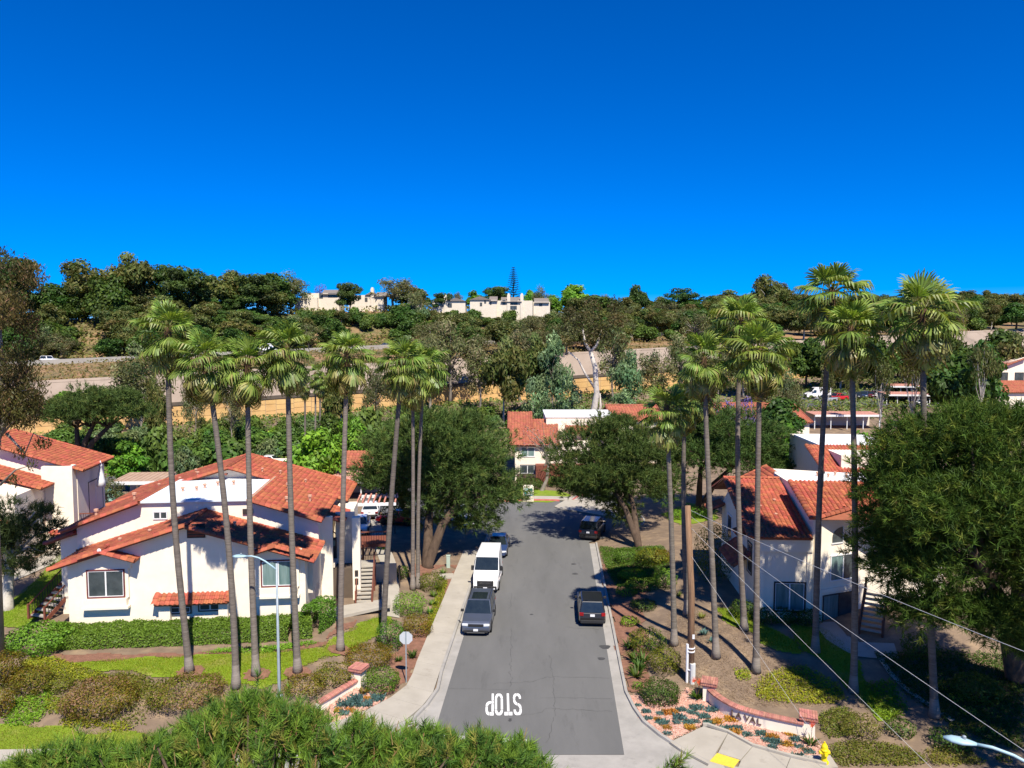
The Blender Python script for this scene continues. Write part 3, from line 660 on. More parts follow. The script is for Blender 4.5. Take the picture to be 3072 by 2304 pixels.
# ================================================================== fan palms
def frond_mesh(kind, seed):
    # fan leaf: stalk along +Y from the origin, blade opening at its end; droop pulls the finger tips down
    rg = np.random.default_rng(seed); V = []; F = []; C = []
    def addq(ps, col):
        o = len(V); V.extend(ps); F.append((o, o + 1, o + 2, o + 3)); C.extend([col] * 4)
    st, bl_, nseg, span, droop, ss_ = dict(up=(0.75, 1.15, 20, R(190), 0.45, .9), mid=(0.95, 1.2, 21, R(215), 1.05, .8), low=(1.0, 1.15, 20, R(210), 1.45, .75), dead=(.9, 1.0, 16, R(120), 1.0, .55))[kind]
    gcol = {'up': [(.21, .33, .045), (.26, .37, .06)], 'mid': [(.17, .28, .04), (.26, .35, .065), (.20, .30, .05)], 'low': [(.17, .24, .04), (.29, .32, .07), (.36, .33, .09)], 'dead': [(.30, .19, .075), (.22, .13, .06), (.36, .26, .12)]}[kind]
    stc = (.20, .20, .05) if kind != 'dead' else (.25, .15, .07)
    n = 4; pts = []
    for i in range(n + 1):
        t = i / n; y = st * t; z = -0.10 * (st * t) ** 2 * (1 if kind == 'up' else 1.8); pts.append(np.array([0, y, z]))
    for i in range(n):
        w0, w1 = 0.035 - .02 * i / n, 0.035 - .02 * (i + 1) / n; a, c = pts[i], pts[i + 1]
        addq([a + [-w0, 0, 0.0], a + [w0, 0, 0], c + [w1, 0, 0], c + [-w1, 0, 0]], stc)
        addq([a + [0, 0, w0], a + [0, 0, -w0], c + [0, 0, -w1], c + [0, 0, w1]], stc)
    hub = pts[-1]; tilt = -0.2 * (1 if kind == 'up' else 2.2)
    for i in range(nseg):
        a = (i + .5) / nseg - .5; ang = a * span + rg.normal() * .03; L_ = bl_ * (1 - 0.30 * abs(2 * a) ** 2) * rg.uniform(.9, 1.1)
        d = np.array([math.sin(ang), math.cos(ang), tilt * math.cos(ang) - .12 * abs(math.sin(ang))]); d /= np.linalg.norm(d)
        side = np.array([math.cos(ang), -math.sin(ang), 0]); fold = 0.022 * (1 if i % 2 else -1)
        c0 = np.array(gcol[rg.integers(len(gcol))]) * rg.uniform(.5, 1.15)
        if kind in ('mid', 'low') and rg.random() < .12: c0 = np.array((.32, .30, .10)) * rg.uniform(.8, 1.2)
        hw = 0.5 * span / nseg * L_ * 0.58
        p0 = hub + d * .05; p1 = hub + d * L_ * .5 + [0, 0, fold]; p2 = hub + d * L_ * .78; p3 = hub + d * L_ * (1.0 - .25 * min(droop, 1)) * 1.0
        p2 = p2 + np.array([0, 0, -0.10 * droop * L_]); p3 = p3 + np.array([rg.normal() * .03, rg.normal() * .03, -0.42 * droop * L_ * rg.uniform(.7, 1.2)])
        if kind == 'dead': p1 = p1 + [0, 0, -.1 * L_]; side = side * .7
        addq([p0 - side * .008, p0 + side * .008, p1 + side * hw, p1 - side * hw], c0)
        addq([p1 - side * hw, p1 + side * hw, p2 + side * hw * .7, p2 - side * hw * .7], c0 * 1.04)
        addq([p2 - side * hw * .7, p2 + side * hw * .7, p3 + side * .006, p3 - side * .006], c0 * np.array([1.25, 1.12, 1.1]))
    return npmesh('frond_' + kind, V, F, M_palm, np.array(C))
FR = {k: [frond_mesh(k, 10 * j + i) for i in range(3)] for j, k in enumerate(('up', 'mid', 'low', 'dead'))}
M_ptrunk = mat('palm_trunk', (0.13, 0.11, 0.092), (0.21, 0.18, 0.15), 2.2, rough=0.95, bump=0.9, bscale=7, stretch=(.6, .6, 5), c3=(.165, .14, .115), rnd=.18)
M_ppale = mat('palm_trunk_bleached', (0.30, 0.26, 0.22), (0.21, 0.18, 0.15), 2.2, rough=.95, bump=.8, bscale=7, stretch=(.6, .6, 4))
M_ptop = mat('palm_boot', (0.12, 0.07, 0.035), (0.07, 0.04, 0.022), 5, rough=0.95, bump=0.8, stretch=(1, 1, .4))
def palm(label, base_uv, top_uv, lean_mid=0.0, nf=40, size=1.0, group='tall fan palms', rb=0.23, base_P=None, skirt=9, Y_top=None, whit=False):
    B = gp(*base_uv) if base_P is None else Vector(base_P); Y = B.y if Y_top is None else Y_top
    T = at(top_uv[0], top_uv[1], Y + random.uniform(-.4, .4))
    t = thing('fan_palm', label, 'palm tree', B, 0, group); rg = np.random.default_rng(int(base_uv[0] * 7 + base_uv[1]))
    d = T - B; hgt = d.z; b = MB(); pts = []; rr = []; n = 42
    for i in range(n + 1):
        k = i / n; c = Vector((d.x * (k ** 1.25), d.y * k, d.z * k)) + Vector((lean_mid * math.sin(math.pi * k), 0, 0))
        pts.append(c); r = rb * (1.0 - .30 * k) + .16 * rb / .23 * math.exp(-k * hgt / .55); rr.append(r * (1 + (.025 if i % 2 else -.02)))
    b.tube(pts, rr, 12); nf_ = 12 * n; b.mi = [1 if f_ < 12 * max(2, int(n * 1.3 / hgt)) else 0 for f_ in range(nf_)] + [0, 0]; tr_ = b.obj('trunk', [M_ptrunk, M_ppale], t, smooth=True)
    b = MB(); b.tube([d - Vector((0, 0, 1.3)), d - Vector((0, 0, .7)), d, d + Vector((0, 0, .25))], [rb * .74, rb * 1.05, rb * 1.0, rb * .3], 10); b.obj('crown_shaft', M_ptop, t)
    for i in range(nf):
        f = (i + .5) / nf; az = i * 2.39996 + rg.normal() * .15
        if i < skirt: kd = 'dead'; el = R(rg.uniform(-84, -66)); oz = -.45 - .5 * rg.random()
        else:
            g = (i - skirt) / max(1, nf - skirt - 1)
            el = R(-72 + 152 * g ** 1.05 + rg.normal() * 9); kd = 'low' if g < .36 else ('mid' if g < .78 else 'up'); oz = -.75 + .9 * g
        o = link('frond', FR[kd][int(rg.integers(3))], t); s = .9 * size * rg.uniform(.8, 1.15) * (0.92 if kd == 'up' else 1.0); o.scale = (s, s, s)
        o.location = d + Vector((math.sin(-az) * .1, math.cos(az) * .1, oz))
        o.rotation_euler = (el, rg.normal() * .18, az); o.rotation_mode = 'XYZ'
    return t
LP = [((569, 2016), (503, 985), 'leftmost fan palm of the street row, tall crown with dead brown fronds', -.35),
      ((708, 2062), (618, 1072), 'fan palm on the front edge of the lawn, lowest base of the left row', .2),
      ((768, 2025), (742, 1088), 'fan palm crossing the dark wall vent of the white front house', -.1),
      ((893, 2016), (862, 1045), 'fan palm standing just right of the blue-grey street lamp', -.1),
      ((1021, 1951), (1042, 1058), 'fan palm beside the outdoor stair, straight trunk tilting slightly right', 0.0),
      ((1150, 1930), (1208, 1080), 'fan palm leaning right behind the stop sign shrubs', .0),
      ((1238, 1768), (1238, 1118), 'slim fan palm, left one of the close pair by the round shrubs', .05),
      ((1254, 1764), (1272, 1092), 'slim fan palm, right one of the close pair by the round shrubs', -.1)]
for i, (bu, tu, lb, lm) in enumerate(LP): palm(lb, bu, tu, lm, nf=54 if i < 6 else 46, size=1.0 if i < 6 else 1.12, rb=.185 if i < 6 else .16, skirt=[12, 8, 9, 9, 7, 6, 6, 5][i])
RP = [((2022, 1934), (2000, 1225), 'shorter fan palm left of the wooden utility pole, thick skirt of brown fronds', .0, 12),
      ((2061, 1842), (2055, 1195), 'fan palm half hidden behind the wooden utility pole', -.2, 6),
      ((2148, 1971), (2111, 1072), 'fan palm right of the utility pole at the top of the bare bank', -.1, 8),
      ((2233, 1889), (2222, 962), 'tall fan palm with flared base on the edge of the green lawn', -.35, 8),
      ((2268, 2015), (2280, 1052), 'fan palm at the foot of the bare bank behind the curved sign wall', -.05, 7),
      ((2446, 1955), (2496, 872), 'tallest fan palm, crown against the sky, before the right house', -.15, 8),
      ((2560, 2075), (2552, 985), 'fan palm crossing the arched window of the right house', .1, 7),
      ((2804, 2150), (2768, 930), 'fan palm in front of the big pine, rightmost, orange skirt under its crown', -.25, 11)]
for i, (bu, tu, lb, lm, sk) in enumerate(RP): palm(lb, bu, tu, lm, nf=54, size=[.95, .9, 1.0, 1.1, 1.1, 1.15, 1.1, 1.25][i], rb=.185, skirt=sk)
# slender palms by the freeway wall
for (u, v, tv, lb) in ((912, 1290, 1150, 'slender distant fan palm before the tan wall, left of three'), (943, 1290, 1120, 'slender distant fan palm before the tan wall, middle of three'), (957, 1290, 1145, 'slender distant fan palm before the tan wall, right of three')):
    Yp = 112.0; P0 = at(u, v, Yp); palm(lb, (u, v), (u + 2, tv), .1, nf=26, size=1.0, group='slender palms by the wall', rb=.17, base_P=(P0.x, Yp, H(P0.x, Yp)), skirt=4)
palm('fan palm behind the pair of roadside palms, only its low crown showing', (1215, 1500), (1222, 1215), .0, nf=30, size=1.0, group='fan palms behind the pine', rb=.18, base_P=(at(1215, 1500, 80).x, 80, H(at(1215, 1500, 80).x, 80)), skirt=6)
palm('lower fan palm among the pines behind the bare-bank palms', (2130, 1480), (2105, 1180), .0, nf=34, size=1.15, group='fan palms behind the pine', rb=.2, base_P=(at(2130, 1480, 78).x, 78, H(at(2130, 1480, 78).x, 78)), skirt=8)

# ================================================================== pines
def tufts(P, D, nn, L_, w, rg, pal, spread=0.9, jit=.25):
    # P base points, D shoot directions; nn needles each
    n = len(P); P = np.repeat(P, nn, 0); D = np.repeat(D, nn, 0)
    d = D + spread * rg.normal(size=(n * nn, 3)); d /= np.linalg.norm(d, axis=1, keepdims=True) + 1e-9
    q = unit(n * nn, rg); s = np.cross(d, q); s /= np.linalg.norm(s, axis=1, keepdims=True) + 1e-9
    l = L_ * rg.uniform(.6, 1.25, (n * nn, 1)); st = P + D * (rg.random((n * nn, 1)) * .8 - .2) * L_
    V = np.stack([st - s * w * .5, st + s * w * .5, st + d * l], 1).reshape(-1, 3); F = np.arange(3 * n * nn).reshape(-1, 3)
    ct = np.repeat(palette_cols(pal, n, rg, jit), nn, 0) * rg.uniform(.8, 1.2, (n * nn, 1))
    return V, F, np.repeat(ct, 3, 0)
PINE = [(.075, .125, .03, 3), (.10, .15, .036, 2), (.135, .165, .04, 1), (.06, .10, .026, 2)]
def umbrella_pine(label, base, centre, rx, ry, rz_, seed, nclump=60, per=26, nn=16, L_=.45, w=.05, trunk_r=.35, forks=None, pal=PINE, zmin=-.35, lobes=None, bark=None, group='street pines'):
    rg = np.random.default_rng(seed); base = Vector(base); t = thing('pine_tree', label, 'pine tree', base, 0, group)
    c0 = Vector(centre) - base
    C = ball_pts(nclump, rx, ry, rz_, rg, .62, zmin)
    if lobes is not None: C = np.concatenate([C] + [np.asarray(l[:3]) - np.asarray(centre) + ball_pts(l[4], l[3], l[3], l[3] * .7, rg, .5, zmin) for l in lobes])
    inner = ball_pts(nclump // 3, rx * .6, ry * .6, rz_ * .55, rg, .2, zmin)
    C2 = np.concatenate([C, inner]); P, D = [], []
    rc = .15 * (rx + ry) / 2 + .4
    for c in C2:
        k = per; d = unit(k, rg); d[:, 2] = d[:, 2] * .75 + .25; d /= np.linalg.norm(d, axis=1, keepdims=True)
        r = rc * rg.uniform(.75, 1.25); P.append(c + d * r * np.array([1.1, 1.1, .6]) * (.55 + .45 * rg.random((k, 1)))); o = c / (np.linalg.norm(c / np.array([rx, ry, rz_])) + .2) * .12
        D.append(d * .8 + o + np.array([0, 0, .55]))
    P = np.concatenate(P) + np.array(c0); D = np.concatenate(D); D /= np.linalg.norm(D, axis=1, keepdims=True)
    V, F, Cc = tufts(P, D, nn, L_, w, rg, pal); link('crown', npmesh('pine_crown', V, F, M_needle, Cc), t)
    b = MB(); fk = forks or [Vector((0, 0, 0))]
    for k, off in enumerate(forks or [(0, 0)]):
        top = c0 + Vector((off[0] * rx, off[1] * ry, -rz_ * .25)); mid = Vector((top.x * .35, top.y * .35, top.z * .55))
        b.tube([(0, 0, -.3), (0, 0, .2), mid, top], [trunk_r * 1.35, trunk_r, trunk_r * .75, trunk_r * .4], 9)
        for e in C[rg.choice(len(C), 9)]:
            e = Vector(e) + c0
            if (e - top).length < rx * 1.5: b.tube([mid.lerp(top, .6), (mid.lerp(top, .8) + e) / 2 + Vector((0, 0, .3)), e], [trunk_r * .32, trunk_r * .2, .05], 5)
    b.obj('trunk', bark or M_bark, t, smooth=True); return t
# left of the street, forked trunk
B1 = gp(1282, 1700); c1_ = at(1315, 1405, 66.5)
umbrella_pine('large forked pine shading the pavement behind the white van', B1, c1_, 6.8, 5.2, 5.6, 11, 165, 34, 15, .52, .06, .48, [(-.1, .1), (.45, -.3)], zmin=-.97, lobes=[(*at(1500, 1490, 66)[:], 1.7, 9), (*at(1440, 1560, 65.5)[:], 1.2, 6), (*at(1130, 1430, 66)[:], 1.5, 8)])
B2 = gp(1915, 1640); umbrella_pine('leaning pine whose round shadow falls on the turning head', B2, at(1825, 1385, 72), 6.0, 5.2, 4.7, 12, 145, 30, 15, .5, .06, .32, [(-.1, 0), (.3, .2)], zmin=-.97, lobes=[(*at(1860, 1530, 71)[:], 1.5, 8), (*at(1990, 1440, 72)[:], 1.6, 8)])
P3 = at(2095, 1560, 80); umbrella_pine('wide pine behind the shorter fan palm and utility pole', (P3.x, 80, H(P3.x, 80)), at(2150, 1345, 80), 8.2, 5.5, 4.2, 13, 150, 30, 14, .52, .06, .4, [(-.2, 0), (.35, 0)], zmin=-.8, lobes=[(*at(2330, 1400, 79)[:], 2.0, 9), (*at(2010, 1480, 79)[:], 1.7, 8)])
P5 = at(235, 1345, 104); umbrella_pine('broad flat-topped pine on the slope behind the left-edge house', (P5.x, 104, H(P5.x, 104)), at(275, 1235, 104), 7.6, 6, 3.4, 14, 90, 26, 13, .65, .085, .5, [(-.3, 0), (.1, 0), (.5, 0)], zmin=-.3)
B4 = gp(3046, 2040)
BIGP = [(.058, .115, .018, 3), (.085, .145, .022, 2), (.14, .18, .03, 1), (.04, .08, .015, 2)]
umbrella_pine('huge dark pine filling the right edge beside the right house', B4, at(2910, 1520, 36.5), 5.4, 4.6, 5.2, 15, 190, 36, 20, .42, .04, .5, [(-.3, -.6), (.3, -.3)], pal=BIGP, zmin=-.95, lobes=[(*at(2700, 1440, 37)[:], 1.3, 12), (*at(2720, 1690, 36.5)[:], 1.2, 10), (*at(2790, 1830, 35.5)[:], 1.4, 11), (*at(2940, 1850, 35)[:], 1.4, 11), (*at(3060, 1900, 35)[:], 1.3, 10), (*at(2980, 1290, 37.5)[:], 1.8, 14), (*at(2780, 1340, 37.5)[:], 1.4, 11), (*at(2680, 1580, 37)[:], .9, 7)])
# second pine added out of view to shade the lower right slope
Bq = Vector((29.5, 29.0, H(29.5, 29.0))); umbrella_pine('unseen pine beyond the lower right edge, added for its shade', Bq, (29.5, 29.2, 9.5), 6.4, 5.0, 3.6, 16, 80, 30, 14, .5, .05, .42, zmin=-.6)
# dark conifer at the left edge over the pale trunk
Pl = gp(22, 1828)
umbrella_pine('dark conifer crown with pale smooth trunk at the left edge lawn', Pl, at(40, 1600, Pl.y + .8), 2.9, 2.6, 3.2, 17, 40, 26, 16, .42, .04, .40, pal=[(.045, .068, .022, 3), (.06, .085, .025, 2)], zmin=-.9, bark=M_palebark, group='left edge trees')
# ---- the pine right below the camera: long needles in upright tufts
def near_pine():
    rg = np.random.default_rng(99); t = thing('pine_tree', 'bright green long-needled pine top filling the bottom foreground', 'pine tree', (-3.4, 8.6, 0))
    b = MB(); b.tube([(0, 0, -.2), (0.1, .1, 6), (0, .4, 11), (.1, .6, 14.2)], [.34, .28, .2, .1], 10)
    sil = [(-60, 2330), (60, 2270), (150, 2245), (230, 2215), (330, 2250), (430, 2215), (520, 2185), (600, 2135), (690, 2085), (770, 2072), (850, 2100), (930, 2110), (1000, 2165), (1060, 2140), (1130, 2170), (1200, 2195), (1270, 2170), (1340, 2190), (1420, 2180), (1500, 2212), (1580, 2205), (1620, 2262), (1680, 2330)]
    P, D, brs = [], [], []
    base = Vector((-3.4, 8.6, 0))
    def tip(u, v, Y, n=1):
        p_ = at(u, v, Y) - base; d = Vector((p_.x * .12 + rg.normal() * .38, (p_.y - .5) * .14 + rg.normal() * .34, 1.0)).normalized()
        P.append(np.array(p_)); D.append(np.array(d)); return p_
    us = np.array([s[0] for s in sil]); vs_ = np.array([s[1] for s in sil])
    k = 0
    while k < 1250:                                     # tips spread over the crown's upper side
        u = rg.uniform(-250, 1660); vt = np.interp(u, us, vs_); dv = rg.exponential(135) * (0.6 if rg.random() < .5 else 1.25)
        v = vt + 6 + dv
        if v > 2800: continue
        if 985 < u < 1040 and v < 2215: continue
        if 700 < u < 960 and 2200 < v < 2300 and rg.random() < .55: continue
        Y = np.clip(10.6 - .0042 * (v - 2100) + rg.normal() * .35, 5.4, 11.8)
        p_ = tip(u, v, Y); k += 1
        if k % 4 == 0: brs.append(p_)
    for u, v in ((2030, 2290), (2052, 2275), (2018, 2310), (2045, 2305), (2060, 2320)): brs.append(tip(u, v, 9.6))
    P_ = np.array(P); D_ = np.array(D)
    pal = [(.12, .205, .026, 3), (.165, .245, .03, 2), (.075, .14, .025, 2), (.22, .21, .045, 1)]
    # every tip is a small whorl of bottle-brush shoots
    Ps, Ds = [], []
    for p_, d_ in zip(P_, D_):
        for q_ in range(5):
            dd = d_ + rg.normal(size=3) * (.15 if q_ == 0 else .75); dd /= np.linalg.norm(dd); Ps.append(p_ - d_ * (.20 + .12 * (q_ > 2)) + (0 if q_ == 0 else 1) * rg.normal(size=3) * .07); Ds.append(dd)
    Ps = np.array(Ps); Ds = np.array(Ds); nn = 40; n_ = len(Ps); PP = np.repeat(Ps, nn, 0); DD = np.repeat(Ds, nn, 0); tt = rg.random((n_ * nn, 1)); q_ = rg.normal(size=(n_ * nn, 3)); q_ -= (q_ * DD).sum(1, keepdims=True) * DD; q_ /= np.linalg.norm(q_, axis=1, keepdims=True) + 1e-9
    st_ = PP + DD * tt * .24; nd = DD * (.55 + .5 * tt) + q_ * .75; nd /= np.linalg.norm(nd, axis=1, keepdims=True); sd_ = np.cross(nd, unit(n_ * nn, rg)); sd_ /= np.linalg.norm(sd_, axis=1, keepdims=True) + 1e-9; ln = rg.uniform(.10, .18, (n_ * nn, 1)); wd_ = .006
    V = np.stack([st_ - sd_ * wd_, st_ + sd_ * wd_, st_ + nd * ln], 1).reshape(-1, 3); F = np.arange(3 * n_ * nn).reshape(-1, 3); C = np.repeat(np.repeat(palette_cols(pal, n_, rg, .2), nn, 0) * rg.uniform(.75, 1.25, (n_ * nn, 1)), 3, 0)
    link('crown', npmesh('near_pine_crown', V, F, M_needle, C), t)
    for e in brs:
        e = Vector(e); hgt = max(8.5, e.z - 2.2 - rg.random() * 1.5); s = Vector((0, .3, hgt)); m_ = s.lerp(e, .55) + Vector((0, 0, -.25))
        b.tube([s, m_, e - Vector((0, 0, .12))], [.06, .035, .014], 5)
    b.obj('trunk', M_bark, t, smooth=True)
    # shoots under every tuft and upright candles
    b = MB()
    for p_, d in zip(P_, D_):
        b.tube([p_ - d * .34 + np.array([0, 0, -.04]), p_ - d * .08], [.010, .007], 4, cap=False)
    b.obj('shoots', mat('pine_shoot', (.30, .17, .07), (.2, .12, .06), 20), t, kind='stuff')
    c = MB()
    for i in rg.choice(len(P_), 70, False): c.tube([P_[i], P_[i] + D_[i] * .10 + np.array([0, 0, .10])], [.008, .004], 4)
    c.obj('candles', mat('pine_candle', (.36, .24, .10), (.28, .20, .07), 20), t, kind='stuff')
near_pine()
# ================================================================== houses
M_stuc = mat('stucco', (0.82, 0.73, 0.58), (0.87, 0.78, 0.64), 1.2, rough=0.95, bump=0.12, bscale=30, wear=((0.66, 0.57, 0.44), 0.5, 0.62, 0.85))
M_stuc2 = mat('stucco_grey', (0.62, 0.55, 0.45), (0.68, 0.61, 0.50), 1.2, rough=0.95, bump=0.12, bscale=30)
M_stuc3 = mat('stucco_beige', (0.42, 0.34, 0.26), (0.47, 0.39, 0.30), 1.2, rough=0.95)
M_brown = mat('dark_brown_wood', (0.055, 0.030, 0.02), (0.08, 0.045, 0.03), 6, rough=0.8)
M_tile = mat('clay_tile', (0.40, 0.115, 0.058), (0.31, 0.082, 0.045), 5, rough=0.82, rnd=0.22, bump=0.15, bscale=40, wear=((0.30, 0.13, 0.06), 2.5, 0.60, 0.8))
M_tile2 = mat('clay_tile_far', (0.36, 0.12, 0.07), (0.30, 0.09, 0.052), 5, rough=0.85, rnd=0.16)
M_fascia = mat('fascia', (0.30, 0.10, 0.055), (0.25, 0.085, 0.045), 3, rough=0.8)
M_flat = mat('flat_roof', (0.62, 0.68, 0.72), (0.68, 0.73, 0.76), 0.5, rough=0.85, wear=((0.50, 0.54, 0.57), 0.7, 0.6, 0.8))
M_flatw = mat('white_flat_roof', (0.80, 0.80, 0.78), (0.76, 0.76, 0.75), 0.5, rough=0.85)
M_trim = mat('maroon_trim', (0.13, 0.03, 0.03), (0.16, 0.045, 0.045), 4, rough=0.6)
M_dtrim = mat('dark_trim', (0.035, 0.025, 0.025), (0.05, 0.04, 0.035), 4, rough=0.6)
M_alu = mat('window_frame_white', (0.70, 0.70, 0.70), (0.75, 0.75, 0.74), 5, rough=0.5)
M_glass = mat('window_glass', (0.035, 0.045, 0.05), (0.07, 0.085, 0.09), 1.1, rough=0.08, spec=0.35)
M_glass2 = mat('window_glass_curtained', (0.10, 0.17, 0.16), (0.20, 0.28, 0.27), 1.4, rough=0.12, spec=0.35, stretch=(3, 3, .3))
M_redwood = mat('red_brown_wood', (0.22, 0.075, 0.045), (0.16, 0.05, 0.032), 5, rough=0.75)
M_iron = mat('dark_iron', (0.035, 0.028, 0.025), (0.05, 0.04, 0.035), 5, rough=0.6)
M_vent = mat('vent_pipe', (0.55, 0.30, 0.20), (0.62, 0.36, 0.25), 5, rough=0.7)
def tile_mesh(w=.30, L_=.42, name='roof_tile'):
    xs_ = [0, .045, .105, .165, .215, w - .004]; zs = [0.0, .058, .078, .058, .004, .0]
    b = MB(); V = []
    for y, dz in ((0.0, .030), (L_, 0.0)): V += [(x_, y, z_ + dz) for x_, z_ in zip(xs_, zs)]
    V += [(x_, 0.0, z_ + .004) for x_, z_ in zip(xs_, zs)]
    b.add(V, [(i, i + 1, 7 + i, 6 + i) for i in range(5)] + [(12 + i, 13 + i, i + 1, i) for i in range(5)])
    return b
def cap_mesh(r=.125, L_=.45):
    b = MB(); V = []; n = 6
    for y, k in ((0.0, 1.12), (L_, .9)): V += [(r * k * math.cos(a), y, r * k * math.sin(a) * .9) for a in [math.pi * j / n for j in range(n + 1)]]
    b.add(V, [(i + 1, i, 7 + i, 8 + i) for i in range(n)] + [tuple(range(n, -1, -1))][::-1]); return b
TILE = tile_mesh(); CAP = cap_mesh(); RAKE = cap_mesh(.20, .47)
TILE_ME = {m.name: None for m in ()}
class House:
    def __init__(s, name, label, O, rz, cat='house', group=None, tm=None):
        s.O = Vector(O); s.rz = rz; s.root = thing(name, label, cat, s.O, rz, group); s.tiles = []; s.tm = tm or M_tile
        s.c, s.s_ = math.cos(rz), math.sin(rz)
    def loc(s, P): d = Vector(P) - s.O; return Vector((d.x * s.c + d.y * s.s_, -d.x * s.s_ + d.y * s.c, d.z))
    def wor(s, p): p = Vector(p); return Vector((s.O.x + p.x * s.c - p.y * s.s_, s.O.y + p.x * s.s_ + p.y * s.c, s.O.z + p.z))
    def on(s, u, v, yl=None, xl=None):          # photo pixel -> local point on the plane y'=yl (or x'=xl)
        r = ray(u, v); a = Vector((r[0] * s.c + r[1] * s.s_, -r[0] * s.s_ + r[1] * s.c, r[2])); o = s.loc((0, 0, CH))
        k = (yl - o.y) / a.y if yl is not None else (xl - o.x) / a.x
        return o + a * k
    def wall(s, name, poly_xz, y0, y1, m=None):   # gable-shaped block between y0 and y1
        b = MB(); n = len(poly_xz); vs = [(x_, y0, z_) for x_, z_ in poly_xz] + [(x_, y1, z_) for x_, z_ in poly_xz]
        b.add(vs, [tuple(range(n)), tuple(range(2 * n - 1, n - 1, -1))] + [((i + 1) % n, i, n + i, n + (i + 1) % n) for i in range(n)]); return b.obj(name, m or M_stuc, s.root)
    def plane(s, P0, P1, up, L_, name='roof_deck', tiles=True, th=.14, rake=(True, True), w=.30, e=.37, skip=None, ridge=False, deckm=None, eave_tiles=True):
        # roof plane: eave from P0 to P1 (local), 'up' the unit up-slope vector
        P0 = Vector(P0); P1 = Vector(P1); ex = (P1 - P0); W = ex.length; ex.normalize(); up = Vector(up).normalized(); n = ex.cross(up)
        if n.z < 0: P0, P1 = P1, P0; ex = -ex; n = -n; rake = rake[::-1]
        b = MB(); b.plate([P0, P1, P1 + up * L_, P0 + up * L_], -n, th); b.obj(name, deckm or M_fascia, s.root)
        if tiles:
            nw = max(1, round(W / w)); sw_ = W / nw; nl = max(1, int(round(L_ / e))); sl__ = L_ / nl
            for j in range(nl):
                for i in range(nw):
                    p = P0 + ex * (i * sw_) + up * (j * sl__ - (.05 if j == 0 else 0)) + n * .012
                    if skip and skip(p): continue
                    M = Matrix.Identity(4); kx = sw_ / .30; ky = sl__ / .37
                    for a, vv, k in ((0, ex, kx), (1, up, ky), (2, n, 1.0)):
                        for q in range(3): M[q][a] = vv[q] * k
                    jit = n * random.uniform(0, .012) + ex * random.uniform(-.006, .006)
                    for q in range(3): M[q][3] = p[q] + jit[q]
                    s.tiles.append((M, 't'))
            for flag, Pb in zip(rake, (P0, P1)):
                if flag: s.caps(Pb - n * .02, Pb + up * L_ - n * .02, n, 'r')
        return n
    def caps(s, a, b_, n, kind='c'):
        a = Vector(a); b_ = Vector(b_); d = b_ - a; k = max(1, int(round(d.length / .40))); d.normalize(); n = Vector(n).normalized(); xr = d.cross(n).normalized(); n2 = xr.cross(d)
        st = (b_ - a).length / k
        for i in range(k):
            p = a + d * (i * st); M = Matrix.Identity(4)
            for col_, vv, kk in ((0, xr, 1), (1, d, st / .40), (2, n2, 1)):
                for q in range(3): M[q][col_] = vv[q] * kk
            for q in range(3): M[q][3] = p[q]
            s.tiles.append((M, kind))
    def finish(s, nobj=300):
        ms = {'t': TILE, 'c': CAP, 'r': RAKE}; me = {}
        s.tiles.sort(key=lambda T: (s.wor(T[0].to_translation()) - Vector((0, 0, CH))).length)
        for M, k in s.tiles[:nobj]:
            if k not in me: me[k] = ms[k].mesh({'t': 'roof_tile', 'c': 'ridge_tile', 'r': 'rake_tile'}[k], s.tm); me[k].polygons.foreach_set('use_smooth', [len(p_.vertices) == 4 and k != 't' for p_ in me[k].polygons])
            o = link({'t': 'roof_tile', 'c': 'ridge_tile', 'r': 'rake_tile'}[k], me[k], s.root); o.matrix_local = M
        rest = s.tiles[nobj:]
        if rest:
            V, F, Rn = [], [], []; off = 0
            for k in ('t', 'c', 'r'):
                bm_ = ms[k]; bv = np.array(bm_.v); fq = [f for f in bm_.f if len(f) == 4]; bf = np.array(fq)
                for M, kk in rest:
                    if kk != k: continue
                    A = np.array(M); V.append(bv @ A[:3, :3].T + A[:3, 3]); F.append(bf + off); off += len(bv); Rn.append(np.full(len(bv), random.random()))
            o = link('tile_field', npmesh('tile_field', np.concatenate(V), np.concatenate(F), s.tm, rnd=np.concatenate(Rn)), s.root); o['kind'] = 'stuff'
    def window(s, x0, x1, z0, z1, y, trim=None, n=2, glass=None, facing=-1, axis='y', fr=.09, proud=.05, frame=True, name='window'):
        # window on plane y'=y (axis y) or x'=y (axis x); facing is the outward sign
        def q(a, d, z): return (a, y + facing * d, z) if axis == 'y' else (y + facing * d, a, z)
        def bx(b, a0, a1, d0, d1, c0, c1):
            p, r = q(a0, d0, c0), q(a1, d1, c1); b.box(min(p[0], r[0]), max(p[0], r[0]), min(p[1], r[1]), max(p[1], r[1]), c0, c1)
        b = MB(); f = fr
        bx(b, x0 - f, x1 + f, .002, proud, z1, z1 + f); bx(b, x0 - f, x1 + f, .002, proud, z0 - f, z0); bx(b, x0 - f, x0, .002, proud, z0, z1); bx(b, x1, x1 + f, .002, proud, z0, z1)
        W_ = b.obj(name, trim or M_trim, s.root)
        w = (x1 - x0) / n
        if frame:
            b = MB(); g = min(.045, w * .12)
            for i in range(n):
                a0, a1 = x0 + i * w, x0 + (i + 1) * w
                bx(b, a0, a0 + g, .003, proud * .7 , z0, z1); bx(b, a1 - g, a1, .003, proud * .7, z0, z1); bx(b, a0 + g, a1 - g, .003, proud * .7, z0, z0 + g); bx(b, a0 + g, a1 - g, .003, proud * .7, z1 - g, z1)
            b.obj('window_frame', M_alu, W_)
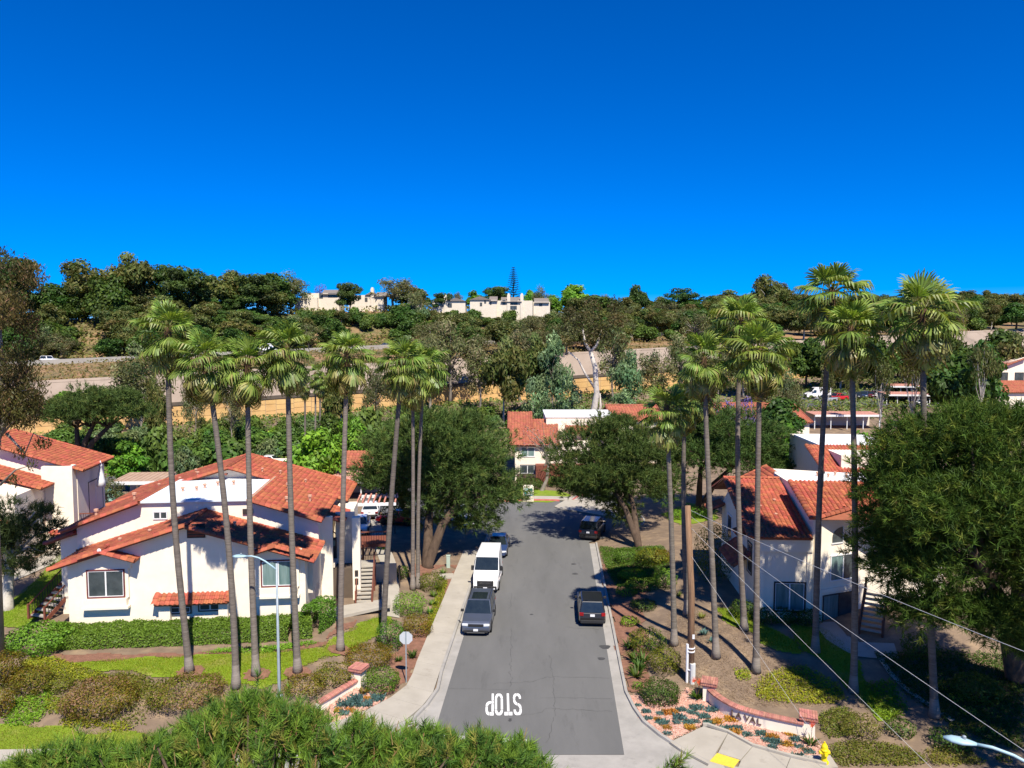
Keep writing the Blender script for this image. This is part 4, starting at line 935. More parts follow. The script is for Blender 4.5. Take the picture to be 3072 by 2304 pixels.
        for i in range(n):
            b = MB(); bx(b, x0 + i * w + .02, x0 + (i + 1) * w - .02, .001, .014 + .004 * i, z0 + .02, z1 - .02); b.obj('pane', (glass or M_glass) if not isinstance(glass, (list, tuple)) else glass[i % len(glass)], W_)
        return W_
    def pxwin(s, u0, v0, u1, v1, y, **k):
        a = s.on(u0, v1, y); c = s.on(u1, v0, y); return s.window(a.x, c.x, a.z, c.z, y, **k)
def vent(h, p, hgt=.45, r=.06, n=None):
    b = MB(); b.lathe([(r, 0), (r, hgt * .7), (r * 1.7, hgt * .72), (r * 1.7, hgt), (r * .4, hgt + .03)], (0, 0, 0), 8); o = b.obj('vent_pipe', M_vent, h.root); o.location = p; return o
SLP = .33
def upv(dx, dy, s=SLP): return Vector((dx, dy, s)).normalized()

# ---------------------------------------------------------------- the white house left of the street
Ox = at(210, 1900, 45.6).x; h1 = House('apartment_house', 'large white stucco house with stepped orange tile gables left of the street', (Ox, 45.6, H(Ox, 45.6) - .05), math.atan(.1))
LA = 14.7; EA = 4.55; xm = 7.45; ZA = EA + .31 * xm
h1.wall('front_wall', [(0, -.6), (LA, -.6), (LA, EA), (xm, ZA), (0, EA)], 0, 3.6)
kA = math.sqrt(1 + .31 ** 2)
h1.plane((-.85, -.62, EA - .31 * .85 + .16), (-.85, 3.6, EA - .31 * .85 + .16), (1 / kA, 0, .31 / kA), (xm + .85) * kA, rake=(True, True))
h1.plane((LA + .7, -.62, EA - .31 * .7 + .16), (LA + .7, 3.6, EA - .31 * .7 + .16), (-1 / kA, 0, .31 / kA), (LA - xm + .7) * kA, rake=(True, True))
h1.caps((xm, -.7, ZA + .24), (xm, 3.6, ZA + .24), (0, 0, 1))
# second step
xl, xr2, zf = 3.2, 10.4, 7.75
h1.wall('middle_wall', [(-1.05, -.6), (15.0, -.6), (15.0, 6.15), (xr2, zf - .12), (xl, zf - .12), (-1.05, 6.0)], 3.6, 11.2)
sl_l = (zf - 5.9) / (xl + 1.85); kl = math.sqrt(1 + sl_l ** 2)
h1.plane((-1.85, 3.0, 5.9), (-1.85, 11.2, 5.9), (1 / kl, 0, sl_l / kl), (xl + 1.85) * kl, rake=(True, False))
sl_r = (zf - 6.15) / (15.35 - xr2); kr = math.sqrt(1 + sl_r ** 2)
h1.plane((15.35, 3.0, 6.2), (15.35, 11.2, 6.2), (-1 / kr, 0, sl_r / kr), (15.35 - xr2) * kr, rake=(True, False))
b = MB(); b.box(xl, xr2, 3.35, 11.1, zf - .1, zf + .03); b.obj('flat_roof', M_flat, h1.root)
b = MB(); b.box(xr2 - .02, xr2 + .16, 3.3, 11.1, zf + .03, zf + .12); b.obj('roof_flashing', mat('flashing', (.55, .40, .26), (.48, .34, .22), 4, rough=.6), h1.root)
# rear gable
ZC = 8.70; xc = 7.05; hw = 9.15; EC = 5.95; slc = (ZC - EC) / hw; kc = math.sqrt(1 + slc ** 2)
h1.wall('rear_wall', [(xc - hw + .7, -.6), (xc + hw - .7, -.6), (xc + hw - .7, EC + .08), (xc, ZC - .16), (xc - hw + .7, EC + .08)], 11.2, 16.6)
h1.plane((xc - hw, 10.6, EC), (xc - hw, 17.2, EC), (1 / kc, 0, slc / kc), hw * kc)
h1.plane((xc + hw, 10.6, EC), (xc + hw, 17.2, EC), (-1 / kc, 0, slc / kc), hw * kc)
h1.caps((xc, 10.5, ZC + .08), (xc, 17.2, ZC + .08), (0, 0, 1))
h1.caps((6.8, 10.2, ZC - .55), (6.8, 10.9, ZC - .55), (0, 0, 1))
# small lower roof at the left flank, little ridge hump on the right flank
h1.plane((-3.0, 3.3, 5.05), (-3.0, 9.0, 5.05), upv(1, 0, .36), 2.0, rake=(True, False))
h1.wall('flank_wall', [(-2.2, -.6), (-1.05, -.6), (-1.05, 5.5), (-2.2, 5.2)], 3.75, 9.0)
h1.plane((16.6, 5.2, 5.55), (16.6, 8.4, 5.55), upv(-1, 0, .33), 2.2, rake=(True, True))
# windows of the front
a = h1.on(269, 1789, -.02); c = h1.on(372, 1709, -.02)
w1 = h1.window(a.x, c.x, a.z, c.z, -.15, n=2)
b = MB(); b.box(a.x - .55, c.x + .45, -.148, 0, c.z + .10, c.z + .95); b.box(a.x - .30, c.x + .30, -.148, 0, a.z - .1, c.z + .1); b.obj('window_bay', M_stuc, h1.root)
b = MB(); b.box(a.x - .22, c.x + .22, -.36, 0, a.z - .60, a.z - .11); b.box(a.x - .34, c.x + .34, -.44, 0, a.z - .76, a.z - .60); b.obj('sill_box', M_stuc, h1.root)
xmid = (a.x + c.x) / 2 - .02; zt_ = c.z + 1.42
h1.plane((xmid + 2.05, -.75, zt_ - .68), (xmid + 2.05, .3, zt_ - .68), upv(-1, 0, .31), 2.15, rake=(True, False))
h1.plane((xmid - 1.3, -.75, zt_ - .42), (xmid - 1.3, .3, zt_ - .42), upv(1, 0, .31), 1.4, rake=(True, False))
h1.caps((xmid, -.85, zt_ + .08), (xmid, .4, zt_ + .08), (0, 0, 1)); b = MB(); b.add([(xmid - 1.7, -.15, zt_ - .68), (xmid + 1.6, -.15, zt_ - .68), (xmid, -.15, zt_ - .14), (xmid - 1.7, 0, zt_ - .68), (xmid + 1.6, 0, zt_ - .68), (xmid, 0, zt_ - .14)], [(0, 1, 2), (5, 4, 3), (1, 0, 3, 4), (2, 1, 4, 5), (0, 2, 5, 3)]); b.obj('gable_face', M_stuc, h1.root)
b = MB(); p_ = MB(); b.lathe([(.13, 0), (.10, .03)], (0, 0, 0), 12); o = b.obj('ridge_end_cap', M_alu, h1.root); o.location = (xmid, -.87, zt_ + .10); o.rotation_euler = (R(90), 0, 0)
a = h1.on(789, 1756, -.02); c = h1.on(883, 1680, -.02)
h1.window(a.x, c.x, a.z, c.z, -.15, n=2, glass=(M_glass2, M_glass2))
b = MB(); b.box(a.x - .4, c.x + .5, -.148, 0, c.z + .10, c.z + .75); b.box(a.x - .30, c.x + .30, -.148, 0, a.z - .1, c.z + .1); b.obj('window_bay', M_stuc, h1.root)
b = MB(); b.box(a.x - .22, c.x + .22, -.36, 0, a.z - .60, a.z - .11); b.box(a.x - .34, c.x + .34, -.44, 0, a.z - .76, a.z - .60); b.obj('sill_box', M_stuc, h1.root)
xm2 = (a.x + c.x) / 2 - .05; zt2 = c.z + 1.15
h1.plane((xm2 - 1.6, -.75, zt2 - .5), (xm2 - 1.6, .3, zt2 - .5), upv(1, 0, .31), 1.68, rake=(True, False))
h1.plane((xm2 + 2.2, -.75, zt2 - .7), (xm2 + 2.2, .3, zt2 - .7), upv(-1, 0, .31), 2.3, rake=(True, False)); h1.caps((xm2, -.85, zt2 + .08), (xm2, .4, zt2 + .08), (0, 0, 1))
# awning over the low windows
a = h1.on(463, 1815, -.6); c = h1.on(685, 1774, 0)
h1.plane((a.x, -.68, a.z), (c.x + .1, -.68, a.z), upv(0, 1, .7), .84, rake=(True, True), e=.33)
b = MB(); b.box(a.x + .15, a.x + .85, -.35, 0, -.3, a.z + .2); b.obj('awning_pier', M_stuc, h1.root); b = MB(); b.box(c.x - .55, c.x + .02, -.35, 0, -.3, a.z + .2); b.obj('awning_pier', M_stuc, h1.root)
h1.pxwin(508, 1820, 571, 1839, -.02, trim=M_dtrim, fr=.08); h1.pxwin(599, 1811, 662, 1831, -.02, trim=M_dtrim, fr=.08)
# attic vent, upper window, dark panel
a = h1.on(562, 1614, 0); c = h1.on(615, 1570, 0); b = MB(); b.box(a.x, c.x, -.06, .0, a.z, c.z); vt = b.obj('attic_vent', M_dtrim, h1.root)
for i in range(4): b = MB(); zz = a.z + .1 + (c.z - a.z - .2) * i / 4; b.box(a.x + .06, c.x - .06, -.09, -.061, zz, zz + .09); b.obj('louvre', M_redwood, vt)
h1.pxwin(461, 1535, 501, 1557, 3.58, n=2, trim=M_alu, fr=.03)
a = h1.on(729, 1543, 3.6); c = h1.on(759, 1526, 3.6); b = MB(); b.box(a.x, c.x, 3.5, 3.6, a.z, c.z); b.obj('wall_vent', M_dtrim, h1.root)
a = h1.on(230, 1661, 3.6); b = MB(); b.box(a.x, a.x + .12, 3.5, 3.6, a.z, a.z + .3); b.obj('wall_slot', M_dtrim, h1.root)  # dark box standing for a small dark slot in the wall
for x_, y_, z_ in ((1.6, 6.5, 7.2), (-.2, 4.6, 6.5), (12.6, 5.0, 7.0), (12.0, 8.5, 7.3), (13.9, 6.8, 6.7)): vent(h1, (x_, y_, z_), .55, .09)
for x_, y_, z_ in ((4.3, 12, 7.9), (2.4, 13.5, 7.2), (1.2, 12.3, 6.95), (3.2, 15, 7.6), (10.5, 13, 7.7), (12.6, 12.4, 7.05), (9.3, 12, 8.1), (2.6, 1.5, 5.5), (4.6, 1.2, 6.1), (9.2, 1.4, 6.45), (9.8, 1.9, 6.3)): vent(h1, (x_, y_, z_), .3, .07)
for x_, y_ in ((6.2, 7.5), (6.9, 8.3), (5.9, 6.6), (8.0, 8.5), (5.0, 6.4)): vent(h1, (x_, y_, zf), .35, .08)
# entry recess at the right flank
b = MB(); b.box(15.0, 15.8, 4.6, 4.9, -.6, 6.1); b.box(17.2, 17.75, 4.55, 5.1, -.6, 6.0); b.obj('entry_pier', M_stuc, h1.root)
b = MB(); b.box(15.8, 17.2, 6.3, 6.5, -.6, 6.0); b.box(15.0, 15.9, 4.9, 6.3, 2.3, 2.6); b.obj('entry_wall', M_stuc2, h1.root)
b = MB(); b.box(14.4, 15.02, .9, 3.55, 1.9, 4.1); b.obj('side_bay', M_stuc2, h1.root)
a = h1.on(985, 1697, 6.28); c = h1.on(1010, 1612, 6.28); b = MB(); b.box(a.x, c.x, 6.2, 6.3, a.z, c.z); dr = b.obj('entry_door', M_dtrim, h1.root); b = MB(); b.box(a.x + .1, c.x - .1, 6.16, 6.199, a.z + 1.5, c.z - .2); b.obj('pane', M_glass2, dr)
b = MB(); b.box(15.0, 17.6, 4.95, 6.2, -.5, 2.2); b.obj('entry_shadow_wall', mat('stucco_painted_shade', (.10, .075, .055), (.12, .09, .065), 2), h1.root)  # dark brown colour stands in for the shade inside the entry
for zz in (1.15, 1.75): b = MB(); b.box(17.36, 17.6, 4.50, 4.549, zz, zz + .42); b.obj('letter_box', M_iron, h1.root)
# rear right flank: wall under the eave, balcony, patio wall, trellis
b = MB(); b.box(15.5, 16.9, 8.6, 11.1, -.6, 5.7); b.obj('right_wing_wall', M_stuc, h1.root)
b = MB(); b.box(16.9, 19.4, 9.0, 11.4, 2.55, 2.8); bal = b.obj('balcony', M_redwood, h1.root)
b = MB(); b.beam((16.9, 9.0, 3.75), (19.4, 9.0, 3.75), .08, .08); b.beam((19.4, 9.0, 3.75), (19.4, 11.4, 3.75), .08, .08); b.obj('balcony_rail', M_redwood, bal)
for i in range(13): b = MB(); x_ = 17.0 + i * .19; b.box(x_, x_ + .025, 8.985, 9.015, 2.8, 3.72); b.obj('baluster', M_iron, bal)
for x_ in (17.0, 19.3): b = MB(); b.box(x_, x_ + .14, 9.05, 9.19, -.6, 2.55); b.obj('post', M_redwood, bal)
b = MB(); b.box(16.95, 20.1, 8.4, 8.6, -.6, 1.35); b.obj('patio_wall', M_stuc3, h1.root)
tr = MB(); tr.box(16.6, 19.9, 12.0, 12.15, 5.1, 5.35); trl = tr.obj('trellis', M_alu, h1.root); tr = MB(); tr.box(16.6, 19.9, 15.0, 15.15, 5.1, 5.35); tr.obj('trellis_beam', M_alu, trl)
for i in range(8): b = MB(); b.box(16.7 + i * .44, 16.82 + i * .44, 12.0, 15.1, 5.36, 5.5); b.obj('slat', mat('pink_slat', (.55, .24, .18), (.5, .2, .15), 4), trl)
h1.finish(300)

# ---------------------------------------------------------------- outdoor stairs
def stair(name, label, P0, P1, width, n, rail=True, landing=None, m_tread=None, group=None):
    # straight open flight from P0 (foot) to P1 (head), tread by tread
    P0 = Vector(P0); P1 = Vector(P1); d = P1 - P0; f = Vector((d.x, d.y, 0)).normalized(); s_ = Vector((f.y, -f.x, 0)); t = thing(name, label, 'stair', P0, 0, group)
    for i in range(n):
        k = (i + .7) / n; c = Vector((d.x * k, d.y * k, d.z * (i + 1) / n)); b = MB(); M = Matrix((s_, f, Vector((0, 0, 1)))).transposed(); b.obox(c, width / 2, .15, .045, M); b.obj('tread', m_tread or M_conc, t)
    for sg in (-1, 1):
        o = s_ * sg * (width / 2 + .05); b = MB(); b.beam(o + Vector((0, 0, 0)), o + d, .07, .28); b.obj('stringer', M_redwood, t)
        if rail:
            b = MB(); b.beam(o + Vector((0, 0, .95)), o + d + Vector((0, 0, .95)), .06, .07); b.obj('handrail', M_redwood, t)
            for i in range(2 * n):
                k = (i + .5) / (2 * n); p_ = o + d * k; b = MB(); b.box(p_.x - .014, p_.x + .014, p_.y - .014, p_.y + .014, p_.z, p_.z + .92); b.obj('baluster', M_iron, t)
            for k in (0, 1): p_ = o + d * k; b = MB(); b.box(p_.x - .05, p_.x + .05, p_.y - .05, p_.y + .05, p_.z - .1, p_.z + 1.05); b.obj('newel_post', M_redwood, t)
    if landing is not None:
        w_, l_ = landing; c = d + f * (l_ / 2); b = MB(); b.obox(c, w_ / 2, l_ / 2, .09, Matrix((s_, f, Vector((0, 0, 1)))).transposed()); b.obj('landing', M_conc, t)
        for sx_ in (-1, 1):
            for sy_ in (0.08, .92): p_ = d + f * (l_ * sy_) + s_ * sx_ * (w_ / 2 - .08); b = MB(); b.box(p_.x - .06, p_.x + .06, p_.y - .06, p_.y + .06, -.4, p_.z - .09); b.obj('post', M_redwood, t)
        for (q0, q1) in (((-w_ / 2, l_), (w_ / 2, l_)),):
            a_ = d + s_ * q0[0] + f * q0[1]; c_ = d + s_ * q1[0] + f * q1[1]; b = MB(); b.beam(a_ + Vector((0, 0, 1.0)), c_ + Vector((0, 0, 1.0)), .06, .07); b.obj('handrail', M_redwood, t)
            for i in range(10): p_ = a_.lerp(c_, (i + .5) / 10); b = MB(); b.box(p_.x - .014, p_.x + .014, p_.y - .014, p_.y + .014, p_.z, p_.z + .97); b.obj('baluster', M_iron, t)
    return t
Pa = gp(1092, 1815); stair('outdoor_stair', 'straight open stair with red-brown stringers at the white house entry', Pa, Pa + Vector((-.35, 2.9, 1.9)), 1.05, 10, landing=(1.2, 1.2))
Pq = Pa + Vector((-.95, 4.0, 1.95)); stair('outdoor_stair', 'upper flight with brown railing climbing left to the entry landing', Pq, Pq + Vector((-2.1, .1, 1.5)), 1.0, 7)
Pb = gp(110, 1862); stair('outdoor_stair', 'brown stair with landing and iron balusters at the white house left flank', Pb, Pb + Vector((.85, 2.6, 1.75)), 1.35, 7, landing=(1.6, 1.7))
Pc = Pb + Vector((1.6, 4.0, 1.85)); stair('outdoor_stair', 'short upper flight beside the left flank landing of the white house', Pc, Pc + Vector((1.3, .3, 1.0)), 1.0, 5, rail=True)

# ---------------------------------------------------------------- left-edge house
Q = atz(251, 1412, 7.8 + .0); h2 = House('apartment_house', 'white house with steep orange roofs at the left picture edge', (Q.x, Q.y, 0.5), R(9), tm=M_tile)
ez = Q.z - .5; RW = 9.0; s2 = .33; k2 = math.sqrt(1 + s2 * s2)
h2.plane((0, 0, ez), (0, 7.2, ez), (-1 / k2, 0, s2 / k2), RW * k2)
h2.plane((-2 * RW, 0, ez), (-2 * RW, 7.2, ez), (1 / k2, 0, s2 / k2), RW * k2, tiles=False)
h2.wall('main_wall', [(-.8, -.8), (-.8, ez + .1), (-RW, ez + RW * s2 - .2), (-2 * RW + .8, ez + .1), (-2 * RW + .8, -.8)][::-1], .6, 6.8)
b = MB(); b.box(-3.4, -.85, -.3, .595, -.8, ez + .5); b.obj('bay_wall', M_stuc, h2.root)
h2.window(3.0, 6.2, 2.6, 5.6, -.82, axis='x', facing=1, n=2, trim=M_dtrim)
# deck rail and umbrella side
b = MB(); b.box(-.8, 2.0, .8, 6.2, 2.0, 2.2); dk = b.obj('deck', M_redwood, h2.root)
b = MB(); b.beam((-.8, .8, 3.2), (2.0, .8, 3.2), .08, .08); b.beam((2.0, .8, 3.2), (2.0, 6.2, 3.2), .08, .08); b.obj('handrail', M_redwood, dk)
for i in range(14): b = MB(); b.box(-.7 + i * .2, -.67 + i * .2, .785, .815, 2.2, 3.16); b.obj('baluster', M_iron, dk)
# lower front wing
e2 = ez - 1.05
h2.wall('front_wing_wall', [(-14, -.8), (-3.2, -.8), (-3.2, e2), (-9, e2 + 1.7), (-14, e2 + 1.7)], -5.5, .58)
h2.plane((-2.4, -2.6, e2), (-2.4, .5, e2), (-1 / k2, 0, s2 / k2), 5.5 * k2)
h2.plane((-4.8, -6.2, e2 + .3), (-4.8, -2.7, e2 + .3), (-1 / k2, 0, s2 / k2), 5.5 * k2)
h2.window(-2.2, -.9, 2.6, 4.7, -3.18, axis='x', facing=1, n=2, trim=M_dtrim, glass=(M_glass, M_glass2)); h2.window(-2.4, -.6, -.3, 1.2, -3.18, axis='x', facing=1, n=2, trim=M_dtrim)
h2.window(-4.6, -4.0, 3.2, 4.4, -3.18, axis='x', facing=1, n=1, trim=M_dtrim)
# porch rooflet on its white pier
h2.plane((-3.0, -9.0, 4.15), (-3.0, -6.4, 4.15), (-1 / k2, 0, s2 / k2), 3.0)
b = MB(); b.box(-5.2, -4.2, -8.6, -7.8, -1.0, 4.4); b.obj('porch_pier', M_stuc, h2.root)
b = MB(); b.box(-9, -4.3, -6.6, -5.52, -.8, 4.9); b.obj('porch_wall', M_stuc, h2.root)
h2.plane((-2.7, .1 - .9, 1.75), (3.6, .1 - .9, 1.75), upv(0, 1, .5), 1.2)
b = MB(); b.box(-2.6, 3.4, -.1, .25, -.8, 1.7); b.obj('carport_back_wall', M_stuc, h2.root)
for x_ in (-2.5, .4, 3.3): b = MB(); b.box(x_, x_ + .1, -.75, -.65, -.8, 1.7); b.obj('post', M_brown, h2.root)
h2.finish(300)
Ps = gp(112, 1645); stair('outdoor_stair', 'dark wooden stair climbing to the left-edge house porch', Ps, Ps + Vector((.75, 3.2, 2.1)), 1.6, 9, landing=(1.8, 1.5), m_tread=mat('worn_tread', (.40, .30, .25), (.32, .24, .2), 3))
Pt = Ps + Vector((.2, 4.6, 2.15)); stair('outdoor_stair', 'red-stringered upper flight under the left-edge house rooflet', Pt, Pt + Vector((-2.2, .2, 1.5)), 1.0, 7)

# ---------------------------------------------------------------- house on the right of the street
O3 = Vector((16.25, 47.9, H(18, 47.9) - .1)); h3 = House('apartment_house', 'white house with orange barrel-tile roofs right of the street', O3, -math.atan(RDX) * 1.0)
W3 = 3.6; E3 = 6.74 - O3.z
h3.wall('west_wall', [(0, -1.2), (W3, -1.2), (W3, E3 - .1), (0, E3 - .1)], 0, 10.2)
b = MB(); b.add([(0, 0, E3 - .12), (0, 10.2, E3 - .12), (0, 7.0, E3 + 2.2), (0, 6.6, E3 + 2.2), (W3 - .1, 0, E3 - .12), (W3 - .1, 10.2, E3 - .12), (W3 - .1, 7.0, E3 + 2.2), (W3 - .1, 6.6, E3 + 2.2)], [(3, 2, 1, 0), (4, 5, 6, 7), (0, 4, 7, 3), (1, 2, 6, 5), (2, 3, 7, 6)]); b.obj('west_gable', M_stuc, h3.root)
k3 = math.sqrt(1 + .33 ** 2)
h3.plane((-.55, -.5, E3), (W3 - .15, -.5, E3), (0, 1 / k3, .33 / k3), 7.5 * k3, rake=(True, False))
h3.plane((-.55, 10.9, E3 + .95), (W3 - .15, 10.9, E3 + .95), (0, -1 / k3, .38 / k3), 3.9 * k3, rake=(True, False))
h3.caps((-.7, 7.0, E3 + 2.55), (W3 - .2, 7.0, E3 + 2.55), (0, 0, 1))
E4 = 8.15 - O3.z
b = MB(); poly4 = [(W3, -.05), (W3 + .35, -.6), (W3 + 4.2, 1.15), (W3 + 9, 1.2), (W3 + 9, 10), (W3, 10)]
b.prism(poly4, -1.2, E4 - .15); b.obj('east_wall', M_stuc, h3.root)
b = MB(); b.add([(W3 - .02, -.05, E4 - .2), (W3 - .02, 8.8, E4 - .2), (W3 - .02, 8.8, E4 + 1.2), (W3 - .02, 3.6, E4 + 1.2), (W3 + .3, -.05, E4 - .2), (W3 + .3, 8.8, E4 - .2), (W3 + .3, 8.8, E4 + 1.2), (W3 + .3, 3.6, E4 + 1.2)], [(3, 2, 1, 0), (4, 5, 6, 7), (0, 4, 7, 3), (2, 6, 5, 1), (3, 7, 6, 2)]); b.obj('parapet_wall', M_stuc, h3.root)
def cut(p): return p.y < -.75 + (p.x - W3) * .45
h3.plane((W3 - .35, -.95, E4 - .02), (W3 + 8, -.95, E4 - .02), (0, 1 / k3, .33 / k3), 4.7 * k3, rake=(True, False), skip=cut, name='east_roof_deck', deckm=M_fascia, th=.03)
h3.caps((W3 - .3, -1.0, E4 + .02), (W3 + 4.5, 1.15, E4 + .74), (0, 0, 1), 'r')
b = MB(); b.box(W3 + .25, W3 + 9, 3.7, 9.6, E4 + 1.0, E4 + 1.13); b.obj('flat_roof', M_flatw, h3.root)
b = MB(); b.lathe([(.05, 0), (.05, 1.25), (.12, 1.27), (.12, 1.4), (.02, 1.5)], (0, 0, 0), 8); o = b.obj('flue', M_iron, h3.root); o.location = (W3 + 1.6, 2.9, E4 + 1.0)
for x_, y_ in ((W3 + 3, 8), (W3 + 3.6, 7.4), (W3 + 4.4, 8.2), (W3 + 5, 7.6), (W3 + 5.4, 7.9)): vent(h3, (x_, y_, E4 + 1.13), .3, .07)
for x_, y_ in ((1.8, 2.6), (2.2, 4.4), (1.0, 3.6)): vent(h3, (x_, y_ - .5, E3 + .33 * y_ - .05), .22, .07)
h3.pxwin(2324, 1750, 2413, 1830, -.02, trim=M_dtrim, glass=(M_glass2, M_glass2))
a = h3.on(2281, 1660, 0); c = h3.on(2430, 1655, 0)
b = MB(); b.box(.02, .5, -.12, 0, -1.0, 4.6); b.box(W3 - .35, W3 - .02, -.12, 0, -1.0, 4.6); b.box(.02, W3 - .02, -.22, 0, 4.6, E3 - .12); b.obj('front_reveal', M_stuc, h3.root)
# canted bay windows: built flush in the bay's own frame
def bay_win(x0, x1, z0, z1, arch=False, n=2, trim=None):
    th = math.atan2(1.75, 3.85); e = thing('x', 'x', 'x'); bpy.data.objects.remove(e)
    t = bpy.data.objects.new('bay_window', None); COL.objects.link(t); t.parent = h3.root; t.location = (W3 + .35, -.6, 0); t.rotation_euler = (0, 0, th)
    b = MB(); g = .06
    if arch:
        pts = [(x1, z0), (x1, z0 + .55)] + [(x1 - (x1 - x0) * (1 - math.cos(a)) , z0 + .55 + (z1 - z0 - .55) * math.sin(a)) for a in np.linspace(0, math.pi / 2, 8)][::-1][:0] + [(x1, z1)] + [(x1 - (x1 - x0) * math.sin(a), z0 + .35 + (z1 - z0 - .35) * math.cos(a)) for a in np.linspace(.05, math.pi / 2, 8)] + [(x0, z0)]
        b.add([(p_[0], -.03, p_[1]) for p_ in pts] + [(p_[0], 0, p_[1]) for p_ in pts], [tuple(range(len(pts) - 1, -1, -1))] + [(i, (i + 1) % len(pts), len(pts) + (i + 1) % len(pts), len(pts) + i) for i in range(len(pts))]); b.obj('pane', M_glass, t)
        b = MB(); b.box(x0 - .06, x1 + .06, -.07, -.002, z0 - .08, z0); b.box(x1, x1 + .06, -.07, -.002, z0, z1 + .05); b.obj('window_frame', M_alu, t); return
    b.box(x0 - .07, x1 + .07, -.06, -.002, z1, z1 + .07); b.box(x0 - .07, x1 + .07, -.06, -.002, z0 - .07, z0); b.box(x0 - .07, x0, -.06, -.002, z0, z1); b.box(x1, x1 + .07, -.06, -.002, z0, z1); xm_ = (x0 + x1) / 2; b.box(xm_ - .04, xm_ + .04, -.05, -.002, z0, z1); b.obj('window_frame', trim or M_alu, t)
    for (p0, p1, gm) in ((x0, xm_ - .04, M_glass2), (xm_ + .04, x1, M_glass)): b = MB(); b.box(p0, p1, -.02, -.003, z0, z1); b.obj('pane', gm, t)
bay_win(.9, 1.75, E4 - 1.75, E4 - .75, True); bay_win(.85, 2.9, 2.75, 4.35); bay_win(.3, 2.9, .15, 1.75, trim=M_dtrim)
b = MB(); b.box(-.05, 3.9, -.10, -.002, 2.0, 2.25); o = b.obj('string_course', M_stuc, h3.root); o.location = (W3 + .35, -.6, 0); o.rotation_euler = (0, 0, math.atan2(1.75, 3.85))
# west side: windows, brown awnings, rear wing
h3.window(6.9, 8.2, 3.4, 5.1, .0, axis='x', facing=-1, n=1, trim=M_alu); h3.window(1.2, 2.2, 2.6, 4.6, .0, axis='x', facing=-1, n=1, trim=M_dtrim)
h3.plane((-1.2, 1.6, 3.0), (-1.2, 5.4, 3.0), upv(1, 0, .75), 1.5, rake=(True, True), deckm=M_brown)
h3.plane((-.95, 1.2, 5.2), (-.95, 2.6, 5.2), upv(1, 0, .5), .95, rake=(False, True), deckm=M_brown)
h3.plane((-1.3, 9.2, E3 - .5), (-1.3, 10.6, E3 - .5), upv(1, 0, .4), 1.3, rake=(True, True), deckm=M_brown)
h3.wall('rear_wing_wall', [(W3 - .6, -1.2), (W3 + 9, -1.2), (W3 + 9, E4 + .2), (W3 + 1.2, E4 + .6), (W3 - .6, E4 - .1)], 10.2, 14)
h3.plane((W3 - 1.2, 9.8, E4 - .3), (W3 - 1.2, 14.2, E4 - .3), upv(1, 0, .5), 2.4, rake=(True, True))
h3.window(11.4, 12.2, E4 - .9, E4 - .2, W3 - .62, axis='x', facing=-1, n=1, trim=M_dtrim)
# further roofs of the same block
h3.wall('far_wing_wall', [(12.0, -1.2), (19, -1.2), (19, 8.2), (12.0, 8.2)], 17.5, 32)
h3.plane((10.4, 15.0, 6.2), (19.5, 15.0, 6.2), upv(0, 1, .33), 7.2, rake=(True, True))
b = MB(); b.box(11.8, 19, 22.0, 30, 8.22, 8.4); b.obj('flat_roof', M_flatw, h3.root)
h3.finish(300)
Pr = gp(2612, 1905); stair('outdoor_stair', 'dark stair with railing in the shade right of the right house', Pr, Pr + Vector((1.5, 2.4, 1.7)), 1.2, 8)
# ================================================================== planting near the street
ORD = ['first', 'second', 'third', 'fourth', 'fifth', 'sixth', 'seventh', 'eighth', 'ninth', 'tenth', 'eleventh', 'twelfth', 'thirteenth', 'fourteenth', 'fifteenth', 'sixteenth', 'seventeenth', 'eighteenth', 'nineteenth', 'twentieth']
def nth(i): return ORD[i] if i < 20 else '%d%s' % (i + 1, {1: 'st', 2: 'nd', 3: 'rd'}.get((i + 1) % 10, 'th') if (i + 1) // 10 % 10 != 1 else 'th')
PAL = dict(green=[(.085, .175, .018, 3), (.12, .22, .025, 2), (.06, .125, .016, 2)], bright=[(.15, .30, .025, 3), (.20, .36, .04, 2), (.10, .21, .02, 2)],
           olive=[(.15, .175, .016, 3), (.19, .20, .02, 2), (.105, .135, .014, 2)], bronze=[(.20, .14, .02, 3), (.175, .165, .014, 4), (.27, .17, .07, 1), (.12, .135, .014, 2)],
           pink=[(.28, .17, .10, 3), (.20, .13, .05, 2), (.17, .14, .02, 3)], brown=[(.17, .115, .01, 3), (.15, .145, .012, 3), (.22, .13, .018, 1)],
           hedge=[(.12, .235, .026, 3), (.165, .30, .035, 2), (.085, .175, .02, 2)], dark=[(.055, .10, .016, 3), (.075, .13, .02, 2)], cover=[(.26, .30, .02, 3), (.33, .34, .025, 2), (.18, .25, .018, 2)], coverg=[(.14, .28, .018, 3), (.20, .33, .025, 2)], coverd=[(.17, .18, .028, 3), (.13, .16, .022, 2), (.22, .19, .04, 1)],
           blue=[(.085, .17, .16, 3), (.12, .22, .20, 2), (.06, .12, .12, 2)], orange=[(.48, .22, .03, 3), (.40, .25, .05, 2), (.30, .20, .04, 1)], yellow=[(.36, .30, .03, 3), (.20, .20, .03, 2)])
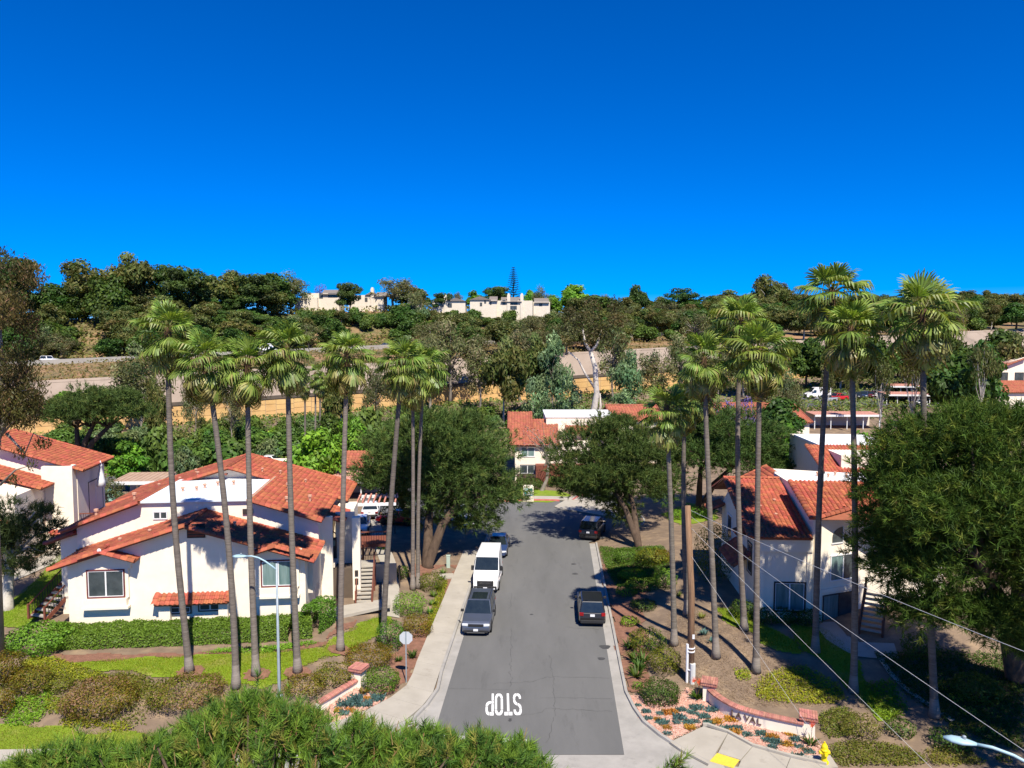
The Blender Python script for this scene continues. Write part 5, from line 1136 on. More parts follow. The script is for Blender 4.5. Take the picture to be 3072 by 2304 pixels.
def shrub(label, u, v, wpx, hpx, pal, leaf=.055, dens=900, name='shrub', cat='shrub', group=None, depth=.9, P=None, seed=None, sparse=.25, rough_=.08):
    B = gp(u, v) if P is None else Vector(P); sc = B.y / FPX; rx = wpx * sc / 2; ry = rx * depth; tn_ = (CH - B.z) / B.y; hgt = max(hpx * sc * .62, (hpx * sc - ry * tn_ * 1.15) * 1.04); B = Vector((B.x * (B.y + ry * .6) / B.y, B.y + ry * .6, 0)); B.z = H(B.x, B.y)
    sd = seed or int(u * 13 + v * 7); rg = np.random.default_rng(sd); rz_ = hgt * .55
    k = int(dens * (rx * ry + rx * rz_ + ry * rz_) * 1.15); k = min(k, 9000); d = unit(k, rg); d = d[d[:, 2] > -.75]; k = len(d)
    az = np.arctan2(d[:, 1], d[:, 0]); lump = 1 + rough_ * np.sin(3 * az + sd) * np.cos(4 * d[:, 2] + sd * .3) + rough_ * .7 * np.sin(7 * az + 5 * d[:, 2] + sd)
    r = lump * (1 - sparse * rg.random(k) ** 2) * (1 + .035 * rg.normal(size=k)); bx_ = np.sign(d) * np.abs(d) ** .85
    P_ = bx_ * r[:, None] * np.array([rx, ry, rz_]) + np.array([0, 0, hgt - rz_]); P_[:, 2] = np.maximum(P_[:, 2], .02)
    N = d / np.array([rx, ry, rz_]); N /= np.linalg.norm(N, axis=1, keepdims=True); N = N + .38 * rg.normal(size=(k, 3)); N /= np.linalg.norm(N, axis=1, keepdims=True)
    if isinstance(pal, tuple):
        wgt = 1 / (1 + np.exp(-(P_[:, 0] / rx * 3 + 1.2 * np.sin(P_[:, 2] * 3)))); pick = rg.random(k) < wgt
        C = np.where(pick[:, None], palette_cols(PAL[pal[1]], k, rg), palette_cols(PAL[pal[0]], k, rg))
    else: C = palette_cols(PAL[pal], k, rg)
    V, F, Cc = leaf_quads(P_, N, leaf, rg, .6, C)
    t = thing(name, label, cat, B, 0, group); link('foliage', npmesh('foliage', V, F, M_leaf, Cc), t)
    b = MB()
    for i in range(5):
        a = i * 1.256; b.tube([(math.cos(a) * .05, math.sin(a) * .05, -.1), (math.cos(a) * rx * .25, math.sin(a) * ry * .25, hgt * .4), (math.cos(a) * rx * .6, math.sin(a) * ry * .6, hgt * .75)], [.03, .022, .01], 5)
    b.obj('stems', M_bark, t); return t
# hedge along the front of the white house
def hedge(label, pts, w, hgt, pal='green', dens=520, leaf=.06, seed=1):
    rg = np.random.default_rng(seed); Ps, Ns = [], []
    P0 = Vector(pts[0]); 
    for i in range(len(pts) - 1):
        a = Vector(pts[i]); c = Vector(pts[i + 1]); d = c - a; L_ = d.length; d.normalize(); n = Vector((-d.y, d.x, 0)); h0, h1_ = hgt[i], hgt[i + 1]
        k = int(L_ * (2 * hgt[i] + w) * dens)
        s_ = rg.random(k) * L_; f = rg.random(k) * (2 * h0 + w); hh = h0 + (h1_ - h0) * s_ / L_
        hh = hh * (1 + .06 * np.sin(s_ * 2.1) + .04 * np.sin(s_ * 5.3))
        off = np.where(f < h0, -w / 2, np.where(f < h0 + w, f - h0 - w / 2, w / 2)) + rg.normal(size=k) * .05; z = np.where(f < h0, f / h0 * hh, np.where(f < h0 + w, hh, (2 * h0 + w - f) / h0 * hh)) + rg.normal(size=k) * .04
        off = off * (1 - .12 * np.clip(z / hh - .6, 0, 1) * 2) + .06 * np.sin(s_ * 3.3)
        nn = np.where((f < h0)[:, None], np.array([-n.x, -n.y, .35]), np.where((f < h0 + w)[:, None], np.array([0, 0, 1.0]), np.array([n.x, n.y, .3])))
        x = a.x + d.x * s_ + n.x * off; y = a.y + d.y * s_ + n.y * off; zz = hz(x, y) + np.maximum(z, .03)
        Ps.append(np.stack([x, y, zz], -1)); Ns.append(nn + .55 * rg.normal(size=(k, 3)))
    P_ = np.concatenate(Ps) - np.array(P0); N = np.concatenate(Ns); N /= np.linalg.norm(N, axis=1, keepdims=True)
    V, F, C = leaf_quads(P_, N, leaf, rg, .6, palette_cols(PAL[pal], len(P_), rg)); t = thing('hedge', label, 'hedge', P0); link('foliage', npmesh('foliage', V, F, M_leaf, C), t)
    b = MB()
    for i in range(len(pts) - 1):
        a = Vector(pts[i]) - P0; c = Vector(pts[i + 1]) - P0; n_ = max(1, int((c - a).length / .8))
        for j in range(n_): p_ = a.lerp(c, (j + .5) / n_); zb = H(p_.x + P0.x, p_.y + P0.y) - P0.z; b.tube([(p_.x, p_.y, zb - .1), (p_.x + random.uniform(-.1, .1), p_.y, zb + hgt[i] * .7)], [.03, .015], 5)
    b.obj('stems', M_bark, t); return t
hw_ = lambda x_, y_: tuple(h1.wor((x_, y_, 0)))
def hp(x_, y_): w_ = h1.wor((x_, y_, 0)); return (w_.x, w_.y, H(w_.x, w_.y))
hedge('long clipped green hedge along the foot of the white house', [hp(-.6, -1.35), hp(4, -1.45), hp(9, -1.45), hp(14.0, -1.4), hp(15.2, -1.1)], 2.0, [.9, .9, .9, .95, 1.0], 'hedge', seed=3)
hedge('tall square end of the hedge at the white house corner', [hp(15.2, -1.4), hp(15.95, 1.0)], 1.3, [1.5, 1.6], 'hedge', seed=4)
SH = [(120, 1968, 195, 118, 'bright', 'loose bright green shrub left of the white house corner', .075, 600),
      (15, 2066, 115, 120, 'brown', 'dark olive rounded shrub touching the left picture edge', .05, 900), (97, 2094, 118, 104, ('brown', 'bronze'), 'olive-brown clipped mound with dark underside near the left edge', .05, 900),
      (5, 2158, 70, 100, 'brown', 'low brown shrub cut by the left picture edge', .05, 900), (178, 2082, 85, 56, 'olive', 'small olive shrub wedged behind the bronze mounds', .05, 800),
      (305, 2168, 222, 142, ('pink', 'bronze'), 'biggest bronze-pink clipped mound on the lower bank', .05, 950), (560, 2140, 232, 95, ('olive', 'pink'), 'long bronze clipped mound in front of the lawn', .05, 950),
      (915, 2098, 135, 72, 'bronze', 'bronze hedge mound beside the street lamp foot', .045, 950), (1005, 2062, 130, 78, ('olive', 'bronze'), 'bronze hedge mound next to the left brick pillar', .045, 950),
      (1108, 2005, 158, 72, 'brown', 'broad rust-brown dome shrub above the left brick pillar', .045, 950), (1142, 2082, 120, 92, 'green', 'dark green shrub between left brick pillar and stop sign', .05, 850),
      (1228, 1854, 102, 88, 'bright', 'bright green dome shrub beside the concrete garden path', .045, 900), (1252, 1912, 98, 78, 'brown', 'rust-brown dome shrub under the bright green dome', .045, 950),
      (1170, 1952, 88, 102, 'green', 'mid-green shrub at the foot of the leaning palm', .05, 850), (1295, 1778, 78, 68, 'olive', 'dark olive dome shrub near the pavement and pale utility box', .045, 900),
      (1207, 1738, 50, 44, 'green', 'small green shrub by the black path lamp', .05, 800), (1150, 1650, 44, 50, 'bright', 'bright green shrub at the beige patio wall', .06, 600),
      (1980, 2120, 128, 98, 'dark', 'round dark green shrub at the gravel bed corner', .05, 1000), (1995, 2028, 98, 98, 'olive', 'olive shrub beside the foot of the utility pole', .045, 900), (1942, 1965, 112, 92, ('olive', 'green'), 'green-olive shrub behind the strap-leaf plants', .045, 900),
      (1912, 2070, 34, 30, 'coverg', 'tiny bright green tuft shrub next to the kerb', .04, 900), (2582, 2225, 118, 100, 'coverd', 'loose grey-olive round shrub on the right bank', .045, 700),
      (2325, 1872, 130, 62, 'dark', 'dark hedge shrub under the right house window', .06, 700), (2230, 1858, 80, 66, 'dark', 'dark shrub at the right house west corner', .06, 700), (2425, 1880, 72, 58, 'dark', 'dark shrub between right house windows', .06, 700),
      (1880, 1690, 80, 46, 'green', 'green shrub in the shade by the end of the right kerb', .06, 600), (1960, 1700, 110, 60, 'olive', 'olive shrub in the shade behind the right kerb', .06, 600), (1880, 1790, 70, 40, 'coverg', 'light green low shrub on the mulch by the right kerb', .05, 800),
      (1930, 1775, 110, 45, 'green', 'green spreading shrub on the shaded right bank', .055, 700), (1900, 1740, 90, 34, 'coverg', 'yellow-green low shrub on the mulch above the black car', .05, 800), (1995, 1770, 70, 70, 'bright', 'bright tall shrub by the shorter palm trunk', .055, 700), (1930, 1835, 80, 42, 'dark', 'dark low shrub in the black car shadow strip', .055, 700), (1890, 1880, 60, 36, 'coverg', 'variegated pale clump beside the kerb below the black car', .05, 700), (1985, 1690, 60, 46, 'brown', 'brownish shrub under the leaning pine', .055, 600),
      (2140, 1750, 120, 190, 'olive', 'loose tall yellowish shrub between pole and right house', .06, 330), (2090, 1555, 70, 40, 'bright', 'bright green shrub by the side lane', .06, 600), (2030, 1560, 60, 36, 'coverg', 'sunlit low shrub by the side lane lawn', .06, 600),
      (2700, 2215, 90, 70, 'dark', 'dark shrub added to deepen the shade on the right slope', .055, 600), (2850, 2260, 120, 90, 'dark', 'dark wide shrub added to deepen the shade at the lower right', .055, 600), (2760, 1990, 110, 90, 'dark', 'dark shrub added to deepen the shade beside the mow strip', .055, 600), (2930, 2120, 140, 110, 'dark', 'dense dark shrub added to deepen the shade under the huge pine', .06, 600),  # dark-leaved shrubs added so the slope reads as deeper shade
      (1500, 1497, 60, 45, 'olive', 'twiggy olive shrub beside the far yellow hydrant', .09, 300), (1590, 1470, 90, 40, 'dark', 'dark hedge behind the teal sign', .09, 300), (1670, 1462, 60, 34, 'green', 'green hedge behind the small far lawn', .09, 300),
      (1065, 1590, 60, 20, 'green', 'planter of green plants under the balcony', .06, 500), (250, 1630, 50, 40, 'bright', 'bright shrub by the left-edge house stair', .07, 500), (70, 1640, 60, 60, 'olive', 'reddish grassy shrub at the left-edge house pier', .06, 500)]
for (u, v, w_, h_, pl, lb, lf, dn) in SH: shrub(lb, u, v, w_, h_, pl, lf, dn)
for i, (u, v) in enumerate([(2835, 2075), (2870, 2110), (2905, 2150), (2870, 2195), (2930, 2200), (2995, 2215), (3010, 2290), (2950, 2250), (3040, 2250)]):
    shrub('yellow-flowered shrub in the dim right slope, %s from the left' % nth(i), u, v, 46, 34, 'yellow', .05, 500, group='yellow shrubs on the shaded slope')
# strap-leaf plants
def strap_plant(label, u, v, n=40, L_=.75, w=.05, pal='green', name='strap_plant', cat='plant', group=None, up=.9, droop=.55, flowers=None):
    B = gp(u, v); rg = np.random.default_rng(int(u * 3 + v)); V, F, C = [], [], []
    for i in range(n):
        az = rg.uniform(0, 6.283); d = np.array([math.cos(az), math.sin(az), 0]); s_ = np.array([-d[1], d[0], 0]); l = L_ * rg.uniform(.6, 1.2); e = rg.uniform(.25, 1.0); c = palette_cols(PAL[pal], 1, rg)[0]; pts = []
        for k in range(4):
            t_ = k / 3; pts.append(d * l * (t_ * (.25 + .6 * e)) + np.array([0, 0, l * (up * t_ - droop * e * t_ * t_)]) + d * .06)
        ws = [w * .7, w, w * .7, .004]
        for k in range(3):
            o = len(V); V += [pts[k] - s_ * ws[k], pts[k] + s_ * ws[k], pts[k + 1] + s_ * ws[k + 1], pts[k + 1] - s_ * ws[k + 1]]; F.append((o, o + 1, o + 2, o + 3)); C += [c] * 4
    t = thing(name, label, cat, B, 0, group); link('leaves', npmesh('strap_leaves', V, F, M_leaf, np.array(C)), t)
    if flowers:
        for i in range(flowers):
            a = i * 2.2 + 1; p_ = (math.cos(a) * .2, math.sin(a) * .15, 1.0 + .12 * (i % 2)); b = MB(); b.tube([(0, 0, .1), p_], [.015, .012], 5)
            for j in range(14): aa = j * .9; b.tube([(p_[0], p_[1], p_[2] - .1), (p_[0] + .14 * math.cos(aa), p_[1] + .14 * math.sin(aa), p_[2] + .12 * math.sin(j))], [.02, .008], 4, mi=1)
            b.obj('flower_spike', [mat('flower_stalk', (.2, .12, .05), (.15, .1, .04), 5), mat('red_flower', (.60, .05, .02), (.70, .12, .03), 5)], t)
    return t
for i, (u, v) in enumerate([(1326, 1740), (1312, 1768), (1302, 1790), (1296, 1815), (1290, 1840), (1330, 1722)]): strap_plant('dark strap-leaf plant along the left pavement, %s from the top' % nth([5, 0, 1, 2, 3, 4].index(i) if False else i), u, v, 34, .6, .035, 'green', group='strap-leaf plants by the left pavement')
strap_plant('strap-leaf plant at the foot of the stop sign', 1238, 1974, 46, .75, .03, 'dark'); strap_plant('small dark agave beside the rust-brown dome', 1196, 1984, 22, .4, .05, 'dark')
for i, (u, v) in enumerate([(1888, 1945), (1905, 1985), (1918, 2010), (1908, 2032), (1930, 1985)]): strap_plant('bird-of-paradise clump on the right bank, %s by the kerb' % nth(i), u, v, 40, .85, .05, 'dark', group='strap-leaf plants on the right bank')
strap_plant('spiky grey agave on the bare bank', 2112, 1905, 26, .55, .06, 'blue', name='agave'); strap_plant('small agave beside the middle palm trunk', 2132, 1925, 20, .4, .05, 'blue', name='agave')
strap_plant('red-flowered aloe at the left end of the curved wall', 2092, 2098, 46, .65, .045, 'green', name='aloe', flowers=3); strap_plant('red-flowered aloe before the right brick pillar', 2432, 2236, 34, .6, .04, 'dark', name='aloe', flowers=1)
for u, v, s_, lb in ((2105, 1855, .5, 'pale dry plant on the bank by the pole'), (2035, 1790, .5, 'spiky plant by the pole top bank')): strap_plant(lb, u, v, 30, s_, .03, 'coverd')
# succulents in the corner beds
def succulent(label, P, r, pal, group):
    rg = np.random.default_rng(abs(int(P.x * 977 + P.y * 131))); k = int(70 + 260 * r); d = unit(k, rg); d[:, 2] = np.abs(d[:, 2]) * .8 + .15; d /= np.linalg.norm(d, axis=1, keepdims=True)
    B0 = (rg.random((k, 3)) - .5) * np.array([1.5, 1.2, 0]) * r; l = r * .55 * rg.uniform(.6, 1.1, (k, 1)); s_ = np.cross(d, unit(k, rg)); s_ /= np.linalg.norm(s_, axis=1, keepdims=True) + 1e-9; w = r * .09
    V = np.stack([B0 - s_ * w * .6, B0 + d * l * .6 + s_ * w, B0 + d * l, B0 + d * l * .6 - s_ * w], 1).reshape(-1, 3); F = np.arange(4 * k).reshape(k, 4)
    t = link('succulent', npmesh('succulent', V, F, M_leaf, np.repeat(palette_cols(PAL[pal], k, rg), 4, 0)), None); t.location = P; return tag(t, label, 'succulent', group)
zb = lambda x, y: (1800 + x * .3165, 2050 + y * .3165)
blue = sorted([(440, 275, .42), (455, 340, .36), (570, 295, .34), (595, 380, .5), (770, 258, .46), (915, 240, .55), (880, 285, .45), (755, 335, .55), (720, 380, .35), (830, 378, .45), (905, 370, .35), (985, 325, .5), (1030, 385, .45), (1060, 258, .5), (1120, 222, .4), (1190, 440, .52), (1305, 430, .42), (1395, 495, .4), (1530, 485, .48), (1580, 545, .4), (1660, 565, .5), (1635, 612, .38), (1890, 706, .5), (1980, 655, .42), (1850, 540, .45), (1885, 605, .35), (360, 215, .3), (640, 485, .34)])
for i, (x, y, r) in enumerate(blue): succulent('blue-green succulent clump, %s from the left in the corner gravel bed' % nth(i), gp(*zb(x, y)) + Vector((0, 0, .03)), r * .74, 'blue', 'blue-green succulents in the corner bed')
org = sorted([(650, 285, .40), (700, 280, .3), (545, 348, .26), (630, 428, .28), (850, 428, .34), (1105, 375, .38), (1235, 352, .38), (1270, 470, .36), (1630, 515, .34), (1770, 585, .34), (1805, 490, .36), (1945, 640, .22)])
for i, (x, y, r) in enumerate(org): succulent('orange-yellow succulent clump, %s from the left in the corner gravel bed' % nth(i), gp(*zb(x, y)) + Vector((0, 0, .03)), r, 'orange', 'orange succulents in the corner bed')
zc = lambda x, y: (800 + x * .364, 1700 + y * .364)
lb_ = sorted([(735, 1090, .45), (640, 1140, .5), (720, 1135, .45), (810, 1140, .45), (905, 1092, .5), (630, 1215, .35)])
for i, (x, y, r) in enumerate(lb_): succulent('blue-green succulent, %s from the left, below the left sign wall' % nth(i), gp(*zc(x, y)) + Vector((0, 0, .03)), r, 'blue', 'succulents below the left sign wall')
for i, (x, y) in enumerate([(590, 1190), (680, 1190), (830, 1095)]): succulent('orange succulent, %s from the left, below the left sign wall' % nth(i), gp(*zc(x, y)) + Vector((0, 0, .03)), .3, 'orange', 'succulents below the left sign wall')
strap_plant('bronze rosette plant at the foot of the left sign wall', *zc(800, 1050), 40, .45, .05, 'pink')
# gravel, mulch and ground covers
def scatter_poly(poly, dens, seed):
    P = np.array([(p_[0], p_[1]) for p_ in poly]); x0, y0 = P.min(0); x1, y1 = P.max(0); rg = np.random.default_rng(seed); n = int((x1 - x0) * (y1 - y0) * dens); X = rg.uniform(x0, x1, n); Y = rg.uniform(y0, y1, n)
    j = .12; m = inpoly(X + j * rg.normal(size=n), Y + j * rg.normal(size=n), P); return np.stack([X[m], Y[m], hz(X[m], Y[m])], -1), rg
M_grav = mat('gravel_base', (.50, .28, .20), (.58, .38, .29), 7, rough=.95, bump=.6, bscale=25)
def gravel(label, poly, dens, seed):
    drape('gravel_bed', poly, M_grav, dz=.03, cell=.18, wob=.04, seed=seed)
    P, rg = scatter_poly(poly, dens, seed); n = len(P); s_ = rg.uniform(.02, .05, (n, 1)); base = np.array([(1, 0, 0), (-.5, .87, 0), (-.5, -.87, 0), (0, 0, .8)])
    a = rg.uniform(0, 6.283, n); ca, sa = np.cos(a), np.sin(a); V = np.zeros((n, 4, 3))
    for i, q in enumerate(base): V[:, i, 0] = (q[0] * ca - q[1] * sa); V[:, i, 1] = (q[0] * sa + q[1] * ca); V[:, i, 2] = q[2]
    V = V * s_[:, :, None] + P[:, None, :] + np.array([0, 0, .03]); F = (np.arange(n)[:, None, None] * 4 + np.array([(0, 1, 3), (1, 2, 3), (2, 0, 3)])[None]).reshape(-1, 3)
    c = palette_cols([(.62, .36, .27, 3), (.70, .50, .40, 2), (.50, .24, .17, 2), (.72, .62, .52, 1)], n, rg)
    o = link('gravel', npmesh('gravel', V.reshape(-1, 3), F, M_leaf, np.repeat(c, 4, 0)), None); tag(o, label, 'gravel', kind='stuff')
gravR = gpt([(1890, 2086), (1903, 2112), (1928, 2156), (1972, 2196), (2012, 2221), (2106, 2174), (2126, 2174), (2188, 2196), (2262, 2236), (2372, 2268), (2445, 2284), (2488, 2276), (2470, 2235), (2410, 2206), (2330, 2190), (2230, 2165), (2165, 2128), (2120, 2088), (2060, 2066), (2030, 2098), (1960, 2118), (1915, 2090)])
gravel('pink gravel of the planted corner bed', gravR, 420, 21)
gravL = gpt([(985, 2120), (1010, 2085), (1060, 2060), (1100, 2080), (1150, 2092), (1165, 2100), (1120, 2120), (1060, 2150), (1010, 2170), (985, 2160)])
gravel('pink gravel below the left sign wall', gravL, 380, 22)
def cover(label, poly, pal, dens, leaf, seed, name='ground_cover', hgt=.12):
    P, rg = scatter_poly(poly, dens, seed); n = len(P); P[:, 2] += rg.random(n) * hgt + .02 + .05 * np.sin(P[:, 0] * 2.3) * np.sin(P[:, 1] * 2.9)
    N = rg.normal(size=(n, 3)) * .55 + np.array([0, 0, 1.0]); N /= np.linalg.norm(N, axis=1, keepdims=True); V, F, C = leaf_quads(P, N, leaf, rg, .6, palette_cols(PAL[pal], n, rg)); o = link(name, npmesh(name, V, F, M_leaf, C), None); return tag(o, label, 'ground cover', kind='stuff')
for i, (L_, pal, lb) in enumerate([([(150, 2000), (300, 2015), (470, 2040), (620, 2068), (860, 2075), (700, 2110), (450, 2120), (430, 2180), (330, 2190), (150, 2140), (0, 2110), (-60, 2010)], 'coverd', 'patchy olive ground cover between the clipped mounds'), ([(60, 1990), (100, 1970), (170, 1978), (265, 2010), (330, 2035), (300, 2050), (230, 2045), (160, 2030), (90, 2020)], 'cover', 'yellow-green ground cover behind the bronze mounds'),
        ([(20, 2150), (40, 2095), (130, 2085), (145, 2060), (155, 2095), (120, 2165), (60, 2182), (10, 2175)], 'coverg', 'bright green ivy patch on the lower left bank'), ([(140, 2090), (190, 2095), (205, 2130), (160, 2145), (135, 2120)], 'cover', 'small yellow-green patch below the olive shrub'),
        ([(180, 2165), (215, 2145), (260, 2155), (315, 2170), (290, 2185), (200, 2188)], 'cover', 'yellow-green patch under the biggest bronze mound'), ([(310, 2040), (360, 2018), (440, 2030), (455, 2065), (420, 2100), (380, 2080), (330, 2060)], 'coverd', 'olive ground cover between bronze mounds'), ([(300, 2175), (370, 2170), (400, 2190), (340, 2200)], 'cover', 'low patch of ground cover beside the near pine'),
        ([(2262, 2075), (2290, 2030), (2330, 2015), (2370, 2000), (2420, 2005), (2470, 2030), (2520, 2060), (2535, 2095), (2480, 2115), (2420, 2112), (2330, 2105), (2275, 2100)], 'cover', 'bright yellow-green ground cover behind the curved sign wall'), ([(2200, 2015), (2240, 2005), (2255, 2030), (2225, 2050)], 'cover', 'small yellow-green clump on the bare bank'),
        ([(2490, 2270), (2500, 2235), (2560, 2225), (2640, 2230), (2740, 2250), (2790, 2290), (2700, 2300), (2520, 2296)], 'coverd', 'olive ground cover right of the near hydrant'), ([(2450, 2150), (2520, 2120), (2580, 2150), (2560, 2210), (2480, 2215)], 'coverd', 'dry olive ground cover beside the right brick pillar'), ([(2600, 2050), (2680, 2040), (2720, 2130), (2660, 2170), (2600, 2120)], 'coverg', 'shaded green ground cover below the path'),
        ([(1800, 1640), (1990, 1640), (2010, 1700), (1960, 1760), (1850, 1760), (1815, 1700)], 'green', 'mixed green ground cover in the pine shade by the right kerb'), ([(2780, 2250), (2870, 2235), (2960, 2290), (2800, 2300)], 'coverd', 'olive ground cover under the right street lamp'), ([(2620, 1960), (2800, 1950), (3072, 1980), (3072, 2250), (2960, 2230), (2860, 2180), (2760, 2110), (2680, 2040)], 'dark', 'dark leafy cover added to deepen the shade of the right pines'), ([(1285, 1850), (1315, 1770), (1335, 1740), (1345, 1745), (1320, 1830), (1300, 1890), (1285, 1900)], 'cover', 'yellow-green strip of ground cover along the left pavement'), ([(600, 1960), (660, 1950), (760, 1945), (940, 1925), (960, 1930), (800, 1962)], 'coverg', 'weedy strip in front of the house hedge')]):  # dark leaf colour of the pine cover is added to deepen the shade
    cover(lb, gpt(L_), pal, 420 if i else 150, .055, 40 + i)
def grass(label, poly, dens, seed, pal, hgt=.07):
    P, rg = scatter_poly(poly, dens, seed); n = len(P); a = rg.uniform(0, 6.283, n); w = .014; l = hgt * rg.uniform(.5, 1.3, n); P[:, 2] += .015
    s_ = np.stack([np.cos(a) * w, np.sin(a) * w, 0 * a], -1); tp = np.stack([rg.normal(size=n) * .035, rg.normal(size=n) * .035, l], -1); V = np.stack([P - s_, P + s_, P + tp], 1).reshape(-1, 3); o = link('grass', npmesh('grass', V, np.arange(3 * n).reshape(n, 3), M_leaf, np.repeat(palette_cols(pal, n, rg), 3, 0)), None); tag(o, label, 'grass', kind='stuff')
GP_ = [(.17, .275, .010, 3), (.22, .32, .015, 2), (.12, .21, .008, 2), (.32, .30, .05, 1)]
grass('mown bright grass in front of the white house', lawnA, 700, 61, GP_); grass('mown grass strip on the lower left', lawnB, 600, 62, [(.17, .26, .02, 3), (.23, .29, .03, 2), (.30, .28, .06, 1)]); grass('sunlit green grass beside the right house', lawnC, 700, 63, GP_); grass('shaded grass under the right pines', lawnD, 500, 64, GP_); grass('grass by the pale-trunk conifer', lawnE, 450, 65, GP_)
M_mulch = mat('mulch', (.26, .13, .085), (.17, .085, .055), 3, rough=.95, bump=.8, bscale=22, c3=(.21, .105, .07))
drape('mulch_bed', gpt([(1320, 1900), (1200, 2070), (1120, 2100), (1180, 2040), (1170, 1960), (1290, 1850), (1330, 1760), (1372, 1705), (1330, 1700), (1230, 1740), (1240, 1690), (1395, 1690), (1375, 1712), (1350, 1790)]), M_mulch, dz=.012, seed=11)
drape('mulch_bed', gpt([(1800, 1690), (1815, 1760), (1835, 1850), (1850, 1930), (1875, 2040), (1885, 2075), (1930, 2080), (1950, 2030), (1940, 1930), (1930, 1850), (1950, 1760), (1900, 1680)]), M_mulch, dz=.012, seed=12)
drape('mulch_bed', gpt([(150, 1965), (500, 1962), (800, 1945), (985, 1925), (1000, 1880), (1080, 1862), (1010, 1905), (965, 1940), (820, 1958), (500, 1975), (190, 1990)]), M_mulch, dz=.014, seed=13)
for i, (u, v) in enumerate([(569, 2016), (768, 2025), (893, 2016), (1021, 1951)]):
    P = gp(u, v); drape('palm_basin', [(P.x + .75 * math.cos(a), P.y + .6 * math.sin(a)) for a in np.linspace(0, 6.28, 16)], M_mulch, dz=.06, cell=.15, wob=.05, seed=70 + i)
# leaf litter twigs on the bare bank
P, rg = scatter_poly(gpt([(2020, 1800), (2110, 1830), (2200, 1880), (2300, 1960), (2440, 2000), (2560, 2200), (2480, 2120), (2300, 2120), (2180, 2100), (2060, 2060), (2000, 1990), (1990, 1900)]), 170, 77); n = len(P); a = rg.uniform(0, 6.28, n); l = rg.uniform(.05, .16, n); d = np.stack([np.cos(a) * l, np.sin(a) * l, rg.random(n) * .05 + .01], -1); s_ = np.stack([-np.sin(a) * .012, np.cos(a) * .012, 0 * a], -1); P[:, 2] += .015
o = link('leaf_litter', npmesh('leaf_litter', np.stack([P - s_, P + s_, P + d], 1).reshape(-1, 3), np.arange(3 * n).reshape(n, 3), M_leaf, np.repeat(palette_cols([(.34, .25, .16, 3), (.22, .15, .10, 2), (.42, .34, .24, 1)], n, rg), 3, 0)), None); tag(o, 'dry twigs and leaf litter on the bare bank', 'leaf litter', kind='stuff')

# ================================================================== curved sign walls
M_brick = mat('brick', (.38, .15, .11), (.45, .21, .16), 9, rough=.9, rnd=.2); M_mort = mat('mortar', (.50, .36, .30), (.55, .42, .36), 6, rough=.95)
def brick_pillar(P, name_lb, w=.62, hgt=1.05):
    t = thing('brick_pillar', name_lb, 'pillar', (P.x, P.y, H(P.x, P.y)), -math.atan(RDX) * 6); b = MB(); b.box(-w / 2, w / 2, -w / 2, w / 2, -.3, hgt - .2); b.obj('pier', M_stuc, t); b = MB(); b.box(-w / 2 - .05, w / 2 + .05, -w / 2 - .05, w / 2 + .05, hgt - .198, hgt + .02); b.obj('mortar_core', M_mort, t)
    me = None
    for lay, (z0, ov) in enumerate(((hgt - .2, .08), (hgt - .11, .13))):
        n = 8; W = w + 2 * ov; s_ = W / n
        for i in range(n):
            for side in range(4):
                b = MB(); b.box(-s_ / 2 + .006, s_ / 2 - .006, -.11, .0, 0, .082); 
                key = 'pb%d' % lay
                if key not in UNIT: UNIT[key] = b.mesh('brick', M_brick)
                a = side * math.pi / 2; lx_ = -W / 2 + (i + .5) * s_; ly_ = -W / 2 + .11
                o = link('brick', UNIT[key], t); o.location = (lx_ * math.cos(a) - ly_ * math.sin(a), lx_ * math.sin(a) + ly_ * math.cos(a), z0 + .004 * side * 0); o.rotation_euler = (0, 0, a)
    n = 7; W = w + .24; s_ = W / n
    if 'pt' not in UNIT: b = MB(); b.box(-s_ / 2 + .006, s_ / 2 - .006, -.21, .21, 0, .05); UNIT['pt'] = b.mesh('brick', M_brick)
    for i in range(n):
        for j in (-1, 1): o = link('brick', UNIT['pt'], t); o.location = (-W / 2 + (i + .5) * s_, j * .215, hgt + .022)
    return t
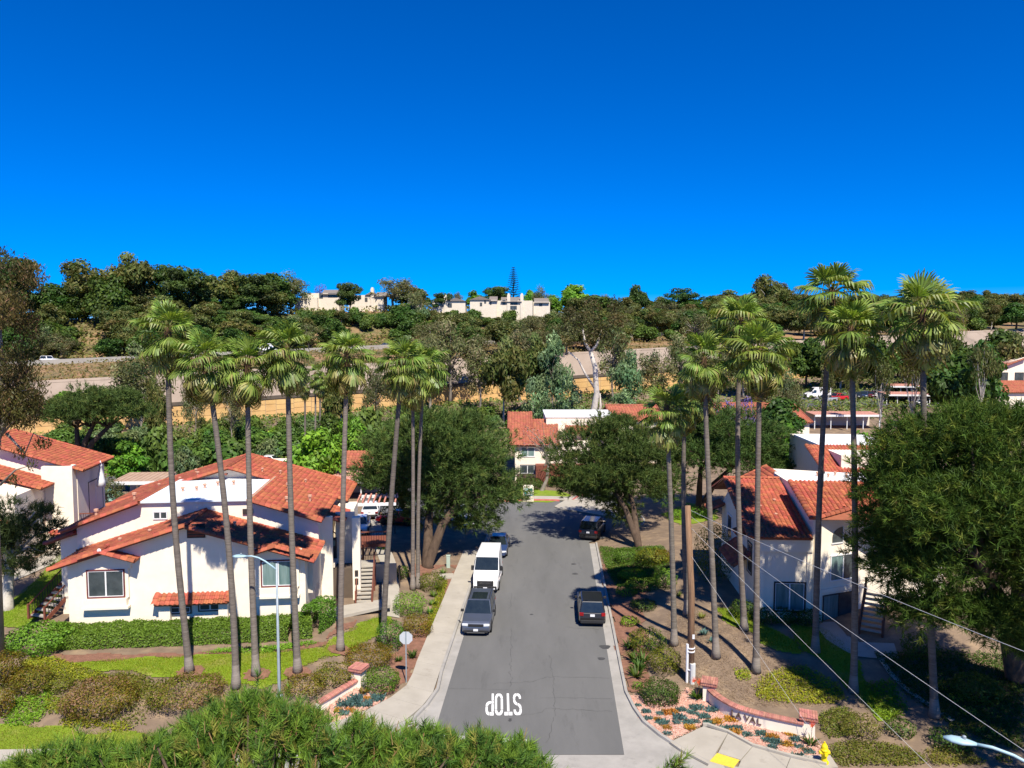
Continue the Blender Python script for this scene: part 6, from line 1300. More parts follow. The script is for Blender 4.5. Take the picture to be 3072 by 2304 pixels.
def sign_wall(label, cap_px, zcap, letters=None, th=.24):
    P = [atz(u, v, zcap) for u, v in cap_px]; Q = []
    for i in range(len(P) - 1):
        p0 = P[max(i - 1, 0)]; p1 = P[i]; p2 = P[i + 1]; p3 = P[min(i + 2, len(P) - 1)]
        for k in range(8):
            t_ = k / 8; Q.append(.5 * ((2 * p1) + (p2 - p0) * t_ + (2 * p0 - 5 * p1 + 4 * p2 - p3) * t_ ** 2 + (3 * p1 - p0 - 3 * p2 + p3) * t_ ** 3))
    Q.append(P[-1]); O = Q[0].copy(); O.z = 0; t = thing('sign_wall', label, 'wall', O); vs = []
    for i, q in enumerate(Q):
        d = (Q[min(i + 1, len(Q) - 1)] - Q[max(i - 1, 0)]).normalized(); n = Vector((-d.y, d.x, 0)) * th / 2; c = q - O
        vs += [(c.x - n.x, c.y - n.y, -.2), (c.x - n.x, c.y - n.y, zcap - .06), (c.x + n.x, c.y + n.y, zcap - .06), (c.x + n.x, c.y + n.y, -.2)]
    b = MB(); m = len(Q); b.add(vs, [(4 * i + j, 4 * i + 4 + j, 4 * i + 5 + j, 4 * i + 1 + j) for i in range(m - 1) for j in range(3)] + [(0, 1, 2, 3), (4 * m - 1, 4 * m - 2, 4 * m - 3, 4 * m - 4)]); b.obj('wall_body', M_stuc, t)
    L_ = [0]
    for i in range(1, m): L_.append(L_[-1] + (Q[i] - Q[i - 1]).length)
    tot = L_[-1]; nb = int(tot / .095)
    def at_s(s_):
        for i in range(1, m):
            if s_ <= L_[i] + 1e-6:
                k = (s_ - L_[i - 1]) / (L_[i] - L_[i - 1]); return Q[i - 1].lerp(Q[i], k), (Q[i] - Q[i - 1]).normalized()
        return Q[-1], (Q[-1] - Q[-2]).normalized()
    if 'capb' not in UNIT:
        b = MB(); pr = [(-.21, -.05), (.21, -.05), (.21, .03), (.12, .085), (0, .10), (-.12, .085), (-.21, .03)]; n_ = len(pr); b.add([(-.041, y, z) for y, z in pr] + [(.041, y, z) for y, z in pr], [tuple(range(n_ - 1, -1, -1)), tuple(range(n_, 2 * n_))] + [(i, (i + 1) % n_, n_ + (i + 1) % n_, n_ + i) for i in range(n_)]); UNIT['capb'] = b.mesh('brick', M_brick)
    for i in range(nb):
        p_, d = at_s((i + .5) * tot / nb); o = link('brick', UNIT['capb'], t); o.location = p_ - O; o.rotation_euler = (random.uniform(-.03, .03), 0, math.atan2(d.y, d.x))
    b = MB(); vs = []
    for i, q in enumerate(Q):
        d = (Q[min(i + 1, len(Q) - 1)] - Q[max(i - 1, 0)]).normalized(); n = Vector((-d.y, d.x, 0)); c = q - O
        vs += [(c.x + n.x * o_, c.y + n.y * o_, zcap + z_) for o_, z_ in ((-.19, -.055), (-.19, .02), (0, .085), (.19, .02), (.19, -.055))]
    b.add(vs, [(5 * i + j, 5 * i + 5 + j, 5 * i + 6 + j, 5 * i + 1 + j) for i in range(m - 1) for j in range(4)]); b.obj('cap_mortar', M_mort, t)
    if letters:
        ml = mat('bronze_letters', (.10, .065, .05), (.14, .09, .07), 8, rough=.6)
        for ch, f in letters:
            cu = bpy.data.curves.new('letter', 'FONT'); cu.body = ch; cu.size = .46; cu.extrude = .025; cu.align_x = 'CENTER'; cu.materials.append(ml)
            tmp = bpy.data.objects.new('tmp', cu); COL.objects.link(tmp); dg = bpy.context.evaluated_depsgraph_get(); me = bpy.data.meshes.new_from_object(tmp.evaluated_get(dg)); bpy.data.objects.remove(tmp)
            p_, d = at_s(f * tot); n = Vector((d.y, -d.x, 0)); o = link('letter', me, t); q = p_ - O + n * (th / 2 + .04); o.location = (q.x, q.y, zcap - .52); o.rotation_euler = (R(90), 0, math.atan2(d.y, d.x))
    return t
sign_wall('curved white sign wall with brick cap in the corner bed', [(2124, 2060), (2154, 2088), (2205, 2117), (2268, 2137), (2338, 2153), (2412, 2168)], .72, letters=[('L', .40), ('A', .45), ('V', .525), ('A', .575), ('L', .63)])
brick_pillar(atz(2128, 2052, .9), 'brick-capped white pillar at the far end of the curved wall'); brick_pillar(atz(2425, 2150, .95), 'brick-capped white pillar at the near end of the curved wall')
sign_wall('short curved white wall with brick cap left of the street', [(952, 2108), (984, 2090), (1020, 2068), (1048, 2051), (1072, 2036)], .72)
brick_pillar(atz(1076, 2022, .95), 'brick-capped white pillar among the left shrubs')
# ================================================================== vehicles
M_tyre = mat('tyre', (.015, .015, .016), (.025, .025, .025), 8, rough=.9); M_rim = mat('alloy', (.45, .45, .46), (.5, .5, .5), 8, rough=.35, metal=.8); M_drim = mat('dark_alloy', (.05, .05, .052), (.07, .07, .07), 8, rough=.4, metal=.6)
M_cglass = mat('car_glass', (.012, .018, .022), (.02, .028, .032), 2, rough=.05, spec=.9); M_lens = mat('lamp_lens', (.62, .64, .66), (.7, .72, .74), 6, rough=.15, spec=.8); M_red = mat('tail_lens', (.30, .012, .015), (.22, .01, .012), 6, rough=.2)
M_plas = mat('black_plastic', (.02, .02, .021), (.028, .028, .03), 10, rough=.6); M_plate = mat('plate_white', (.75, .75, .75), (.68, .70, .74), 20, rough=.5); M_chr = mat('chrome', (.65, .65, .66), (.7, .7, .7), 8, rough=.2, metal=1.0)
def paint(name, c, metal=.0): return mat('paint_' + name, c, tuple(x * 1.08 for x in c), 1.5, rough=.32, coat=.8, metal=metal, spec=.5)
PT = dict(white=paint('white', (.78, .78, .77)), grey=paint('grey', (.085, .10, .14), .3), black=paint('black', (.012, .012, .014)), red=paint('red', (.50, .02, .02)), silver=paint('silver', (.45, .46, .48), .4), blue=paint('blue', (.03, .05, .12)), maroon=paint('maroon', (.15, .02, .03)), cream=paint('cream', (.6, .57, .5)))
def car(label, P, heading, col, L_=4.7, W=1.9, Ht=1.72, wr=.36, kind='suv', group=None, zb=.0, cat='car', rails=False, sunroof=False, plate=True, name='parked_car'):
    # local: +Y is the car's nose
    t = thing(name, label, cat, (P[0], P[1], P[2] + zb), heading, group); pm = PT[col]; hl = L_ / 2; hw = W / 2; xf, xr_ = hl - .95, -hl + .95; ar = wr + .07
    if kind == 'van': xf, xr_ = hl - 1.0, -hl + 1.05
    belt = {'suv': Ht * .60, 'sedan': Ht * .62, 'van': 1.35, 'pickup': 1.15}[kind]
    def arch(c): return [(c + ar * math.cos(a), wr + ar * math.sin(a)) for a in np.linspace(math.pi * 1.03, -math.pi * .03, 9)]
    low = .30
    pts = [(-hl + .08, low + .05)] + arch(xr_) + arch(xf) + [(hl - .10, low), (hl - .01, low + .14)]
    if kind == 'van': pts += [(hl, .62), (hl - .08, .98), (hl - .55, 1.28), (hl - 1.02, 1.48), (hl - 1.95, Ht - .10), (hl - 2.35, Ht), (-hl + .12, Ht), (-hl, Ht - .15), (-hl, .5)]
    elif kind == 'sedan': pts += [(hl, .58), (hl - .12, .76), (hl - 1.25, belt), (-hl + .75, belt + .02), (-hl + .05, belt - .02), (-hl, .58)]
    elif kind == 'pickup': pts += [(hl, .7), (hl - .06, 1.02), (hl - 1.3, belt), (-hl + .02, belt), (-hl, .62)]
    else: pts += [(hl, .62), (hl - .05, .86), (hl - .22, .98), (hl - 1.35, belt), (-hl + .06, belt), (-hl, .68)]
    n = len(pts); vs = []
    for sx_ in (-1, 1):
        for y, z in pts:
            k = 1 - .10 * abs(y / hl) ** 5 - (.12 * max(0, (z - 1.3) / (Ht - 1.3)) if kind == 'van' else .02 * max(0, z - .75)); vs.append((sx_ * hw * k, y, z))
    b = MB(); b.add(vs, [tuple(range(n)), tuple(range(2 * n - 1, n - 1, -1))] + [((i + 1) % n, i, n + i, n + (i + 1) % n) for i in range(n)]); b.obj('body', pm, t, bevel=.05)
    def pane(nm, c4, m=M_cglass, inset=.06, off=.012, par=None):
        c4 = [Vector(c) for c in c4]; ct = sum(c4, Vector()) / 4; nn = (c4[1] - c4[0]).cross(c4[3] - c4[0]).normalized()
        if nn.dot(ct - Vector((0, 0, Ht * .5))) < 0: nn = -nn
        q = [c + (ct - c).normalized() * inset for c in c4]; b = MB(); fl = (q[1] - q[0]).cross(q[3] - q[0]).dot(nn) < 0
        b.plate(([p_ - nn * .01 for p_ in q])[::-1 if fl else 1], nn, off + .01); return b.obj(nm, m, par or t)
    if kind != 'van':
        if kind == 'suv': f0, f1, r1, r0, wt = hl - 1.38, hl - 2.05, -hl + .42, -hl + .10, .78
        elif kind == 'sedan': f0, f1, r1, r0, wt = hl - 1.25, hl - 2.0, -hl + 1.35, -hl + .65, .72
        else: f0, f1, r1, r0, wt = hl - 1.45, hl - 2.1, -hl + 2.0, -hl + 1.75, .8
        zt = Ht; wb_ = hw * .95; wt *= hw
        V8 = [(-wb_, r0, belt - .03), (wb_, r0, belt - .03), (wb_, f0, belt - .03), (-wb_, f0, belt - .03), (-wt, r1, zt), (wt, r1, zt), (wt, f1, zt), (-wt, f1, zt)]
        b = MB(); b.add(V8, [(3, 2, 1, 0), (4, 5, 6, 7), (0, 1, 5, 4), (1, 2, 6, 5), (2, 3, 7, 6), (3, 0, 4, 7)]); b.obj('cabin', pm, t, bevel=.07)
        pane('windscreen', [V8[3], V8[2], V8[6], V8[7]]); pane('rear_window', [V8[0], V8[1], V8[5], V8[4]], inset=.09)
        for s_ in (-1, 1):
            ym0 = (r0 + f0) / 2; ym1 = (r1 + f1) / 2
            for (a0, a1, c0, c1) in ((r0, ym0, r1, ym1), (ym0, f0, ym1, f1)): pane('side_window', [(s_ * wb_, a0, belt), (s_ * wb_, a1, belt), (s_ * wt, c1, zt), (s_ * wt, c0, zt)], inset=.10)
        if kind == 'pickup':
            b = MB(); b.box(-hw * .8, hw * .8, -hl + .12, r0 - .05, belt - .02, belt + .012); b.obj('load_bed', M_plas, t)
        if rails:
            for s_ in (-1, 1): b = MB(); b.beam((s_ * wt * .92, r1 + .15, zt + .05), (s_ * wt * .92, f1 - .15, zt + .05), .04, .05); b.obj('roof_rail', M_plas, t)
        if sunroof: b = MB(); b.box(-wt * .68, wt * .68, f1 - 1.5, f1 - .18, zt + .001, zt + .012); b.obj('sunroof', M_cglass, t)
        mz = belt + .02
    else:
        k0, k1 = hw * .955, hw * .90
        pane('windscreen', [(-k0, hl - 1.06, 1.50), (k0, hl - 1.06, 1.50), (k1, hl - 1.90, Ht - .16), (-k1, hl - 1.90, Ht - .16)], inset=.05, off=.03)
        for s_ in (-1, 1): pane('side_window', [(s_ * hw * .985, hl - 1.35, 1.42), (s_ * hw * .985, hl - 2.35, 1.42), (s_ * hw * .935, hl - 2.35, 2.1), (s_ * hw * .945, hl - 1.75, 2.1)], inset=.04, off=.03)
        mz = 1.55
    for s_ in (-1, 1):
        for y in (xf, xr_):
            w = bpy.data.objects.new('wheel', None); COL.objects.link(w); w.parent = t; w.location = (s_ * (hw - .10), y, wr); b = MB(); q = []
            b._lathe([(wr * .6, -.11), (wr * .93, -.11), (wr, -.07), (wr, .07), (wr * .93, .11), (wr * .6, .11)], (0, 0, 0), 20, 0); o = b.obj('tyre', M_tyre, w, smooth=False); o.rotation_euler = (0, R(90), 0)
            b = MB(); b._lathe([(wr * .62, -.02), (wr * .62, .095), (wr * .5, .10), (wr * .12, .085), (.02, .10)], (0, 0, 0), 14, 0); o = b.obj('rim', M_drim if col in ('black', 'grey') else M_rim, w); o.rotation_euler = (0, R(90) * s_, 0)
        fz = .80 if kind in ('suv', 'pickup') else .62
        b = MB()
        if kind == 'van': b.obox((s_ * hw * .70, hl - .30, 1.08), .17, .20, .10, Matrix.Rotation(R(-32), 3, 'X'))
        else: b.obox((s_ * hw * .72, hl - .055, fz), .20, .06, .075, Matrix.Rotation(s_ * R(-14), 3, 'Z'))
        b.obj('headlight', M_lens, t, bevel=.02)
        b = MB(); b.obox((s_ * hw * .80, -hl + .03, fz + .12), .14, .06, .11, Matrix.Rotation(s_ * R(12), 3, 'Z')); b.obj('tail_light', M_red, t, bevel=.02)
        b = MB(); b.obox((s_ * (hw + .10), f0 - .30 if kind != 'van' else hl - 1.35, mz + .08 if kind != 'van' else 1.62), .11, .06, .09 if kind != 'van' else .19); b.obj('mirror', pm if col in ('white', 'red', 'silver') and kind != 'van' else M_plas, t, bevel=.03)
        b = MB(); b.box(min(s_ * hw * .97, s_ * hw * 1.0), max(s_ * hw * .97, s_ * hw * 1.0), xr_ + ar, xf - ar, low - .02, low + .12); b.obj('sill', M_plas, t)
    gz = .74 if kind in ('suv', 'pickup') else (.66 if kind == 'van' else .55)
    b = MB()
    if kind == 'van': b.box(-hw * .86, hw * .86, hl - .10, hl + .05, .28, .62); b.box(-hw * .62, hw * .62, hl - .14, hl + .035, .621, 1.0); b.obj('front_bumper', M_plas, t, bevel=.04)
    else: b.box(-hw * .50, hw * .50, hl - .05, hl + .012, gz - .06, gz + .10); b.obj('grille', M_plas, t); b = MB(); b.box(-hw * .80, hw * .80, hl - .12, hl + .02, .27, .46); b.obj('front_bumper', M_plas if kind == 'suv' else pm, t, bevel=.03)
    if kind == 'suv': b = MB(); b.box(-hw * .6, hw * .6, hl - .06, hl + .03, .27, .315); b.obj('skid_trim', M_chr, t)
    if kind == 'van':
        for s_ in (-1, 1): b = MB(); b.lathe([(.07, 0), (.05, .02)], (0, 0, 0), 10); o = b.obj('fog_lamp', M_lens, t); o.location = (s_ * hw * .68, hl + .052, .42); o.rotation_euler = (R(-90), 0, 0)
        b = MB(); b.box(-.42, .42, hl + .036, hl + .045, .84, .90); b.obj('grille_bar', M_chr, t)
    b = MB(); b.box(-hw * .88, hw * .88, -hl - .03, -hl + .14, .30, .52); b.obj('rear_bumper', M_plas, t, bevel=.03)
    if plate:
        b = MB(); yy = hl + (.052 if kind == 'van' else .022); b.box(-.155, .155, yy, yy + .012, .40, .55); b.obj('number_plate', M_plate, t); b = MB(); yy = -hl - (.002 if kind != 'sedan' else .0); zz = .78 if kind != 'van' else .6; b.box(-.155, .155, yy - .045, yy - .0, zz, zz + .15); b.obj('number_plate', M_plate, t)
    b = MB(); b.box(-hw * .8, hw * .8, -hl + .2, hl - .25, .16, .36); b.obj('underbody', M_plas, t); return t
RD = -math.atan(RDX)                                   # heading along the street
def rp(t_, y): return (road_p(t_, y), y, 0)
car('tall white cargo van with black bumper parked facing the camera', rp(-4.02, 58.5), math.pi + RD, 'white', 5.6, 2.06, 2.5, .36, 'van', cat='van', name='delivery_van')
car('dark grey sport utility car with sunroof parked before the white van', rp(-3.88, 50.0), math.pi + RD, 'grey', 4.85, 1.99, 1.78, .39, 'suv', rails=True, sunroof=True)
car('black sport utility car parked at the right kerb, tail to the camera', rp(3.95, 51.4), RD, 'black', 4.55, 1.86, 1.68, .36, 'suv')
car('black boxy car in the round pine shadow by the turning head', (8.1, 72.6, 0), RD - .25, 'black', 4.7, 1.95, 1.85, .4, 'suv', zb=.0)
car('dark blue car hidden behind the white van in tree shade', rp(-3.85, 67.0), math.pi + RD, 'blue', 4.6, 1.85, 1.5, .34, 'sedan')
q = gp(1372, 1578); car('white pickup in the shade behind the leaning pine trunk', (q.x, q.y + 2.0, .0), math.pi + .5, 'white', 5.4, 2.0, 1.85, .4, 'pickup', cat='pickup')
q = atz(1080, 1590, .5); car('white sedan behind the balcony rail, nearer of two', (q.x, q.y, .46), math.pi + .1, 'white', 4.6, 1.85, 1.45, .34, 'sedan'); car('white car with black rear hatch beyond the balcony rail', (q.x - .1, q.y + 6.5, .46), .1, 'white', 4.5, 1.85, 1.5, .34, 'sedan')
q = gp(1195, 1570); car('red car half hidden in the shade under the large pine', (q.x, q.y, .46), 1.3, 'red', 4.5, 1.8, 1.5, .34, 'sedan')
q = atz(518, 1425, .5); car('white sport utility car beyond the roof of the white house', (q.x, q.y, .46), math.pi + .1, 'white', 4.8, 1.95, 1.8, .38, 'suv')
q = atz(800, 1395, .5); car('white car roof showing over the orange ridge by the yellow tree', (q.x, q.y, .46), 1.5, 'white', 4.6, 1.85, 1.5, .34, 'sedan')
q = at(151, 1094, 203); car('white van-like car driving on the freeway', (q.x, q.y, H(q.x, q.y) + .26), -math.pi / 2 + .4, 'white', 5.0, 1.95, 1.95, .38, 'suv', name='freeway_car')
for i, (u, v, c, k, hd) in enumerate([(1160, 1062, 'blue', 'sedan', -1.2), (1205, 1060, 'black', 'suv', -1.2), (1640, 1040, 'white', 'van', -1.2), (800, 1068, 'white', 'van', -1.2)]):
    q = at(u, v, 240 if u > 900 else 222); yy = float(Yw(q.x)) + 70; q = at(u, v, yy); car(['dark blue car on the freeway between palm crowns', 'black car on the freeway beside the blue one', 'white truck on the freeway behind bare trees', 'white truck top on the freeway behind palm crowns'][i], (q.x, yy, H(q.x, yy) + .26), hd, c, 4.8 if k != 'van' else 6.5, 1.9, 1.5 if k != 'van' else 2.8, .36, k, name='freeway_car', cat='car' if k != 'van' else 'truck', plate=False)
LOT = [(2512, 1203, 'red', 'pickup', 1.9, 'red pickup truck in the far parking lot', 'pickup'), (2478, 1208, 'silver', 'pickup', 1.9, 'silver pickup in front of the white box truck', 'pickup'), (2452, 1196, 'white', 'van', 1.6, 'white box truck at the left end of the far lot', 'truck'), (2570, 1198, 'black', 'suv', 2.6, 'black car first in the angled row of the far lot', 'car'), (2592, 1196, 'blue', 'suv', 2.6, 'dark blue car second in the angled row of the far lot', 'car'), (2612, 1193, 'maroon', 'sedan', 2.6, 'maroon car third in the angled row of the far lot', 'car'), (2624, 1190, 'white', 'sedan', 2.6, 'white car fourth in the angled row of the far lot', 'car'), (2638, 1188, 'silver', 'sedan', 2.6, 'silver car last in the angled row of the far lot', 'car'), (2762, 1218, 'white', 'sedan', 2.9, 'white car nose out under the pink carport', 'car'), (2815, 1214, 'silver', 'sedan', 2.9, 'silver car in the middle bay of the pink carport', 'car'), (2836, 1214, 'red', 'suv', 2.9, 'red car at the right end of the pink carport', 'car')]
for (u, v, c, k, hd, lb, ct) in LOT:
    q = gp(u, v); car(lb, (q.x, q.y, q.z + .13), hd, c, 5.4 if k == 'pickup' else (6.0 if k == 'van' else 4.6), 1.95, {'pickup': 1.8, 'van': 2.7, 'suv': 1.7, 'sedan': 1.45}[k], .36, k, cat=ct, group='vehicles in the far lot', plate=False)

# ================================================================== street furniture
M_galv = mat('galvanised', (.25, .30, .33), (.31, .36, .39), 3, rough=.5, metal=.2); M_lampb = mat('lamp_blue', (.30, .46, .52), (.36, .50, .56), 3, rough=.4); M_hyd = mat('hydrant_yellow', (.80, .62, .01), (.72, .54, .01), 6, rough=.45)
def street_lamp(label, P, hgt, arm, drop=.0, rz=0.0, head=.75):
    # arm: reach along local -X
    t = thing('street_lamp', label, 'street lamp', P, rz); b = MB(); b.tube([(0, 0, -.2), (0, 0, .3), (0, 0, hgt)], [.10, .085, .055], 12); b.lathe([(.2, 0), (.2, .06), (.14, .1)], (0, 0, 0), 12); b.obj('pole', M_galv, t, smooth=True)
    pts = [(0, 0, hgt - .35)] + [(-arm * k, 0, hgt - .35 + .75 * math.sin(k * math.pi * .62)) for k in (.15, .35, .55, .75, .9)]; b = MB(); b.tube(pts, [.045] * 6, 8); b.obj('arm', M_lampb, t, smooth=True)
    e = pts[-1]; b = MB(); b.add([], []); rings = [(.0, .05, .04), (-.12, .11, .06), (-.35, .19, .09), (-.6, .17, .08), (-head, .05, .03)]; vs = []
    for dx, w, h_ in rings: vs += [(e[0] + dx, math.cos(a) * w, e[2] + math.sin(a) * h_) for a in [2 * math.pi * k / 12 for k in range(12)]]
    b.add(vs, [(i * 12 + j, i * 12 + (j + 1) % 12, (i + 1) * 12 + (j + 1) % 12, (i + 1) * 12 + j) for i in range(4) for j in range(12)] + [tuple(range(11, -1, -1)), tuple(48 + j for j in range(12))]); b.obj('lamp_head', M_lampb, t, smooth=True)
    b = MB(); b.lathe([(.05, 0), (.05, .07), (.02, .09)], (e[0] - .3, 0, e[2] + .085), 8); b.obj('photocell', M_galv, t); return t
q = gp(838, 2088); street_lamp('blue-grey street lamp in front of the white house, arm to the left', (q.x, q.y, q.z), 7.3, 1.75)
e = at(2885, 2252, 19.6); street_lamp('street lamp with pale blue head in the lower right corner', (e.x + 2.2, 18.4, 0), e.z - .1, 2.4, rz=R(-28), head=.8)
def hydrant(label, P, s_=1.0):
    t = thing('fire_hydrant', label, 'fire hydrant', P); b = MB(); b._lathe([(.16 * s_, 0), (.16 * s_, .05 * s_), (.10 * s_, .06 * s_), (.10 * s_, .45 * s_), (.14 * s_, .46 * s_), (.14 * s_, .5 * s_), (.12 * s_, .52 * s_), (.11 * s_, .62 * s_), (.06 * s_, .7 * s_), (.03 * s_, .71 * s_), (.03 * s_, .77 * s_)], (0, 0, 0), 14, 0); b.obj('barrel', M_hyd, t)
    for a in (0, math.pi / 2, math.pi): b = MB(); d = Vector((math.cos(a), -math.sin(a), 0)); b.tube([d * .05 * s_ + Vector((0, 0, .38 * s_)), d * .19 * s_ + Vector((0, 0, .38 * s_))], [.07 * s_, .065 * s_], 10); b.obj('outlet', M_hyd, t)
    return t
q = gp(2472, 2296); b = MB(); b.prism([(q.x - .75, q.y - .35), (q.x + .5, q.y - .35), (q.x + .55, q.y + .6), (q.x - .8, q.y + .6)], q.z - .05, q.z + .135); b.obj('hydrant_pad', M_conc, None, kind='structure'); hydrant('yellow fire hydrant at the near right corner pavement', (q.x, q.y, q.z + .135), 1.3); q = gp(1550, 1503); hydrant('yellow fire hydrant beside the teal sign at the turning head', (q.x, q.y, .16), 1.3)
# stop sign seen from behind
q = gp(1219, 2047); t = thing('stop_sign', 'stop sign seen from its bare grey back on a thin post', 'road sign', q); b = MB(); b.box(-.03, .03, -.02, .02, -.2, 3.0); b.obj('post', M_galv, t)
b = MB(); oc = [(.40 * math.cos(R(22.5 + 45 * i)), .40 * math.sin(R(22.5 + 45 * i))) for i in range(8)]; b.add([(x_, .022, 2.62 + z_) for x_, z_ in oc] + [(x_, .027, 2.62 + z_) for x_, z_ in oc], [tuple(range(8)), tuple(range(15, 7, -1))] + [((i + 1) % 8, i, 8 + i, 8 + (i + 1) % 8) for i in range(8)]); plate_ = b.obj('plate', mat('sign_back', (.55, .58, .60), (.60, .62, .64), 4, rough=.45, metal=.3), t)
b = MB(); b.add([(x_ * .97, .0285, 2.62 + z_ * .97) for x_, z_ in oc], [tuple(range(7, -1, -1))]); b.obj('red_face', mat('sign_red', (.45, .02, .02), (.5, .03, .03), 4, rough=.4), plate_)
cu = bpy.data.curves.new('lettering', 'FONT'); cu.body = 'STOP'; cu.size = .3; cu.align_x = 'CENTER'; cu.align_y = 'CENTER'; cu.materials.append(M_white); tmp = bpy.data.objects.new('tmp', cu); COL.objects.link(tmp); dg = bpy.context.evaluated_depsgraph_get(); me = bpy.data.meshes.new_from_object(tmp.evaluated_get(dg)); bpy.data.objects.remove(tmp); o = link('lettering', me, plate_); o.location = (0, .031, 2.62); o.rotation_euler = (R(90), 0, R(180))
# monument sign at the turning head
q = gp(1585, 1504); t = thing('monument_sign', 'white upright sign with teal panel at the end of the street', 'sign', (q.x, q.y, .1), 0); b = MB(); b.box(-.62, .62, -.16, .16, 0, 1.72); b.obj('sign_body', M_stuc, t); b = MB(); b.box(-.52, .52, -.17, .17, 1.721, 1.86); b.obj('sign_cap', M_stuc, t); b = MB(); b.box(-.66, .66, -.2, .2, -.1, .45); b.obj('sign_base', M_stuc2, t)
b = MB(); b.box(-.5, .5, -.185, -.161, .62, 1.5); pn = b.obj('teal_panel', mat('teal', (.015, .25, .29), (.02, .30, .34), 3, rough=.4), t); b = MB(); b.add([(-.46, -.187, .72), (.46, -.187, .72), (.46, -.187, .95), (.30, -.187, 1.28)], [(0, 1, 2, 3)]); b.obj('white_wedge', M_plate, pn); b = MB()
for i in range(4): b.box(-.36 + i * .115, -.27 + i * .115, -.190, -.186, 1.24, 1.38)
b.obj('lettering', M_plate, pn)
# utility pole and wires
M_pole = mat('weathered_wood', (.20, .115, .065), (.28, .17, .10), 4, rough=.95, bump=.6, stretch=(3, 3, .3)); B = gp(2072, 2042); tp = at(2062, 1516, B.y + .1); t = thing('utility_pole', 'brown wooden utility pole with white conduit at its foot', 'utility pole', B); hgt = tp.z - B.z; b = MB(); b.tube([(0, 0, -.3), (-.04, 0, hgt * .5), (tp.x - B.x, 0, hgt)], [.21, .19, .16], 12); b.obj('shaft', M_pole, t, smooth=True)
b = MB(); b.tube([(-.24, -.1, -.1), (-.24, -.1, 2.2)], [.08, .08], 8); b.obj('conduit', M_plate, t); b = MB(); b.tube([(.05, -.2, -.1), (.05, -.2, 1.1)], [.17, .17], 8); b.obj('conduit_guard', mat('grey_guard', (.55, .56, .55), (.62, .62, .6), 3), t)
for z_ in (.7, 1.75, 1.95): b = MB(); b._lathe([(.25, 0), (.25, .05)], (-.04, -.03, z_), 14, 0); b.obj('strap', M_plate, t)
b = MB(); b.box(.0, .13, -.23, -.2, 2.55, 2.8); b.obj('number_tag', M_plate, t)
M_wire = mat('wire', (.42, .42, .43), (.5, .5, .5), 10, rough=.5)
def wire(label, a, e, sag, r=.012):
    a = Vector(a); e = Vector(e); b = MB(); pts = [a.lerp(e, k / 24) - Vector((0, 0, sag * 4 * (k / 24) * (1 - k / 24))) for k in range(25)]; b.tube([p_ - a for p_ in pts], [r] * 25, 5); o = b.obj('overhead_wire', M_wire); o.location = a; return tag(o, label, 'cable', 'wires from the utility pole')
for i, (u0, v0, u1, v1, Ye, lb, sg, r) in enumerate([(2072, 1531, 3072, 1940, 24, 'highest pale wire running from the pole top to the right edge', .25, .010), (2072, 1549, 3072, 2239, 22, 'second wire from the pole top slanting to the lower right', .2, .009), (2070, 1580, 2800, 2302, 30, 'third wire from the pole slanting steeply over the bank', .15, .008), (2070, 1662, 2480, 2260, 0, 'lowest guy wire running from the pole down to the bank', .0, .007)]):
    a = at(u0, v0, B.y - .05); e = at(u1, v1, Ye) if Ye else gp(u1, v1); d = e - a; e2 = a + d * (1.25 if Ye else 1.0); wire(lb, a, e2, sg, r)
# small posts, boxes
def post_lamp(label, u, v, hgt, globe=False):
    q = gp(u, v); t = thing('path_lamp', label, 'lamp', q); b = MB(); b.tube([(0, 0, -.1), (0, 0, hgt)], [.05, .04], 8); b.obj('post', M_iron, t); b = MB()
    if globe: b._lathe([(.05, 0), (.16, .07), (.2, .2), (.16, .33), (.05, .4)], (0, 0, hgt), 12, 0); b.obj('globe', M_plate, t, smooth=True)
    else: b._lathe([(.06, 0), (.09, .16), (.14, .18), (.03, .3)], (0, 0, hgt), 10, 0); b.obj('lantern', M_iron, t)
post_lamp('black path lamp beside the concrete garden path', 1199, 1762, 1.45); post_lamp('black post lamp with white globe by the side lane', 2021, 1512, 2.5, True); post_lamp('black path lamp on the shaded left lane', 1185, 1600, 1.4)
q = gp(1345, 1702); t = thing('utility_box', 'pale green utility pedestal beside the van pavement', 'utility box', q); b = MB(); b.box(-.16, .16, -.14, .14, -.05, 1.0); b.obj('cabinet', mat('pale_green_metal', (.36, .46, .38), (.42, .5, .43), 5, rough=.6), t, bevel=.03); b = MB(); b.box(-.18, .18, -.16, .16, 1.001, 1.06); b.obj('lid', mat('pale_green_metal', (.36, .46, .38)), t)
q = gp(1340, 1732); b = MB(); b.prism([(q.x - .7, q.y - .5), (q.x + .55, q.y - .4), (q.x + .5, q.y + .7), (q.x - .6, q.y + .6)], q.z - .02, q.z + .12); tag(b.obj('concrete_pad', M_conc), 'pale concrete service pad beside the left pavement', 'concrete pad')
q = at(302, 1412, 69.5); t = thing('patio_umbrella', 'closed white patio umbrella on the left-edge house deck', 'umbrella', (q.x, q.y, q.z - 1.6)); b = MB(); b.tube([(0, 0, 0), (0, 0, 2.6)], [.03, .03], 6); b.obj('pole', M_alu, t); b = MB(); b._lathe([(.42, .1), (.36, .6), (.25, 1.3), (.12, 2.0), (.2, 2.1), (.1, 2.3), (.02, 2.55)], (0, 0, 0), 12, 0); b.obj('canopy', mat('canvas', (.78, .77, .74), (.7, .69, .67), 4), t, smooth=True)
